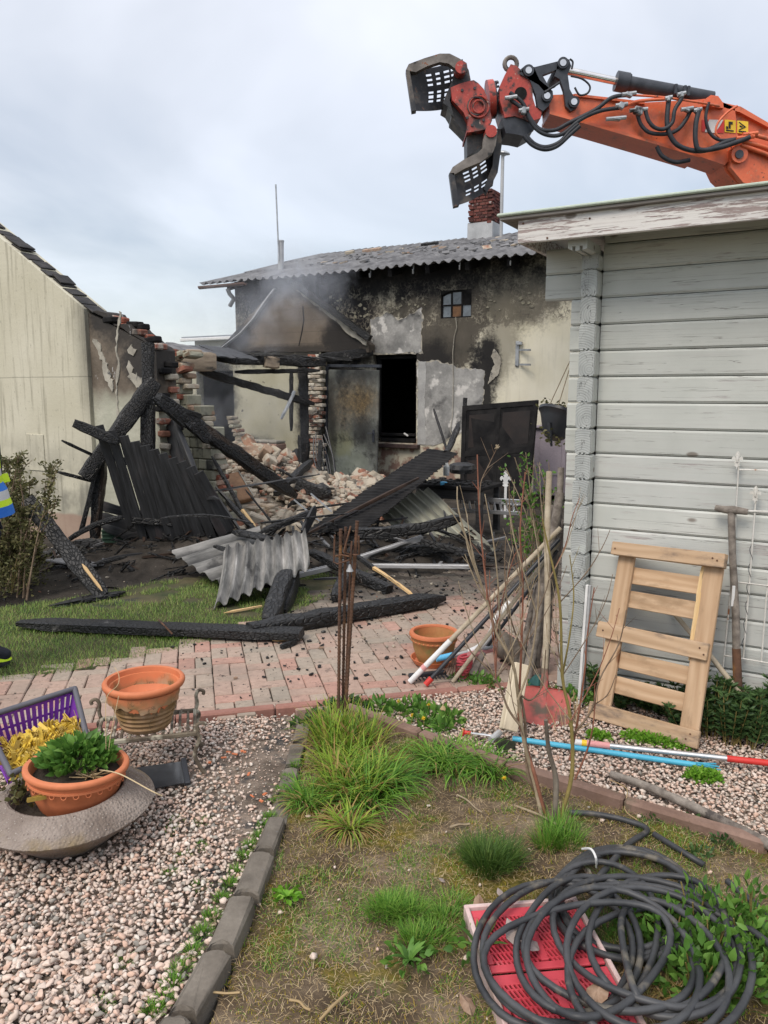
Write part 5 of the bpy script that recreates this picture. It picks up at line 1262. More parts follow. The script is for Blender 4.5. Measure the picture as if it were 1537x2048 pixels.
b = MB(); b.box((0, 0, 1.55), (3.0, 2.6, 1.1), .12, 0, T3(*em)); b.box((-1.0, -.7, 2.5), (1.2, 1.0, 1.6), .1, 1, T3(*em)); part('upper_body', b, [M['orange'], M['glass']])
for s_ in (-1, 1): b = MB(); b.box((0, s_ * 1.1, .45), (3.8, .6, .9), .3, 0, T3(*em)); part('track', b, 'dark_steel')
b = MB(); b.tube([em + Vector((0, 0, .8)), em + Vector((0, 0, 1.05))], .7, 24); part('slew_ring', b, 'dark_steel')
M['charred_brown2'] = mk('scorched_brown', (.02, .012, .008), (.06, .035, .024), 6, rough=.7, bump=.3)
M['scorched_pale'] = mk('smoked_timber', (.19, .15, .115), (.34, .28, .21), 5, (.6, 3, 3), rough=.85, bump=.4, spots=((.04, 3.4, .60, .72),))
_h = [(0, .052), (.009, .040), (.011, .028), (.007, .016), (.018, .024), (.026, .018), (.027, .006), (.020, .001), (.019, .009), (.012, .006), (.009, -.004), (.013, -.006), (.013, -.013), (.008, -.014), (.014, -.024), (.004, -.030), (0, -.045)]
FLEUR = _h + [(-x, z) for x, z in _h[::-1][1:-1]]
# ================================================================ DEBRIS
def char_mb(L_, w, h, rag=.14, tip=(1., 1.), bend=0., seg=None, seed=0):
    n = seg or max(4, min(40, int(L_ / .07))); mb = MB(); rings = []
    for i in range(n + 1):
        t = i / n; x = (t - .5) * L_
        k = 1.0 - .30 * max(0., noise.noise((x * 1.9 + seed * 3.3, seed, .5)) - .12)
        if t < .12: k *= tip[0] + (1 - tip[0]) * t / .12
        if t > .88: k *= tip[1] + (1 - tip[1]) * (1 - t) / .12
        cz = bend * (1 - (2 * t - 1) ** 2); r = []
        for (a, c) in ((-.5, -.38), (-.38, -.5), (0, -.5), (.38, -.5), (.5, -.38), (.5, 0), (.5, .38), (.38, .5), (0, .5), (-.38, .5), (-.5, .38), (-.5, 0)):
            q = 1 + rag * 1.6 * noise.noise((x * 7 + seed * 13.1, a * 3 + seed, c * 3)) + rag * noise.noise((x * 24 + seed, a * 5, c * 5 + seed))
            r.append((x + (rag * .6 * noise.noise((a * 9, c * 9, seed + i)) * min(w, h) if i in (0, n) else 0), a * w * k * q, c * h * k * q + cz))
        rings.append(r)
    return mb.loft(rings)
_sd = [0]
def cbeam(label, p0, p1, w, h, name='charred_beam', cat='beam', mat='char', rag=.14, tip=None, bend=0., up=Z, group=None):
    m, ln = axis_m(p0, p1, up); _sd[0] += 1; tip = tip or (rng.uniform(.45, .95), rng.uniform(.45, .95))
    o = obj(name, char_mb(ln, w, h, rag, tip, bend, None, _sd[0]), M[mat], None, m, 35)
    return tag(o, label, cat, group)
def PA(x, y, Y): return A(x, y, Y)
# --- the tangle against the barn wall
cbeam('upright charred square post against burnt end of barn wall', PA(297, 686, 7.75), PA(296, 1085, 7.6), .125, .125, 'charred_post', 'post', rag=.05)
cbeam('thick charred beam leaning diagonally across upright charred post', PA(310, 762, 7.72), PA(168, 955, 7.35), .14, .16, rag=.09)
cbeam('charred log end sticking out left above leaning black board panel', PA(148, 846, 7.12), PA(236, 884, 7.25), .095, .095, 'charred_log', 'log', rag=.1)
bl_ = cbeam('long charred beam slanting down from post over brick rubble', PA(316, 796, 7.5), PA(592, 992, 9.2), .11, .145, rag=.10)
_im = MW[bl_]
for (t, dz, ln, an) in ((-1.0, -.10, .5, .12), (-.75, .09, .28, -.25), (-.6, -.12, .4, .08)): obj('splinter', char_mb(ln, .05, .05, .2, (.5, .15), 0, 6, t), M['char'], bl_, _im @ T3(t, -.035, dz * .7) @ Matrix.Rotation(an, 4, 'Y'))
cbeam('thin charred stick poking out left, upper of two', PA(124, 881, 7.2), PA(185, 910, 7.4), .03, .03, 'charred_stick', 'stick', tip=(.5, 1))
cbeam('thin charred stick poking out left, lower of two', PA(112, 943, 7.2), PA(185, 962, 7.4), .032, .032, 'charred_stick', 'stick', tip=(.5, 1))
cbeam('dark charred board standing between post and long slanting beam', PA(342, 846, 7.95), PA(372, 1000, 7.7), .05, .24, 'charred_board', 'board', 'charboard', .06)
cbeam('narrow charred board with brown edge beside dark upright board', PA(352, 850, 7.8), PA(392, 950, 7.55), .06, .07, 'charred_board', 'board', 'charboard', .08)
tops = [(198, 851), (222, 861), (247, 872), (270, 883), (290, 891), (308, 899), (326, 907), (345, 916), (363, 924), (381, 934), (398, 945)]
bots = [(262, 1050), (290, 1086), (313, 1089), (330, 1097), (350, 1099), (370, 1099), (390, 1096), (408, 1091), (428, 1083), (447, 1070), (463, 1060)]
pn = thing('burnt_partition', 'fallen panel of blackened vertical boards leaning in front of barn wall', 'board panel', PA(350, 1095, 7.45))
for i, (t, q) in enumerate(zip(tops, bots)):
    p0 = PA(*t, 7.28 + rng.uniform(-.02, .02)); p1 = PA(*q, 7.5 + rng.uniform(-.03, .03)); m, ln = axis_m(p0, p1, (.1, -1, .3))
    w = .092 if i not in (0, 1) else .085
    obj('plank', char_mb(ln, w, .022, .04, (1, .9), 0, 14, i + 40), M['charboard'], pn, m @ Matrix.Rotation(rng.uniform(-.10, .10), 4, 'X'), 30)
for (a, c) in (((205, 905), (415, 985)), ((265, 1040), (455, 1055))):
    m, ln = axis_m(PA(*a, 7.42), PA(*c, 7.55)); obj('batten', char_mb(ln, .05, .07, .1, (1, 1), 0, 12, 60), M['char'], pn, m)
cbeam('charred board right of black panel, first of the loose slanting ones', PA(405, 950, 7.7), PA(488, 1072, 7.45), .025, .10, 'charred_board', 'board', 'charboard', .06, up=(.3, -1, .3))
cbeam('charred board leaning outermost right against black board panel', PA(432, 975, 7.9), PA(520, 1068, 7.7), .025, .11, 'charred_board', 'board', 'charboard', .06, up=(.3, -1, .3))
st = cbeam('thin charred slat ending in bare pale wood over rubble edge', PA(424, 912, 8.2), PA(492, 1035, 7.8), .035, .04, 'charred_lath', 'lath')
m, ln = axis_m(PA(484, 1020, 7.83), PA(513, 1056, 7.75)); obj('bare_end', char_mb(ln, .03, .035, .15, (1, .3), 0, 6, 3), M['splinter'], st, m)
cbeam('charred slat lying low between black panel and rubble', PA(455, 1000, 7.8), PA(505, 1058, 7.6), .05, .05, 'charred_lath', 'lath')
cbeam('charred slat with brown splintered side right of black panel', PA(385, 935, 7.85), PA(440, 1075, 7.6), .06, .05, 'charred_lath', 'lath', 'charboard')
lb = cbeam('charred plank leaning alone at left with splintered foot', PA(55, 1000, 6.35), G(208, 1192, .02), .14, .05, 'charred_plank', 'plank', rag=.10, up=(.2, -1, .4))
m, ln = axis_m(PA(165, 1128, 6.03), PA(205, 1182, 5.92)); obj('bare_splinter', char_mb(ln, .025, .012, .15, (.3, .3), 0, 6, 5), M['splinter'], lb, m)
cbeam('charred beam lying level on ground under black board panel', PA(75, 1108, 7.6), PA(362, 1108, 7.5), .10, .075)
cbeam('second charred beam lying level just behind board panel foot', PA(150, 1085, 7.9), PA(350, 1090, 7.8), .09, .09)
cbeam('crooked charred stick rising right from beam end at left', PA(140, 1078, 7.35), PA(246, 1034, 7.2), .05, .05, 'charred_stick', 'stick', rag=.2, bend=.03)
cbeam('charred prop standing slanted left of board panel', PA(196, 930, 7.5), PA(163, 1062, 7.45), .045, .045, 'charred_prop', 'prop')
cbeam('second charred prop close behind board panel left edge', PA(205, 900, 7.55), PA(190, 1075, 7.55), .10, .10, 'charred_prop', 'prop')
for k, (a, c) in enumerate((((180, 1005), (268, 1030)), ((195, 1030), (280, 1058)), ((205, 1052), (285, 1078)))):
    cbeam(('upper', 'middle', 'lower')[k] + ' of three charred boards seen edge-on behind panel left side', PA(*a, 7.75), PA(*c, 7.7), .03, .10, 'charred_board', 'board', 'charboard', .08)
cbeam('short charred batten stuck in ground below leaning panel', PA(238, 1118, 7.2), PA(268, 1143, 6.9), .05, .04, 'charred_batten', 'batten')
cbeam('flat burnt crust strip lying on lawn edge below leaning plank', G(98, 1212, .015), G(250, 1184, .015), .09, .03, 'burnt_strip', 'strip', rag=.3, tip=(.3, .4))
b = MB(); b.box((0, 0, 0), (.55, .22, .02), .004); tag(obj('grey_tile_slab', b, M['fibre'], None, frame(PA(150, 1125, 7.1), UX, UY) @ Matrix.Rotation(-.1, 4, 'X')), 'flat grey sheet scrap on burnt ground left of panel', 'sheet')
cr = thing('green_crate', 'dark green ribbed plastic box half hidden under black board panel', 'box', PA(232, 1072, 7.9))
b = MB(); c_ = PA(232, 1070, 7.9); b.box((0, 0, 0), (.22, .2, .16), .01, 0, T3(*c_)); obj('shell', b, mk('green_plastic', (.012, .035, .022), (.02, .05, .032), 5), cr)
for k in range(4): b = MB(); b.box((0, -.105, -.06 + k * .04), (.22, .012, .012), .002, 0, T3(*c_)); obj('rib', b, bpy.data.materials['green_plastic'], cr)
# --- long charred timbers on lawn and path
lg_ = cbeam('long flat charred timber lying across lawn onto paving', G(38, 1246, .04), G(604, 1268, .05), .15, .065, rag=.06, tip=(.5, 1))
m, ln = axis_m(G(545, 1279, .02), G(603, 1275, .02)); obj('bare_edge', char_mb(ln, .02, .03, .1, (.5, 1), 0, 6, 9), M['splinter'], lg_, m)
obj('bent_nail', MB().tube([G(318, 1240, .09), G(330, 1252, .11), G(345, 1268, .06)], .006, 6), M['rust'], lg_)
cbeam('long charred timber tapering to right across brick paving', G(500, 1262, .05), G(890, 1196, .05), .13, .10, rag=.10, tip=(1, .35), bend=.01)
cbeam('small charcoal chunk on paving in front of long timber', G(562, 1294, .015), G(592, 1284, .015), .03, .03, 'charcoal_chunk', 'charcoal', tip=(.7, .7))
cbeam('charred post stump propping up silvery corrugated sheet', PA(574, 1148, 5.95), G(538, 1246, .0), .13, .12, 'charred_post', 'post', rag=.08)
cbeam('second charred stump right behind the one under corrugated sheet', PA(592, 1150, 6.15), G(566, 1228, .0), .09, .14, 'charred_post', 'post')
cbeam('round charred log stub with ashy end on paving edge', PA(707, 1132, 6.6), G(670, 1196, .04), .10, .10, 'charred_log', 'log', rag=.12)
sl_ = cbeam('split pale wooden lath charred at upper end near paving', PA(714, 1112, 6.75), PA(770, 1152, 6.35), .035, .035, 'split_lath', 'lath', tip=(1, .8))
m, ln = axis_m(PA(748, 1136, 6.48), G(830, 1194, .01)); obj('bare_wood', char_mb(ln, .03, .025, .2, (1, .3), .01, 8, 2), M['splinter'], sl_, m)
cbeam('charred beam with deep crack pattern sloping down onto paving', PA(622, 1104, 6.9), G(780, 1180, .03), .085, .075)
cbeam('thin pale splint lying on lawn left of charred stump', G(448, 1226, .012), G(524, 1212, .02), .02, .018, 'wood_splint', 'splint', 'splinter', tip=(.2, .8))
# --- low mound of ash and splinters that fills the tangle
def az_(x, y): return .26 * math.exp(-((x + 1.9) / 1.2) ** 2 - ((y - 7.55) / .55) ** 2) + .24 * math.exp(-((x + .1) / .9) ** 2 - ((y - 7.6) / .7) ** 2) + .15 * math.exp(-((x - .9) / .7) ** 2 - ((y - 7.7) / .6) ** 2) - .06 + .05 * noise.noise((x * 4, y * 4, 9)) + .03 * noise.noise((x * 11, y * 11, 9))
xs = np.linspace(-4, 2.4, 110); ys = np.linspace(6.4, 9.2, 56); V = np.array([(x, y, az_(x, y)) for y in ys for x in xs]); idx = np.arange(len(V)).reshape(len(ys), len(xs))
tag(put('ash_mound', np_mesh('ash_mound', V, np.stack([idx[:-1, :-1].ravel(), idx[:-1, 1:].ravel(), idx[1:, 1:].ravel(), idx[1:, :-1].ravel()], 1), M['ash'], True)), kind='stuff')
b = MB()
for k in range(520):
    x, y = (rng.gauss(-1.9, .9), rng.gauss(7.5, .4)) if k % 2 else (rng.gauss(.1, .8), rng.gauss(7.55, .5))
    z = az_(x, y)
    if z < -.045: continue
    ln = rng.uniform(.05, .34); w = rng.uniform(.008, .03); c = MB(); c.box((0, 0, 0), (ln, w, w * rng.uniform(.4, 1))); c.v = [tuple(q * (1 + rng.uniform(-.25, .25)) for q in v) for v in c.v]
    b.add(c.v, c.f, 0 if rng.random() < .75 else 1 if rng.random() < .75 else 2, T3(x, y, z + .03) @ Matrix.Rotation(rng.uniform(0, 6.3), 4, 'Z') @ Matrix.Rotation(rng.gauss(0, .35), 4, 'Y'))
tag(obj('splinters', b, [M['char'], M['charred_brown2'], M['fibre']], fixn=False), kind='stuff')
# --- corrugated sheets
def corr_quad(name, label, q, waves, mat, amp=.024, rag=.012, n2=10, th=.006, bow=0., cat='corrugated sheet'):
    a, b_, c, d = [Vector(p) for p in q]; nrm = (b_ - a).cross(d - a).normalized(); seg = 7; nu = int(waves * seg); V = []; mb = MB(); rr = random.Random(len(label))
    o0 = (a + b_ + c + d) / 4
    rg = [rr.uniform(-rag, rag) for _ in range(nu + 1)]; rg2 = [rr.uniform(-rag, rag) for _ in range(nu + 1)]
    for k in range(n2 + 1):
        for i in range(nu + 1):
            u = i / nu; v = k / n2; vv = v + (rg[i] if k == 0 else rg2[i] if k == n2 else 0)
            p = a.lerp(b_, u).lerp(d.lerp(c, u), vv)
            p = p + nrm * (amp * math.cos(2 * math.pi * u * waves) + bow * math.sin(math.pi * v) + .008 * noise.noise((u * 5, v * 5, waves)))
            V.append(p - o0)
    N_ = len(V); n = nu + 1; V += [p - nrm * th for p in V]; fs = []
    for k in range(n2):
        for i in range(nu):
            e_ = k * n + i; fs.append((e_, e_ + 1, e_ + n + 1, e_ + n)); fs.append((N_ + e_, N_ + e_ + n, N_ + e_ + n + 1, N_ + e_ + 1))
    for i in range(nu):
        fs.append((i, N_ + i, N_ + i + 1, i + 1)); e_ = n2 * n + i; fs.append((e_, e_ + 1, N_ + e_ + 1, N_ + e_))
    for k in range(n2):
        e_ = k * n; fs.append((e_, e_ + n, N_ + e_ + n, N_ + e_)); e_ += nu; fs.append((e_, N_ + e_, N_ + e_ + n, e_ + n))
    mb.add(V, fs)
    x = (d - a).normalized(); y = nrm.cross(x); m3 = frame((0, 0, 0), x, y, nrm); mi = m3.to_3x3().inverted()
    mb.v = [tuple(mi @ Vector(p)) for p in mb.v]
    return tag(obj(name, mb, M[mat], None, Matrix.Translation(o0) @ m3, 40), label, cat)
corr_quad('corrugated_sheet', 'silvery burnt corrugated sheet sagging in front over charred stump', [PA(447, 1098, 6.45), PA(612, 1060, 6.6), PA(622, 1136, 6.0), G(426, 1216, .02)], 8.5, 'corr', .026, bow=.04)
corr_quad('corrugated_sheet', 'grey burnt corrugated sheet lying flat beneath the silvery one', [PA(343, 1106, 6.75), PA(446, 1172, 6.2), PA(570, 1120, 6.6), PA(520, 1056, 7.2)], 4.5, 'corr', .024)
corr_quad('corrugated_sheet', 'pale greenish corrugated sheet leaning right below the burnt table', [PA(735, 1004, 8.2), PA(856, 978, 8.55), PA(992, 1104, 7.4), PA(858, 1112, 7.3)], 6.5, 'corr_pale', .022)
corr_quad('charred_sheet', 'black charred corrugated sheet tilted up to right above debris', [PA(606, 1066, 7.6), PA(858, 897, 9.0), PA(918, 906, 8.4), PA(735, 1058, 7.3)], 30, 'soot', .005, .03)
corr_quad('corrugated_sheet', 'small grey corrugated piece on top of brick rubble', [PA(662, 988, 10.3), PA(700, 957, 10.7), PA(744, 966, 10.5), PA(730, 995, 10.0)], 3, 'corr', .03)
corr_quad('corrugated_sheet', 'dark corrugated piece standing upright in rubble by charred post', [PA(542, 915, 11.4), PA(600, 896, 11.6), PA(602, 965, 11.4), PA(552, 975, 11.2)], 4, 'charboard', .03)
cbeam('brown scorched lath along lower edge of black tilted sheet', PA(606, 1072, 7.45), PA(838, 956, 7.9), .035, .035, 'scorched_lath', 'lath', 'charred_brown2', .08)
# --- right-hand tangle below the table
cbeam('charred beam lying level behind rusty bars', PA(622, 1084, 7.6), PA(770, 1066, 7.4), .09, .08)
cbeam('thick curved charred bough crossing pale corrugated sheet', PA(715, 1066, 7.05), PA(922, 1036, 7.0), .095, .10, 'charred_bough', 'bough', rag=.2, bend=-.04, tip=(1, .6))
cbeam('charred beam sloping right below the curved bough', PA(842, 1082, 7.0), PA(990, 1122, 6.8), .06, .05)
cbeam('charred beam end hanging in shadow under pale sheet', PA(640, 1112, 7.3), PA(905, 1096, 7.1), .07, .09)
cbeam('short charred strut crossing under pale corrugated sheet', PA(862, 1092, 7.2), PA(925, 1140, 6.9), .05, .05, 'charred_strut', 'strut')
cbeam('scorched yellowish board standing behind bars under black sheet', PA(750, 1020, 7.7), PA(732, 1066, 7.6), .03, .07, 'scorched_board', 'board', 'pine_dirty', .05)
def bar(label, p0, p1, w, h, mat='sooty_alu', name='metal_bar', cat='bar'):
    m, ln = axis_m(p0, p1); b = MB(); b.box((0, 0, 0), (ln, w, h), .004); b.box((0, 0, h * .5 + .004), (ln * .98, w * .4, .008), .0); return tag(obj(name, b, M[mat], None, m), label, cat)
bar('sooty aluminium bar rising right across debris middle', PA(722, 1116, 6.9), PA(846, 1076, 7.1), .03, .05)
bar('sooty aluminium bar lying level in front of burnt courtyard', PA(742, 1132, 6.85), PA(940, 1134, 6.65), .03, .035)
bar('sooty aluminium bar low left behind rusty bars', PA(592, 1152, 6.5), PA(694, 1128, 6.75), .03, .045)
bar('thin dark rod crossing from rubble to rusty bars', PA(588, 1000, 8.5), PA(690, 1085, 7.6), .012, .012, 'galv', 'thin_rod', 'rod')
bar('thin dark rod slanting over rubble beside tilted sheet', PA(622, 988, 9.0), PA(664, 1024, 8.4), .014, .014, 'galv', 'thin_rod', 'rod')
cbeam('flat charred stub standing up at silvery sheet top corner', PA(632, 1015, 7.3), PA(606, 1068, 7.0), .03, .12, 'charred_stub', 'stub', 'charboard', .06)
cbeam('charred piece lying on top of silvery sheet left end', PA(470, 1064, 7.0), PA(540, 1078, 6.7), .10, .05, 'charred_piece', 'charred piece', rag=.2)
cbeam('small charred chip across joint of two corrugated sheets', PA(430, 1092, 6.7), PA(480, 1108, 6.5), .05, .03, 'charred_piece', 'charred piece', rag=.2)
cbeam('charred stick lying between rubble and silvery sheet', PA(520, 1066, 7.6), PA(620, 1026, 7.9), .07, .06, 'charred_stick', 'stick', rag=.2)
# --- rubble heap
def hz(x, y):
    h = .80 * math.exp(-((x + 2.0) / .85) ** 2 - ((y - 11.3) / 1.2) ** 2) + .40 * math.exp(-((x + .95) / 1.0) ** 2 - ((y - 10.2) / 1.2) ** 2) + .34 * math.exp(-((x + .1) / .55) ** 2 - ((y - 11.4) / 1.0) ** 2)
    return h - .05 + .05 * noise.noise((x * 3, y * 3, 1.7))
xs = np.linspace(-3.6, 1.0, 70); ys = np.linspace(8.4, 13.4, 76)
V = np.array([(x, y, hz(x, y) - .03) for y in ys for x in xs]); idx = np.arange(len(V)).reshape(len(ys), len(xs))
Q = np.stack([idx[:-1, :-1].ravel(), idx[:-1, 1:].ravel(), idx[1:, 1:].ravel(), idx[1:, :-1].ravel()], 1)
tag(put('rubble_dust', np_mesh('rubble_dust', V, Q, mk('mortar_dust', (.10, .085, .07), (.26, .225, .18), 12, rough=.95, bump=.9, bs=30, bd=.02), True)), kind='stuff')
def chunk(sx_, sy_, sz_, seed):
    rr = random.Random(seed); b = MB(); b.box((0, 0, 0), (sx_, sy_, sz_), .014)
    b.v = [tuple(c * (1 + rr.uniform(-.10, .10)) for c in v) for v in b.v]
    return b
BR = [mesh_of('rubble_brick', chunk(*d, k), M['rubble']) for k, d in enumerate(((.22, .11, .065), (.20, .105, .065), (.14, .11, .065), (.12, .10, .062), (.10, .08, .06), (.17, .12, .07), (.30, .16, .13), (.09, .10, .07), (.26, .22, .12)))]
cand = []
for k in range(4200):
    x, y = rng.uniform(-2.8, .5), rng.uniform(8.8, 12.6); z = hz(x, y)
    if z < .0: continue
    px = CX + F * x / (y + .1)
    if not (360 < px < 770): continue
    cand.append((x, y, z))
cand.sort(key=lambda c: c[1]); rng.shuffle(cand)
for k, (x, y, z) in enumerate(cand[:285]):
    o = put('rubble_brick', rng.choice(BR), None, T3(x, y, z + rng.uniform(0, .07)) @ Matrix.Rotation(rng.uniform(0, 6.3), 4, 'Z') @ Matrix.Rotation(rng.gauss(0, .45), 4, 'X') @ Matrix.Rotation(rng.gauss(0, .45), 4, 'Y'))
    tag(o, 'broken dusty brick lying loose in the rubble heap', 'brick', 'broken bricks of the rubble heap')
b = MB()
for k, (x, y, z) in enumerate(cand[285:2200]):
    s_ = rng.uniform(.02, .075); pts_ = [Vector((rng.gauss(0, 1), rng.gauss(0, 1), rng.gauss(0, 1))).normalized() * s_ * rng.uniform(.7, 1.2) + Vector((x, y, z + .02)) for _ in range(6)]
    c = MB(); c.box((0, 0, 0), (s_ * 1.6, s_ * rng.uniform(.8, 1.5), s_), s_ * .2)
    b.add(c.v, c.f, 0, T3(x, y, z + rng.uniform(0, .04)) @ Matrix.Rotation(rng.uniform(0, 6.3), 4, 'Z') @ Matrix.Rotation(rng.gauss(0, .6), 4, 'X'))
tag(obj('rubble', b, M['rubble'], fixn=False), kind='stuff')
bs_ = thing('brick_slab', 'brown faced broken slab of masonry standing in rubble', 'slab', PA(478, 985, 9.6)); m, ln = axis_m(PA(462, 950, 9.8), PA(492, 1002, 9.3), (.4, -1, .2))
b = MB(); b.box((0, 0, 0), (ln, .20, .06), .01); obj('core', b, mk('brown_tile', (.20, .11, .06), (.30, .17, .09), 8, bump=.3), bs_, m); b = MB(); b.box((0, .108, .0), (ln * .98, .014, .07), .004); obj('plaster_edge', b, M['flake'], bs_, m)
cbeam('charred lump lying on rubble crest right of long beam', PA(596, 968, 9.7), PA(662, 990, 9.5), .16, .15, 'charred_lump', 'charred lump', rag=.22, tip=(.8, .5))
cbeam('short charred beam propped up from rubble against charred post', PA(552, 988, 9.4), PA(622, 924, 10.4), .10, .09, rag=.12)
cbeam('charred batten lying flat across top of rubble', PA(600, 960, 10.0), PA(560, 940, 10.4), .05, .05, 'charred_batten', 'batten')
# --- timbers of the annex
cbeam('upright charred post left of the brick pier', PA(606, 712, 13.4), PA(612, 935, 13.3), .15, .15, 'charred_post', 'post', 'char_fine')
cbeam('thin upright charred stud inside the smoky room', PA(583, 738, 13.9), PA(583, 862, 13.9), .07, .07, 'charred_stud', 'stud')
tb = cbeam('pale unburnt roof timber end resting on stub wall', PA(350, 722, 10.8), PA(432, 724, 11.0), .17, .26, 'roof_timber', 'timber', 'scorched_pale', .04)
cbeam('charred wall-top beam running from pale timber to pier', PA(432, 717, 12.4), PA(650, 727, 13.3), .14, .15)
cbeam('second charred beam below wall-top beam in annex', PA(470, 744, 12.6), PA(640, 741, 13.2), .08, .07)
cbeam('charred beam continuing right of pier under gable', PA(640, 716, 13.6), PA(745, 705, 14.0), .12, .16)
m, ln = axis_m(PA(530, 724, 12.7), PA(557, 726, 12.8)); tag(obj('sawn_block', char_mb(ln, .17, .19, .08, (.9, .9), 0, 5, 3), M['scorched_pale'], None, m), 'short pale sawn block wedged under wall-top beam', 'block')
cbeam('charred rafter fallen diagonally across smoky room', PA(398, 742, 12.2), PA(628, 808, 13.3), .14, .12)
cbeam('ashy stick hanging from diagonal rafter', PA(590, 782, 13.0), PA(563, 838, 12.9), .055, .05, 'ashy_stick', 'stick', 'galv')
for k in range(7):
    x = 318 + k * 22
    cbeam('grey burnt roof board above pale timber, ' + ('leftmost', 'second from left', 'third from left', 'middle', 'third from right', 'second from right', 'rightmost')[k] + ' of seven', PA(x, 684 + k * 2.2 + rng.uniform(-2, 2), 12.6), PA(x + 62, 706 + k * 2.4 + rng.uniform(-2, 2), 11.4), .16, .025, 'burnt_roof_board', 'board', 'fibre' if k < 3 else 'charboard', .08)
for k in range(4):
    x = 470 + k * 55
    cbeam('charred splintered lath above wall-top beam, ' + ('first', 'second', 'third', 'fourth')[k] + ' from the left', PA(x, 706 + k * 2, 12.8), PA(x + 70, 712 + k * 3, 12.6), .05, .03, 'charred_lath', 'lath', 'char', .25, tip=(.3, .3))
cbeam('charred lintel lath over metal door top', PA(650, 732, 14.2), PA(740, 742, 14.1), .04, .03, 'charred_lath', 'lath', rag=.2)
rt = thing('bent_wires', 'bunch of bent dark wires and laths beside metal door foot', 'wires', PA(650, 955, 13.2))
for k in range(7):
    p0 = PA(628 + k * 4, 868 + rng.uniform(-15, 25), 13.3); p1 = PA(640 + k * 6, 955 + rng.uniform(-8, 8), 12.9); b = MB(); b.tube(spline([p0, p0.lerp(p1, .5) + Vector((rng.uniform(-.05, .05), 0, 0)), p1]), rng.uniform(.007, .016), 5); obj('wire', b, M['dark_steel'], rt)
cbeam('charred upright lath at pier foot, left one', PA(598, 870, 13.1), PA(604, 960, 12.6), .05, .05, 'charred_lath', 'lath', rag=.3, tip=(.3, 1))
cbeam('charred upright lath at pier foot, right one', PA(642, 880, 13.1), PA(638, 960, 12.6), .07, .06, 'charred_lath', 'lath', rag=.3, tip=(.3, 1))
# --- table, bottle, ladder, black panel, door props
tm = frame(PA(918, 966, 9.0), UX, UY); tz = PA(918, 966, 9.0).z
tab = thing('burnt_table', 'burnt black wooden table strewn with ash behind pale corrugated sheet', 'table', T3(PA(918, 966, 9.0).x, 9.0, 0))
b = MB(); b.box((0, 0, -.02), (.86, .62, .04), .006); obj('tabletop', b, M['soot'], tab, tm)
b = MB(); b.box((0, -.27, -.10), (.78, .03, .11), .004); obj('apron', b, M['charboard'], tab, tm)
for sx_ in (-1, 1):
    for sy_ in (-1, 1): b = MB(); b.box((sx_ * .38, sy_ * .26, -.04 - tz / 2 + .02), (.07, .07, tz - .04), .006); obj('leg', b, M['charboard'], tab, tm)
tag(obj('spray_bottle', MB().lathe([(0, 0), (.035, 0), (.037, .02), (.036, .10), (.018, .15), (.012, .19), (0, .19)], 16), mk('cloudy_plastic', (.40, .42, .42), (.55, .57, .57), 8, rough=.4), None, T3(*PA(893, 951, 8.9))), 'small cloudy plastic bottle standing on burnt table', 'bottle')
bc = PA(888, 952, 8.8); b = MB(); b.box((0, 0, 0), (.08, .05, .04), .008); tag(obj('bottle_stopper', b, M['light_blue'], None, T3(bc.x, 8.8, tz + .02)), 'bright blue plastic bottle top lying on burnt table', 'bottle top')
b = MB()
for k in range(60):
    c = MB(); s_ = rng.uniform(.01, .06); c.box((0, 0, 0), (s_ * 1.6, s_, s_ * .5)); b.add(c.v, c.f, 0, tm @ T3(rng.uniform(-.4, .4), rng.uniform(-.28, .28), .012) @ Matrix.Rotation(rng.uniform(0, 6), 4, 'Z'))
tag(obj('table_ash', b, M['char']), kind='stuff')
b = MB(); b.lathe([(0, 0), (.14, 0), (.16, .05), (.15, .10), (.10, .12), (0, .13)], 20, wob=.2); tag(obj('burnt_basin', b, M['charboard'], None, T3(*(PA(925, 946, 9.2)))), 'black burnt basin lump on back of table', 'basin')
lad = thing('aluminium_ladder', 'aluminium ladder lying on its side beneath burnt table right end', 'ladder', PA(975, 1030, 8.9))
for (a, c) in (((905, 995), (1040, 1003)), ((905, 1020), (1040, 1027))):
    m, ln = axis_m(PA(*a, 9.2), PA(*c, 8.6)); b = MB(); b.box((0, 0, 0), (ln, .03, .045), .004); obj('rail', b, M['alu'], lad, m)
for k in range(9):
    p0 = PA(925 + k * 12.5, 997 + k * .8, 9.12 - k * .055); p1 = PA(930 + k * 12.5, 1022 + k * .8, 9.12 - k * .055); b = MB(); b.tube([p0, p1], .014, 8); obj('rung', b, M['alu'], lad)
m, ln = axis_m(PA(985, 1004, 9.0), PA(1040, 1010, 8.8)); b = MB(); b.box((0, 0, 0), (ln, .10, .02), .003); obj('plate', b, M['alu'], lad, m)
bp = thing('charred_door', 'large black charred panelled door leaning against cream house wall', 'door', PA(995, 1005, 11.4))
a0, a1, a2, a3 = PA(926, 812, 11.9), PA(1076, 800, 11.2), PA(1058, 1000, 11.0), PA(920, 1008, 11.7)
xx = (a1 - a0).normalized(); nn = xx.cross(a3 - a0).normalized(); zz_ = nn.cross(xx); pmx = frame(a0, xx, -nn if nn.y < 0 else nn, Z)
def quadslab(q, t, off):
    b = MB(); n_ = (q[1] - q[0]).cross(q[3] - q[0]).normalized(); n_ = n_ if n_.y < 0 else -n_
    f_ = [p + n_ * off for p in q]; r_ = [p + n_ * (off - t) for p in q]
    return b.add(f_ + r_, [(0, 1, 2, 3), (7, 6, 5, 4), (0, 4, 5, 1), (1, 5, 6, 2), (2, 6, 7, 3), (3, 7, 4, 0)])
Q4 = [a0, a1, a2, a3]
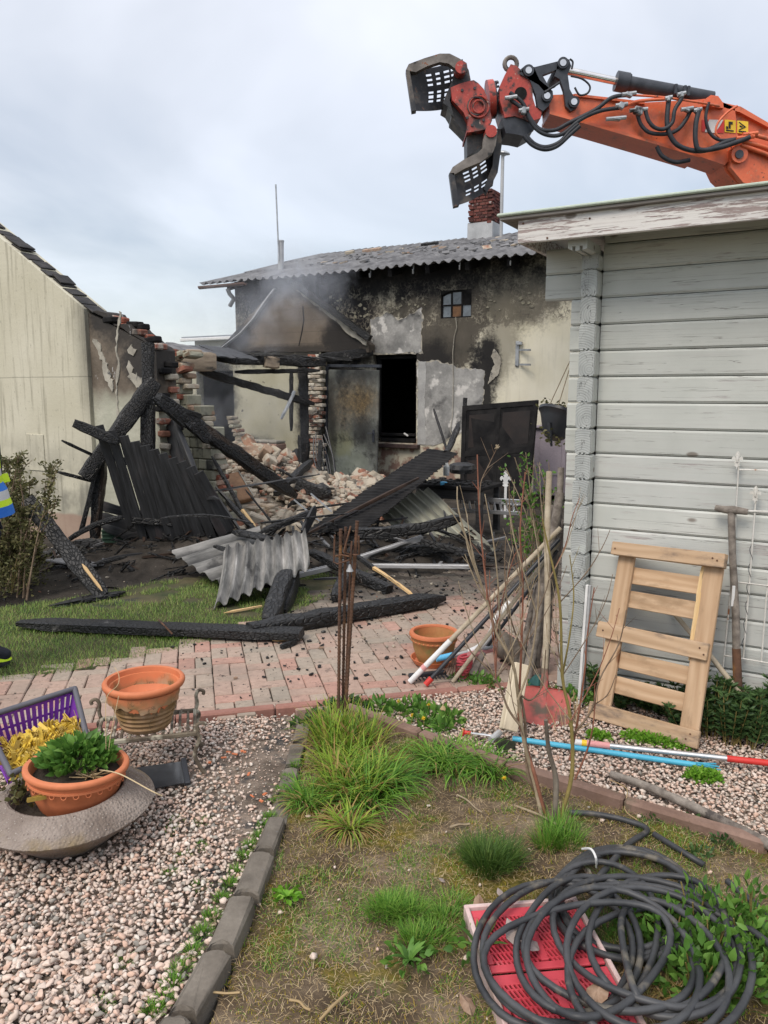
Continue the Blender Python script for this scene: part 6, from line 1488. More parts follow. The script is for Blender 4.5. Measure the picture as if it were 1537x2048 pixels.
def sub(u0, u1, v0, v1): f = lambda u, v: a0.lerp(a1, u).lerp(a3.lerp(a2, u), v); return [f(u0, v0), f(u1, v0), f(u1, v1), f(u0, v1)]
obj('board', quadslab(Q4, .04, 0), M['soot'], bp)
for (r_) in ((0, 1, 0, .05), (0, 1, .93, 1), (0, .06, .05, .93), (.95, 1, .05, .93), (.06, .95, .46, .52), (.48, .53, .05, .93)): obj('rail', quadslab(sub(*r_), .02, .014), M['soot'], bp)
for (r_) in ((.10, .45, .10, .43), (.56, .92, .10, .43), (.10, .45, .56, .90), (.56, .92, .56, .90)): obj('inset_panel', quadslab(sub(*r_), .01, .006), mk('charred_brown', (.008, .006, .006), (.020, .013, .011), 4, rough=.6, bump=.2) if 'charred_brown' not in bpy.data.materials else bpy.data.materials['charred_brown'], bp)
cbeam('charred gate post with knob behind black leaning door panel', PA(931, 796, 11.95), PA(924, 1010, 11.8), .07, .07, 'charred_post', 'post', rag=.12)
cbeam('thin charred rod leaning against bare grey wall patch', PA(868, 818, 13.2), PA(896, 905, 12.6), .035, .035, 'charred_rod', 'rod', 'charboard', .1)
cbeam('curved charred lath end rising above black tilted sheet', PA(893, 905, 8.6), PA(918, 845, 9.0), .06, .05, 'charred_lath', 'lath', rag=.2, tip=(1, .3), bend=-.03)
mc = thing('mauve_cabinet', 'mauve grey utility cabinet on house wall behind hanging basket', 'cabinet', MH @ T3(2.75, -.4, 0))
q = L(1102, 925, MH, -.5); b = MB(); b.box((q.x, -.38, .55), (.50, .40, 1.05), .01); obj('body', b, M['mauve'], mc, MH); b = MB(); b.box((q.x, -.40, 1.09), (.56, .48, .04), .01); obj('lid', b, M['mauve'], mc, MH); b = MB(); b.box((q.x + .02, -.587, .62), (.34, .012, .55), .004); obj('door', b, M['mauve'], mc, MH)
fl_ = thing('white_finial', 'small white fleur ornament standing before black door panel', 'ornament', PA(1012, 975, 10.2))
b = MB(); c_ = PA(1012, 962, 10.2)
b.prism([(x_ * 2.7, z_ * 2.7) for x_, z_ in FLEUR], .03, 0, T3(c_.x, 10.2, c_.z))
b.box((c_.x, 10.2, c_.z / 2 - .05), (.03, .03, c_.z - .02)); obj('figure', b, M['white'], fl_)
b = MB()
for k in range(3200):
    if k < 1500:
        x, y = rng.uniform(-3.6, 2.4), rng.uniform(5.9, 9.0)
        if y > 7.3 + .3 * x and x > 0: pass
    else:
        x = rng.uniform(-1.4, 2.2); y = rng.gauss(5.6, .9)
        if not in_poly(np.array([[x, y]]), PATH)[0]: continue
    s_ = rng.random() ** 4 * .015 + .004; z = (.004 if in_poly(np.array([[x, y]]), PATH)[0] else -.03 + gz(x, y, .03))
    c = MB(); c.box((0, 0, 0), (s_ * 1.7, s_, s_ * .7)); b.add(c.v, c.f, 0 if rng.random() < .85 else 1, T3(x, y, z + s_ * .2) @ Matrix.Rotation(rng.uniform(0, 6), 4, 'Z') @ Matrix.Rotation(rng.gauss(0, .4), 4, 'X'))
tag(obj('charcoal_debris', b, [M['char'], M['rubble']], fixn=False), kind='stuff')
# ---------------------------------------------------------------- smoke drifting out of the annex
s = NT('smoke'); s.t.nodes.remove(s.b)
pv = s.n('ShaderNodeVolumePrincipled'); pv.inputs['Color'].default_value = (.80, .84, .92, 1); pv.inputs['Anisotropy'].default_value = .1
v = s.vec(rnd=False); x, y, z = s.xyz()
def blob(items):
    tot = None
    for (cx, cz, rx, rz, st) in items:
        dx = s.m('DIVIDE', s.m('SUBTRACT', x, cx), rx); dz = s.m('DIVIDE', s.m('SUBTRACT', z, cz), rz)
        q = s.m('MULTIPLY', s.step(s.m('ADD', s.m('MULTIPLY', dx, dx), s.m('MULTIPLY', dz, dz)), 1, 0), st); tot = q if tot is None else s.m('ADD', tot, q)
    return tot
sp_ = [L(px, py, MH, -2.0) for px, py in ((590, 570), (480, 640), (405, 790), (520, 830), (660, 560), (420, 700))]
bb_ = blob([(sp_[0].x, sp_[0].z, 1.0, .75, .9), (sp_[1].x, sp_[1].z, .9, .75, .75), (sp_[2].x, sp_[2].z, .75, .8, .55), (sp_[3].x, sp_[3].z, .9, .7, .5), (sp_[4].x, sp_[4].z, .9, .5, .7), (sp_[5].x, sp_[5].z, 1.0, .5, .45), (sp_[4].x + 1.1, sp_[4].z + .1, .9, .35, .35)])
nz = s.step(s.noise(s.vec((1.4, .8, .8), rnd=False), 1.9, 5, .62, .8), .40, .68)
yy = s.m('MULTIPLY', s.step(y, -3.4, -2.6), s.step(y, -.8, -1.4))
s.t.links.new(s.m('MULTIPLY', s.m('MULTIPLY', s.m('MULTIPLY', bb_, nz), yy), .55), pv.inputs['Density'])
s.t.links.new(pv.outputs[0], s.t.nodes['Material Output'].inputs['Volume'])
b = MB(); b.box((-2.4, -2.1, 2.3), (4.6, 2.8, 3.9)); tag(obj('smoke', b, s.mat, None, MH), kind='stuff')
WHERE = ('against black board panel', 'over foot of the long slanting beam', 'beside the green box', 'across silvery sheet top', 'below black tilted sheet', 'behind rusty bars', 'on rubble front slope', 'over burnt yard left', 'beside curved bough', 'in front of pier', 'under pale corrugated sheet', 'beside charred stump')
LOC = ((400, 1000, 7.5), (560, 1010, 8.6), (250, 1085, 7.6), (545, 1050, 6.9), (700, 1050, 7.5), (660, 1120, 7.0), (520, 1040, 8.4), (150, 1130, 7.0), (860, 1070, 7.1), (640, 985, 9.8), (900, 1110, 7.2), (610, 1170, 6.3))
for i, ((x, y, Y), w_) in enumerate(zip(LOC, WHERE)):
    for k, kind in enumerate(('thin', 'short', 'bent')):
        p0 = PA(x + rng.uniform(-40, 40), y + rng.uniform(-12, 22), Y); d = Vector((rng.gauss(0, .35), rng.gauss(0, .25), abs(rng.gauss(.06, .10)))) * (1.4 if kind == 'thin' else .8); p0.z = max(p0.z, .02)
        cbeam(kind + ' burnt splintered lath lying ' + w_, p0, p0 + d, rng.uniform(.018, .04), rng.uniform(.015, .035), 'burnt_lath', 'lath', rng.choice(('char', 'char', 'charboard')), .25, (rng.uniform(.2, .9), rng.uniform(.1, .6)), .05 if kind == 'bent' else 0, group=None)
# ================================================================ THINGS IN FRONT OF THE SHED
def Ls(x, y, d): q = L(x, y, MS, d); return MS @ q
# --- pallet leaning on the wall
PW, PHt = .56, .893
pam = frame((1.0385, 3.6887, .002), Vector((.7033, -.7101, .0344)), Vector((.6865, .6657, -.2926)), Vector((.1849, .2295, .9556)))
pal = thing('wooden_pallet', 'pale wooden pallet frame leaning upright against shed wall', 'pallet', pam)
def pboard(name, u0, u1, v0, v1, y0, y1, mat, rot=0.0, seed=0):
    ln = max((u1 - u0) * PW, (v1 - v0) * PHt); vert = (v1 - v0) * PHt > (u1 - u0) * PW
    w = (u1 - u0) * PW if vert else (v1 - v0) * PHt
    mb = char_mb(ln, y1 - y0, w, .022, (1, 1), 0, 14, seed) if False else MB()
    mb.box((0, 0, 0), (ln, y1 - y0, w), .003)
    m = pam @ T3((u0 + u1) / 2 * PW, (y0 + y1) / 2, (v0 + v1) / 2 * PHt) @ Matrix.Rotation(rot, 4, 'Y') @ (Matrix.Rotation(R(-90), 4, 'Y') if vert else Matrix.Identity(4))
    return obj(name, mb, M[mat], pal, m)
pboard('upright', .03, .185, .02, .965, .002, .022, 'pine'); pboard('upright', .815, .975, .02, .965, .002, .022, 'pine')
for v in (.825, .69, .345, .205): pboard('slat', .08, .92, v - .048, v + .048, .0245, .044, 'pine', rng.uniform(-.006, .006))
pboard('cross_board', 0, 1.0, -.005, .085, -.022, -.0005, 'pine_dirty'); pboard('cross_board', -.045, .965, .445, .535, -.022, -.0005, 'pine_dirty', .012)
pboard('top_block', -.01, 1.005, .925, 1.0, -.045, -.0005, 'pine_dirty')
o = obj('split_edge', char_mb(.55 * PHt, .010, .018, .3, (.4, .3), 0, 14, 4), M['splinter'], pal, pam @ T3(.808 * PW, .006, .70 * PHt) @ Matrix.Rotation(R(90), 4, 'Y'))
for (u, v) in ((.05, .04), (.06, .06), (.90, .03), (.93, .06), (.02, .49), (.90, .50), (.94, .47), (.03, .96), (.95, .96), (.91, .97)):
    b = MB(); b.lathe([(0, .002), (.0045, .002), (.0045, 0), (0, 0)], 8); obj('nail_head', b, M['rust'], pal, pam @ T3(u * PW, -.0465 if v > .9 else -.0225, v * PHt) @ Matrix.Rotation(R(90), 4, 'X'))
# --- digging fork with T-handle
ft, fb_ = Ls(1463, 1020, -.07), G(1480, 1480, -.02); fk = thing('digging_fork', 'old T-handled digging fork with grey wooden shaft leaning on shed', 'fork', Vector((fb_.x, fb_.y, 0)))
dv = fb_ - ft; f_at = lambda t: ft + dv * t
b = MB(); b.tube([f_at(.0) + Vector((0, 0, .0)), f_at(.2) + UX * -.002, f_at(.45) + UX * .003, f_at(.62)], [.017, .0165, .018, .018], 12); obj('shaft', b, M['grey_wood'], fk, None, 40)
b = MB(); h_ = UX * .072; b.tube([ft - h_ + Vector((0, 0, .006)), ft - h_ * .4, ft, ft + h_ * .4, ft + h_ + Vector((0, 0, -.004))], [.014, .018, .021, .018, .015], 12); obj('handle', b, M['grey_wood'], fk, None, 40)
b = MB(); b.tube([f_at(.60), f_at(.79)], [.0195, .021], 12); obj('socket', b, M['rust'], fk, None, 40)
b = MB(); b.box((0, 0, 0), (.014, .006, .10), .001, 0, T3(*(f_at(.37) + UY * -.0185 - UX * .004))); obj('label_strip', b, M['white'], fk)
b = MB(); c_ = f_at(.79)
b.tube(spline([c_ + UX * -.07 + Vector((0, 0, -.25)), c_ + UX * -.075 + Vector((0, 0, -.06)), c_ + UX * -.05 + Vector((0, 0, -.005)), c_, c_ + UX * .05 + Vector((0, 0, -.005)), c_ + UX * .075 + Vector((0, 0, -.06)), c_ + UX * .07 + Vector((0, 0, -.25))], 5), .008, 8)
for s_ in (-.025, .025): b.tube([c_ + UX * s_ + Vector((0, 0, -.004)), c_ + UX * s_ + Vector((0, 0, -.25))], .008, 8)
obj('tines', b, M['rust'], fk, None, 40)
# --- trellis with fleur-de-lis finials
tr = thing('metal_trellis', 'rusty white metal trellis with fleur-de-lis tips leaning right on shed', 'trellis', Ls(1490, 1330, -.06))
def rod(par, name, pts, r, mat, d=-.06, seg=6): b = MB(); b.tube([Ls(x, y, d) for x, y in pts], r, seg); return obj(name, b, M[mat], par, None, 60)
rod(tr, 'upright_rod', [(1478, 930), (1465, 1150), (1449, 1312), (1446, 1340)], .0042, 'white_iron'); rod(tr, 'upright_rod', [(1512, 1000), (1500, 1160), (1487, 1318)], .0042, 'white_iron'); rod(tr, 'upright_rod', [(1548, 1060), (1533, 1200), (1523, 1326)], .0042, 'white_iron')
rod(tr, 'cross_rod', [(1479, 939), (1570, 942)], .004, 'white_iron', -.066); rod(tr, 'cross_rod', [(1470, 1021), (1570, 1024)], .004, 'white_iron', -.066); rod(tr, 'cross_rod', [(1463, 1163), (1570, 1176)], .004, 'white_iron', -.066); rod(tr, 'cross_rod', [(1450, 1311), (1570, 1332)], .004, 'white_iron', -.066)
tw = []
for k in range(60):
    t = k / 59; x, y = 1505 - 18 * t, 1080 + 215 * t; p = Ls(x, y, -.06); a = t * 36; tw.append(p + UX * math.cos(a) * .007 + UY * math.sin(a) * .007)
b = MB(); b.tube(tw, .0016, 5); obj('twisted_wire', b, M['dark_steel'], tr)
for (x_0, y_0) in ((1475, 922), (1511, 991)):
    c_ = Ls(x_0, y_0, -.068); b = MB(); b.prism([(x_ * .9, z_ * .9) for x_, z_ in FLEUR], .008); o = obj('fleur_de_lis', b, M['white_iron'], tr, frame(c_));
    b = MB(); b.lathe([(0, -.012), (.006, -.004), (.007, .01), (.005, .03), (0, .045)], 8); obj('petal_rib', b, M['white_iron'], o, frame(c_) @ T3(0, 0, 0))
# --- pale broomstick behind the pallet, white rail at the corner
b = MB(); b.tube([Ls(1322, 1196, -.03), Ls(1420, 1310, -.20), G(1552, 1478, .012)], [.011, .0125, .0135], 10); tag(obj('broomstick', b, M['handle'], None, None, 40), 'pale wooden broomstick slanting behind pallet to the right', 'stick')
p0, p1 = Ls(1178, 1170, -.17), G(1161, 1408, .0); m, ln = axis_m(p0, p1, UY); wr = thing('white_rail', 'narrow white and grey metal rail standing beside shed corner', 'rail', Vector((p1.x, p1.y, 0)))
b = MB(); b.box((0, .007, 0), (ln, .014, .020), .002); obj('white_face', b, M['white'], wr, m); b = MB(); b.box((0, -.008, 0), (ln, .012, .022), .002); obj('grey_face', b, M['zinc'], wr, m)
# --- tools and stakes by the corner
def pole(name, label, cat, pts, r, mat, seg=10, par=None):
    b = MB(); b.tube(spline(pts, 6) if len(pts) > 2 else pts, r, seg); o = obj(name, b, M[mat], par, None, 50); return tag(o, label, cat) if label else o
bp0, bp1 = G(820, 1364, .012), Ls(1122, 1056, .15); at = lambda t: bp0.lerp(bp1, t)
b1 = pole('broom_pole', 'wooden pole with white lower end leaning against shed corner', 'pole', [at(.26), at(1.0)], .0145, 'handle'); pole('white_sleeve', None, None, [at(0), at(.27)], .0165, 'white', 10, b1); pole('pink_ring', None, None, [at(.085), at(.105)], .0185, 'pink_fade', 10, b1)
bp0, bp1 = G(853, 1368, .02), Ls(1119, 1078, .16); b2 = pole('black_pole', 'black metal pole with red end cap leaning beside white-ended pole', 'pole', [at(0), at(1)], .0125, 'black_plastic'); pole('red_cap', None, None, [at(-.005), at(.04)], .017, 'red_plain', 10, b2)
pole('bent_white_pole', 'curved white plastic tool pole among the leaning poles', 'pole', [A(938, 1304, 4.3), A(962, 1292, 4.3), A(985, 1262, 4.32), A(992, 1238, 4.34), A(1020, 1205, 4.38)], .019, 'white')
b3 = pole('short_grey_rod', 'short grey rod with light blue grip lying over flowerpot saucer', 'rod', [A(905, 1311, 4.3), A(992, 1292, 4.36)], .011, 'zinc'); pole('blue_grip', None, None, [A(873, 1318, 4.28), A(908, 1310, 4.305)], .018, 'light_blue', 12, b3)
bp0, bp1 = G(948, 1330, .02), Ls(1116, 1100, .2); pole('dark_pole', 'thin dark pole leaning lowest of the leaning poles', 'pole', [at(0), at(1)], .010, 'black_plastic')
bp0, bp1 = A(1000, 1240, 4.2), Ls(1118, 1085, .2); pole('wooden_pole', 'short bare wooden pole leaning between dark poles', 'pole', [at(-.8), at(1)], .012, 'handle')
for k, (x0, y0, x1, y1, r_, Yb, l_) in enumerate(((1060, 1320, 1120, 985, .030, 4.2, 'thickest grey stake leaning on shed corner behind spade'), (1092, 1300, 1124, 935, .022, 4.3, 'grey split stake standing tight against shed corner'), (1048, 1300, 1108, 1010, .017, 4.28, 'slim grey stake left of the thickest stake'), (1075, 1310, 1128, 1040, .026, 4.4, 'rearmost grey stake half hidden by shed corner'))):
    p0 = A(x0, y0, Yb); p1 = A(x1, y1, Yb + .12); d_ = (p1 - p0); p0 = p0 - d_ * (p0.z / d_.z); b = MB(); b.tube([p0.lerp(p1, t) + Vector((.006 * math.sin(t * 9 + k), 0, 0)) for t in [i / 8 for i in range(9)]], [r_ * (1.05 - .18 * i / 8) for i in range(9)], 9); tag(obj('wooden_stake', b, M['grey_wood'], None, None, 50), l_, 'stake')
sh = thing('red_shovel', 'worn red shovel with long grey handle standing blade down on gravel', 'shovel', G(1090, 1450))
sb, stp = G(1090, 1449, .0), A(1099, 943, 4.02); hd = A(1090, 1340, 3.78)
b = MB(); b.tube(spline([hd, hd.lerp(stp, .35) + Vector((.006, 0, 0)), hd.lerp(stp, .7) - Vector((.004, 0, 0)), stp], 6), [.0165] * 19, 10); obj('shaft', b, M['handle'], sh, None, 50)
zx = (hd - sb).normalized(); xx = Vector((1, .1, 0)); xx = (xx - zx * xx.dot(zx)).normalized(); yy_ = zx.cross(xx); bm4 = frame(sb, xx, yy_, zx)
prof = [(0, .108), (.03, .120), (.08, .127), (.14, .126), (.165, .118), (.178, .10), (.185, .07), (.188, .02)]
mb = MB(); rows = []
for (z_, w_2) in prof:
    rows.append([(w_2 * t, .018 * abs(t) ** 2 * -1 + .02 * math.exp(-(t * 5) ** 2) * -.6, z_ - .012 * (1 - t * t) * (1 if z_ == 0 else 0)) for t in [k / 8 - 1 for k in range(17)]])
for yo in (0, .003):
    for r_ in rows: mb.v += [(x, y + yo, z) for x, y, z in r_]
n_ = 17; N_ = n_ * len(rows)
for i in range(len(rows) - 1):
    for k in range(n_ - 1):
        a_ = i * n_ + k; mb.f += [(a_, a_ + 1, a_ + n_ + 1, a_ + n_), (N_ + a_, N_ + a_ + n_, N_ + a_ + n_ + 1, N_ + a_ + 1)]
mb.m = [0] * len(mb.f); obj('blade', mb, M['red_spade'], sh, bm4, 40)
b = MB(); b.tube([hd + zx * .015, hd - zx * .06, hd - zx * .16, hd - zx * .24], [.019, .019, .013, .006], 10); obj('socket', b, M['red_spade'], sh, None, 50)
p0, p1 = G(1010, 1496, .0), A(1042, 1328, 3.5); pb = thing('white_post_offcut', 'cream painted square post offcut with dark mossy foot leaning in gravel', 'post', p0.copy())
m, ln = axis_m(p0, p1, (0, 1, .5)); b = MB(); b.box((.04, 0, 0), (ln - .08, .075, .05), .004); obj('post', b, M['pale_wood'], pb, m); b = MB(); b.box((-ln / 2 + .0, 0, 0), (.078, .0765, .052), .004); obj('mossy_foot', b, mk('mossy_black', (.012, .014, .010), (.05, .055, .03), 14, rough=.95, bump=.7), pb, m)
lgp = A(1048, 1318, 4.32); lg2 = thing('log', 'short round log with dark sawn end lying behind shovel', 'log', Vector((lgp.x, lgp.y, 0)))
b = MB(); b.tube([lgp, lgp + Vector((-.10, .32, 0))], .075, 18); obj('bark', b, M['bark'], lg2, None, 50); b = MB(); b.tube([lgp + Vector((.002, -.006, 0)), lgp], .070, 18); obj('sawn_end', b, M['grey_wood'], lg2)
cb = thing('red_cord_bundle', 'bundle of faded red cord wound on a stick on paving', 'cord', G(925, 1350)); c_ = A(928, 1332, 4.25); b = MB()
for k in range(16):
    t = k / 15 - .5; ax = Vector((.02, .0, .12)) * t; b.tube(spline([c_ + ax + Vector((math.cos(a) * .045 * (1 - t * t), math.sin(a) * .045, math.sin(a + k) * .012)) for a in [i * 1.2566 for i in range(5)]], 5, True), .006, 6)
obj('cord', b, M['red_cord'], cb); b = MB(); b.tube([A(940, 1310, 4.25), A(985, 1300, 4.4)], [.022, .012], 8); obj('handle', b, M['pink_fade'], cb); b = MB(); m, ln = axis_m(A(945, 1350, 4.2), A(965, 1305, 4.3)); b.box((0, 0, 0), (ln, .045, .02), .003); obj('board', b, M['grey_wood'], cb, m)
rk = thing('wire_rake', 'rusty fan rake head with bent wire tines on paving', 'rake', G(900, 1345));
for k in range(8):
    p0 = A(908 + k * 1.5, 1318, 4.3); p1 = A(888 + k * 5.5, 1352 - abs(k - 4) * 1.5, 4.16); b = MB(); b.tube(spline([p0, p0.lerp(p1, .6) + Vector((0, -.01, .01)), p1], 5), .0028, 5); obj('tine', b, M['rust'], rk)
hk = thing('black_rake_head', 'black plastic rake head lying under the white pole end', 'rake head', G(850, 1350)); p0, p1 = G(818, 1352, .03), G(892, 1344, .03); m, ln = axis_m(p0, p1); b = MB(); b.box((0, 0, 0), (ln, .03, .025), .005); obj('bar', b, M['black_plastic'], hk, m)
for k in range(10): b = MB(); b.box((ln * (k / 9 - .5) * .95, -.03, -.012), (.006, .05, .008), .001); obj('tooth', b, M['black_plastic'], hk, m)
b = MB(); q = G(1078, 1368, .04);
b.lathe([(0, .05), (.03, .045), (.055, .015), (.06, -.02), (.05, -.035), (0, -.04)], 14, 0, T3(*q), .4); tag(obj('teal_cloth', b, mk('teal_cloth', (.015, .06, .06), (.03, .11, .10), 9, bump=.5)), 'crumpled dark teal cloth tucked behind shovel blade', 'cloth')
fpp = G(868, 1325); fp_ = thing('flowerpot', 'terracotta flowerpot with algae stain on paving beside leaning poles', 'pot', fpp)
POT = lambda r, h, t=.012: [(0, .0), (r * .62, .0), (r * .70, .02), (r * .84, h * .45), (r * .90, h * .70), (r * .93, h * .72), (r * .93, h * .76), (r * .91, h * .77), (r * .94, h * .86), (r * .98, h * .88), (r, h * .90), (r, h * .97), (r * .97, h), (r - t * 1.6, h), (r - t * 2, h * .95), (r * .80, h * .70), (r * .72, h * .35), (r * .60, .03), (0, .03)]
b = MB(); b.lathe(POT(.148, .185), 40); obj('bowl', b, M['green_pot'], fp_, T3(*fpp) @ T3(0, 0, .012), 50)
b = MB(); b.lathe([(.1385, .163), (.149, .167), (.1495, .178), (.145, .186), (.125, .186), (.122, .176), (.1295, .165)], 40); obj('rim', b, M['terracotta'], fp_, T3(*fpp) @ T3(0, 0, .012), 50)
for k in range(30): a = 2 * math.pi * k / 30; b = MB(); b.lathe([(0, .004), (.004, .003), (.0065, 0)], 8); obj('boss', b, M['terracotta'], fp_, T3(*fpp) @ T3(.1385 * math.cos(a), .1385 * math.sin(a), .152) @ Matrix.Rotation(a, 4, 'Z') @ Matrix.Rotation(R(90), 4, 'Y'))
b = MB(); b.lathe([(0, 0), (.115, 0), (.135, .03), (.138, .035), (.131, .035), (.112, .010), (0, .009)], 36); tag(obj('saucer', b, M['terracotta'], None, T3(fpp.x - .004, fpp.y, .003), 50), 'terracotta saucer under the flowerpot on the paving', 'saucer')
hb = A(1122, 835, 4.75); hbm = T3(*hb) @ Matrix.Rotation(.42, 4, 'Y') @ Matrix.Rotation(-.25, 4, 'X'); hk2 = thing('hanging_basket', 'black plastic hanging basket with melted edge beside shed corner', 'hanging basket', hbm)
b = MB(); b.lathe([(0, -.145), (.05, -.14), (.07, -.12), (.115, -.03), (.135, .0), (.145, .004), (.145, .022), (.132, .022), (.128, .004), (.10, -.04), (0, -.06)], 28, 0, None, .06); obj('bowl', b, M['black_plastic'], hk2, hbm, 50)
b = MB(); b.tube([hb + Vector((-.09, -.08, -.03)), hb + Vector((-.08, -.09, -.11)), hb + Vector((-.07, -.09, -.17))], [.02, .014, .006], 7); obj('melted_drip', b, M['black_plastic'], hk2)
top = hb + Vector((.10, .1, .42))
for a in (0, 2.1, 4.2): b = MB(); b.tube([hbm @ Vector((.14 * math.cos(a), .14 * math.sin(a), .01)), top], .003, 5); obj('hanger', b, M['twig_pale'], hk2)
b = MB(); b.tube([top, top + Vector((0.02, .02, .04)), top + Vector((.05, .05, .03))], .004, 6); b.tube([top, top + Vector((.3, .28, .02))], .006, 6); obj('hook', b, M['dark_steel'], hk2)
C = np.array([hbm @ Vector((rng.uniform(-.15, .05), rng.uniform(-.14, .1), .02 + rng.uniform(0, .03))) for _ in range(70)] + [hbm @ Vector((rng.gauss(-.02, .05), -.11, -.13 - rng.uniform(0, .08))) for _ in range(35)])
obj_ = put('trailing_leaves', np_mesh('trailing_leaves', *leaves(C, .022 + .012 * NP.random(len(C)), .5), M['leaf_grey']), hk2)
# ================================================================ THE REBAR STAKES
RB = [([(682, 1058), (679, 1250), (677, 1440)], .0078, 3.55, 'dark rusty ribbed steel bar, leftmost of the standing bundle'), ([(692, 1054), (689, 1250), (685, 1446)], .0070, 3.58, 'dark rusty ribbed steel bar, middle of the standing bundle'), ([(715, 1042), (702, 1240), (689, 1442)], .0085, 3.56, 'orange-brown rusty ribbed steel bar, rightmost and tallest of the bundle'), ([(703, 1090), (696, 1270), (688, 1440)], .0050, 3.62, 'thin rusty rod standing behind the thicker steel bars')]
for pts_, r_, Y_, lab in RB:
    P = [A(x, y, Y_) for x, y in pts_]; P[-1].z = -.02; d_ = P[-1] - P[0]; b = MB(); n = 170; rr = []; Q_ = []
    for i in range(n + 1): t = i / n; Q_.append(P[0].lerp(P[-1], t) + (P[1] - P[0].lerp(P[2], .5)) * 4 * t * (1 - t) * .5); rr.append(r_ * (1.14 if i % 3 == 0 else .94))
    rr[0] = r_ * 1.25; b.tube(Q_, rr, 8); tag(obj('steel_bar', b, M['rust'], None, None, 80), lab, 'steel bar')
hp = thing('wire_hoop', 'bent rusty wire hoop clasping the standing steel bars', 'wire hoop', A(692, 1120, 3.54))
for pts_ in ([(670, 1070), (668, 1124), (675, 1128), (700, 1120), (703, 1112), (704, 1082)], [(718, 1072), (719, 1108), (712, 1110), (700, 1109), (688, 1104), (702, 1052)], [(672, 1112), (684, 1110), (700, 1113)]):
    b = MB(); b.tube([A(x, y, 3.52 + .02 * (i % 2)) for i, (x, y) in enumerate(pts_)], .0045, 7); obj('wire', b, M['rust'], hp, None, 60)
c_ = A(700, 1136, 3.53); b = MB(); b.lathe([(0, .018), (.005, .016), (.008, .004), (.017, -.012), (.018, -.015), (0, -.010)], 14); tag(obj('small_bell', b, M['zinc'], None, T3(*c_), 50), 'small grey metal bell hanging on rusty bar', 'bell')
b = MB(); b.tube([A(672, 1470, 3.5), A(680, 1420, 3.55), A(690, 1440, 3.5), A(698, 1462, 3.5)], .0022, 5); tag(obj('wire_scrap', b, M['zinc']), 'pale thin wire curling at foot of rusty bars', 'wire')
# ================================================================ PLANTER CORNER AT LEFT
plc = Vector((-1.165, 2.64, 0)); pl = thing('concrete_planter', 'wide saucer-shaped washed concrete planter on gravel at left', 'planter', plc)
b = MB(); b.lathe([(0, -.02), (.155, -.02), (.175, .0), (.262, .068), (.290, .090), (.304, .104), (.306, .108), (.303, .112), (.262, .138), (.222, .166), (.208, .172), (.199, .168), (.193, .15), (.185, .12), (.17, .09), (0, .08)], 96, 0, None, .008); obj('bowl', b, M['planter'], pl, T3(*plc) @ T3(0, 0, .018), 22)
b = MB(); b.lathe([(0, .13), (.10, .135), (.19, .128)], 32, 0, None, .03); obj('soil', b, M['soil'], pl, T3(*plc))
ptm = T3(-1.135, 2.635, .115) @ Matrix.Rotation(.06, 4, 'Y') @ Matrix.Rotation(-.05, 4, 'X'); tp_ = thing('planted_pot', 'terracotta pot with leafy green perennial sunk into concrete planter', 'pot', ptm)
b = MB(); b.lathe(POT(.183, .165, .012), 56); obj('pot', b, M['terracotta'], tp_, ptm, 50)
for k in range(26): a = 2 * math.pi * k / 26; b = MB(); b.tube([(math.cos(t) * .009, math.sin(t) * .009, 0) for t in [i * .7854 for i in range(9)]], .0018, 5); obj('embossed_ring', b, M['terracotta'], tp_, ptm @ T3(.1685 * math.cos(a), .1685 * math.sin(a), .115) @ Matrix.Rotation(a, 4, 'Z') @ Matrix.Rotation(R(80), 4, 'Y'))
b = MB(); b.lathe([(0, .135), (.12, .138), (.158, .125)], 32, 0, None, .05); obj('soil', b, M['soil'], tp_, ptm)
n = 520; a = NP.random(n) * 2 * np.pi; r_ = np.sqrt(NP.random(n)) * .115; C = np.stack([r_ * np.cos(a) - .01, r_ * np.sin(a) + .03, .15 + .085 * (1 - (r_ / .13) ** 2) * NP.random(n) ** .5], 1)
D = np.stack([np.cos(a) * (.4 + r_ * 8), np.sin(a) * (.4 + r_ * 8), .35 + NP.random(n) * .7], 1) + NP.normal(size=(n, 3)) * .3
o = put('leaves', np_mesh('leaves', *leaves(C, .030 + .026 * NP.random(n), .5, .5, .3, D), M['leaf']), tp_, ptm)
b = MB()
for k in range(30): a_ = rng.uniform(0, 6.28); p0 = Vector((.075 + rng.uniform(-.02, .02), -.055 + rng.uniform(-.015, .015), .145)); b.tube([p0, p0 + Vector((math.cos(a_) * rng.uniform(.03, .07), math.sin(a_) * rng.uniform(.02, .05), rng.uniform(0, .02)))], .0022, 4)
obj('cut_stems', b, M['straw'], tp_, ptm)
b = MB()
for pts_ in ([(213, 1530), (212, 1450), (214, 1395), (236, 1370), (238, 1350), (230, 1335)], [(215, 1528), (222, 1470), (238, 1392)], [(190, 1520), (165, 1470), (148, 1420)]): b.tube(spline([A(x, y, 2.66 + .05 * i) for i, (x, y) in enumerate(pts_)], 5), .0014, 5)
b.tube(spline([A(200, 1540, 2.6), A(240, 1548, 2.55), A(300, 1580, 2.45), A(325, 1592, 2.45)], 5), .0022, 5); obj('dry_stalks', b, M['straw'], tp_)
n = 90; C = np.stack([-1.33 + NP.normal(size=n) * .035, 2.64 + NP.normal(size=n) * .06, .15 + NP.random(n) * .07], 1); put('leaves', np_mesh('leaves', *leaves(C, .026, .7), M['leaf_grey']), thing('weed', 'small grey-green weed growing at left edge of concrete planter', 'weed', Vector((-1.33, 2.64, .1))))
stc = Vector((-1.03, 3.17, 0)); sm_ = frame(stc, KX, KY); sd = thing('iron_stand', 'small flaking cast-iron plant stand with scrolled ends on gravel', 'plant stand', stc)
SH_, sw2, sd2 = .185, .20, .125
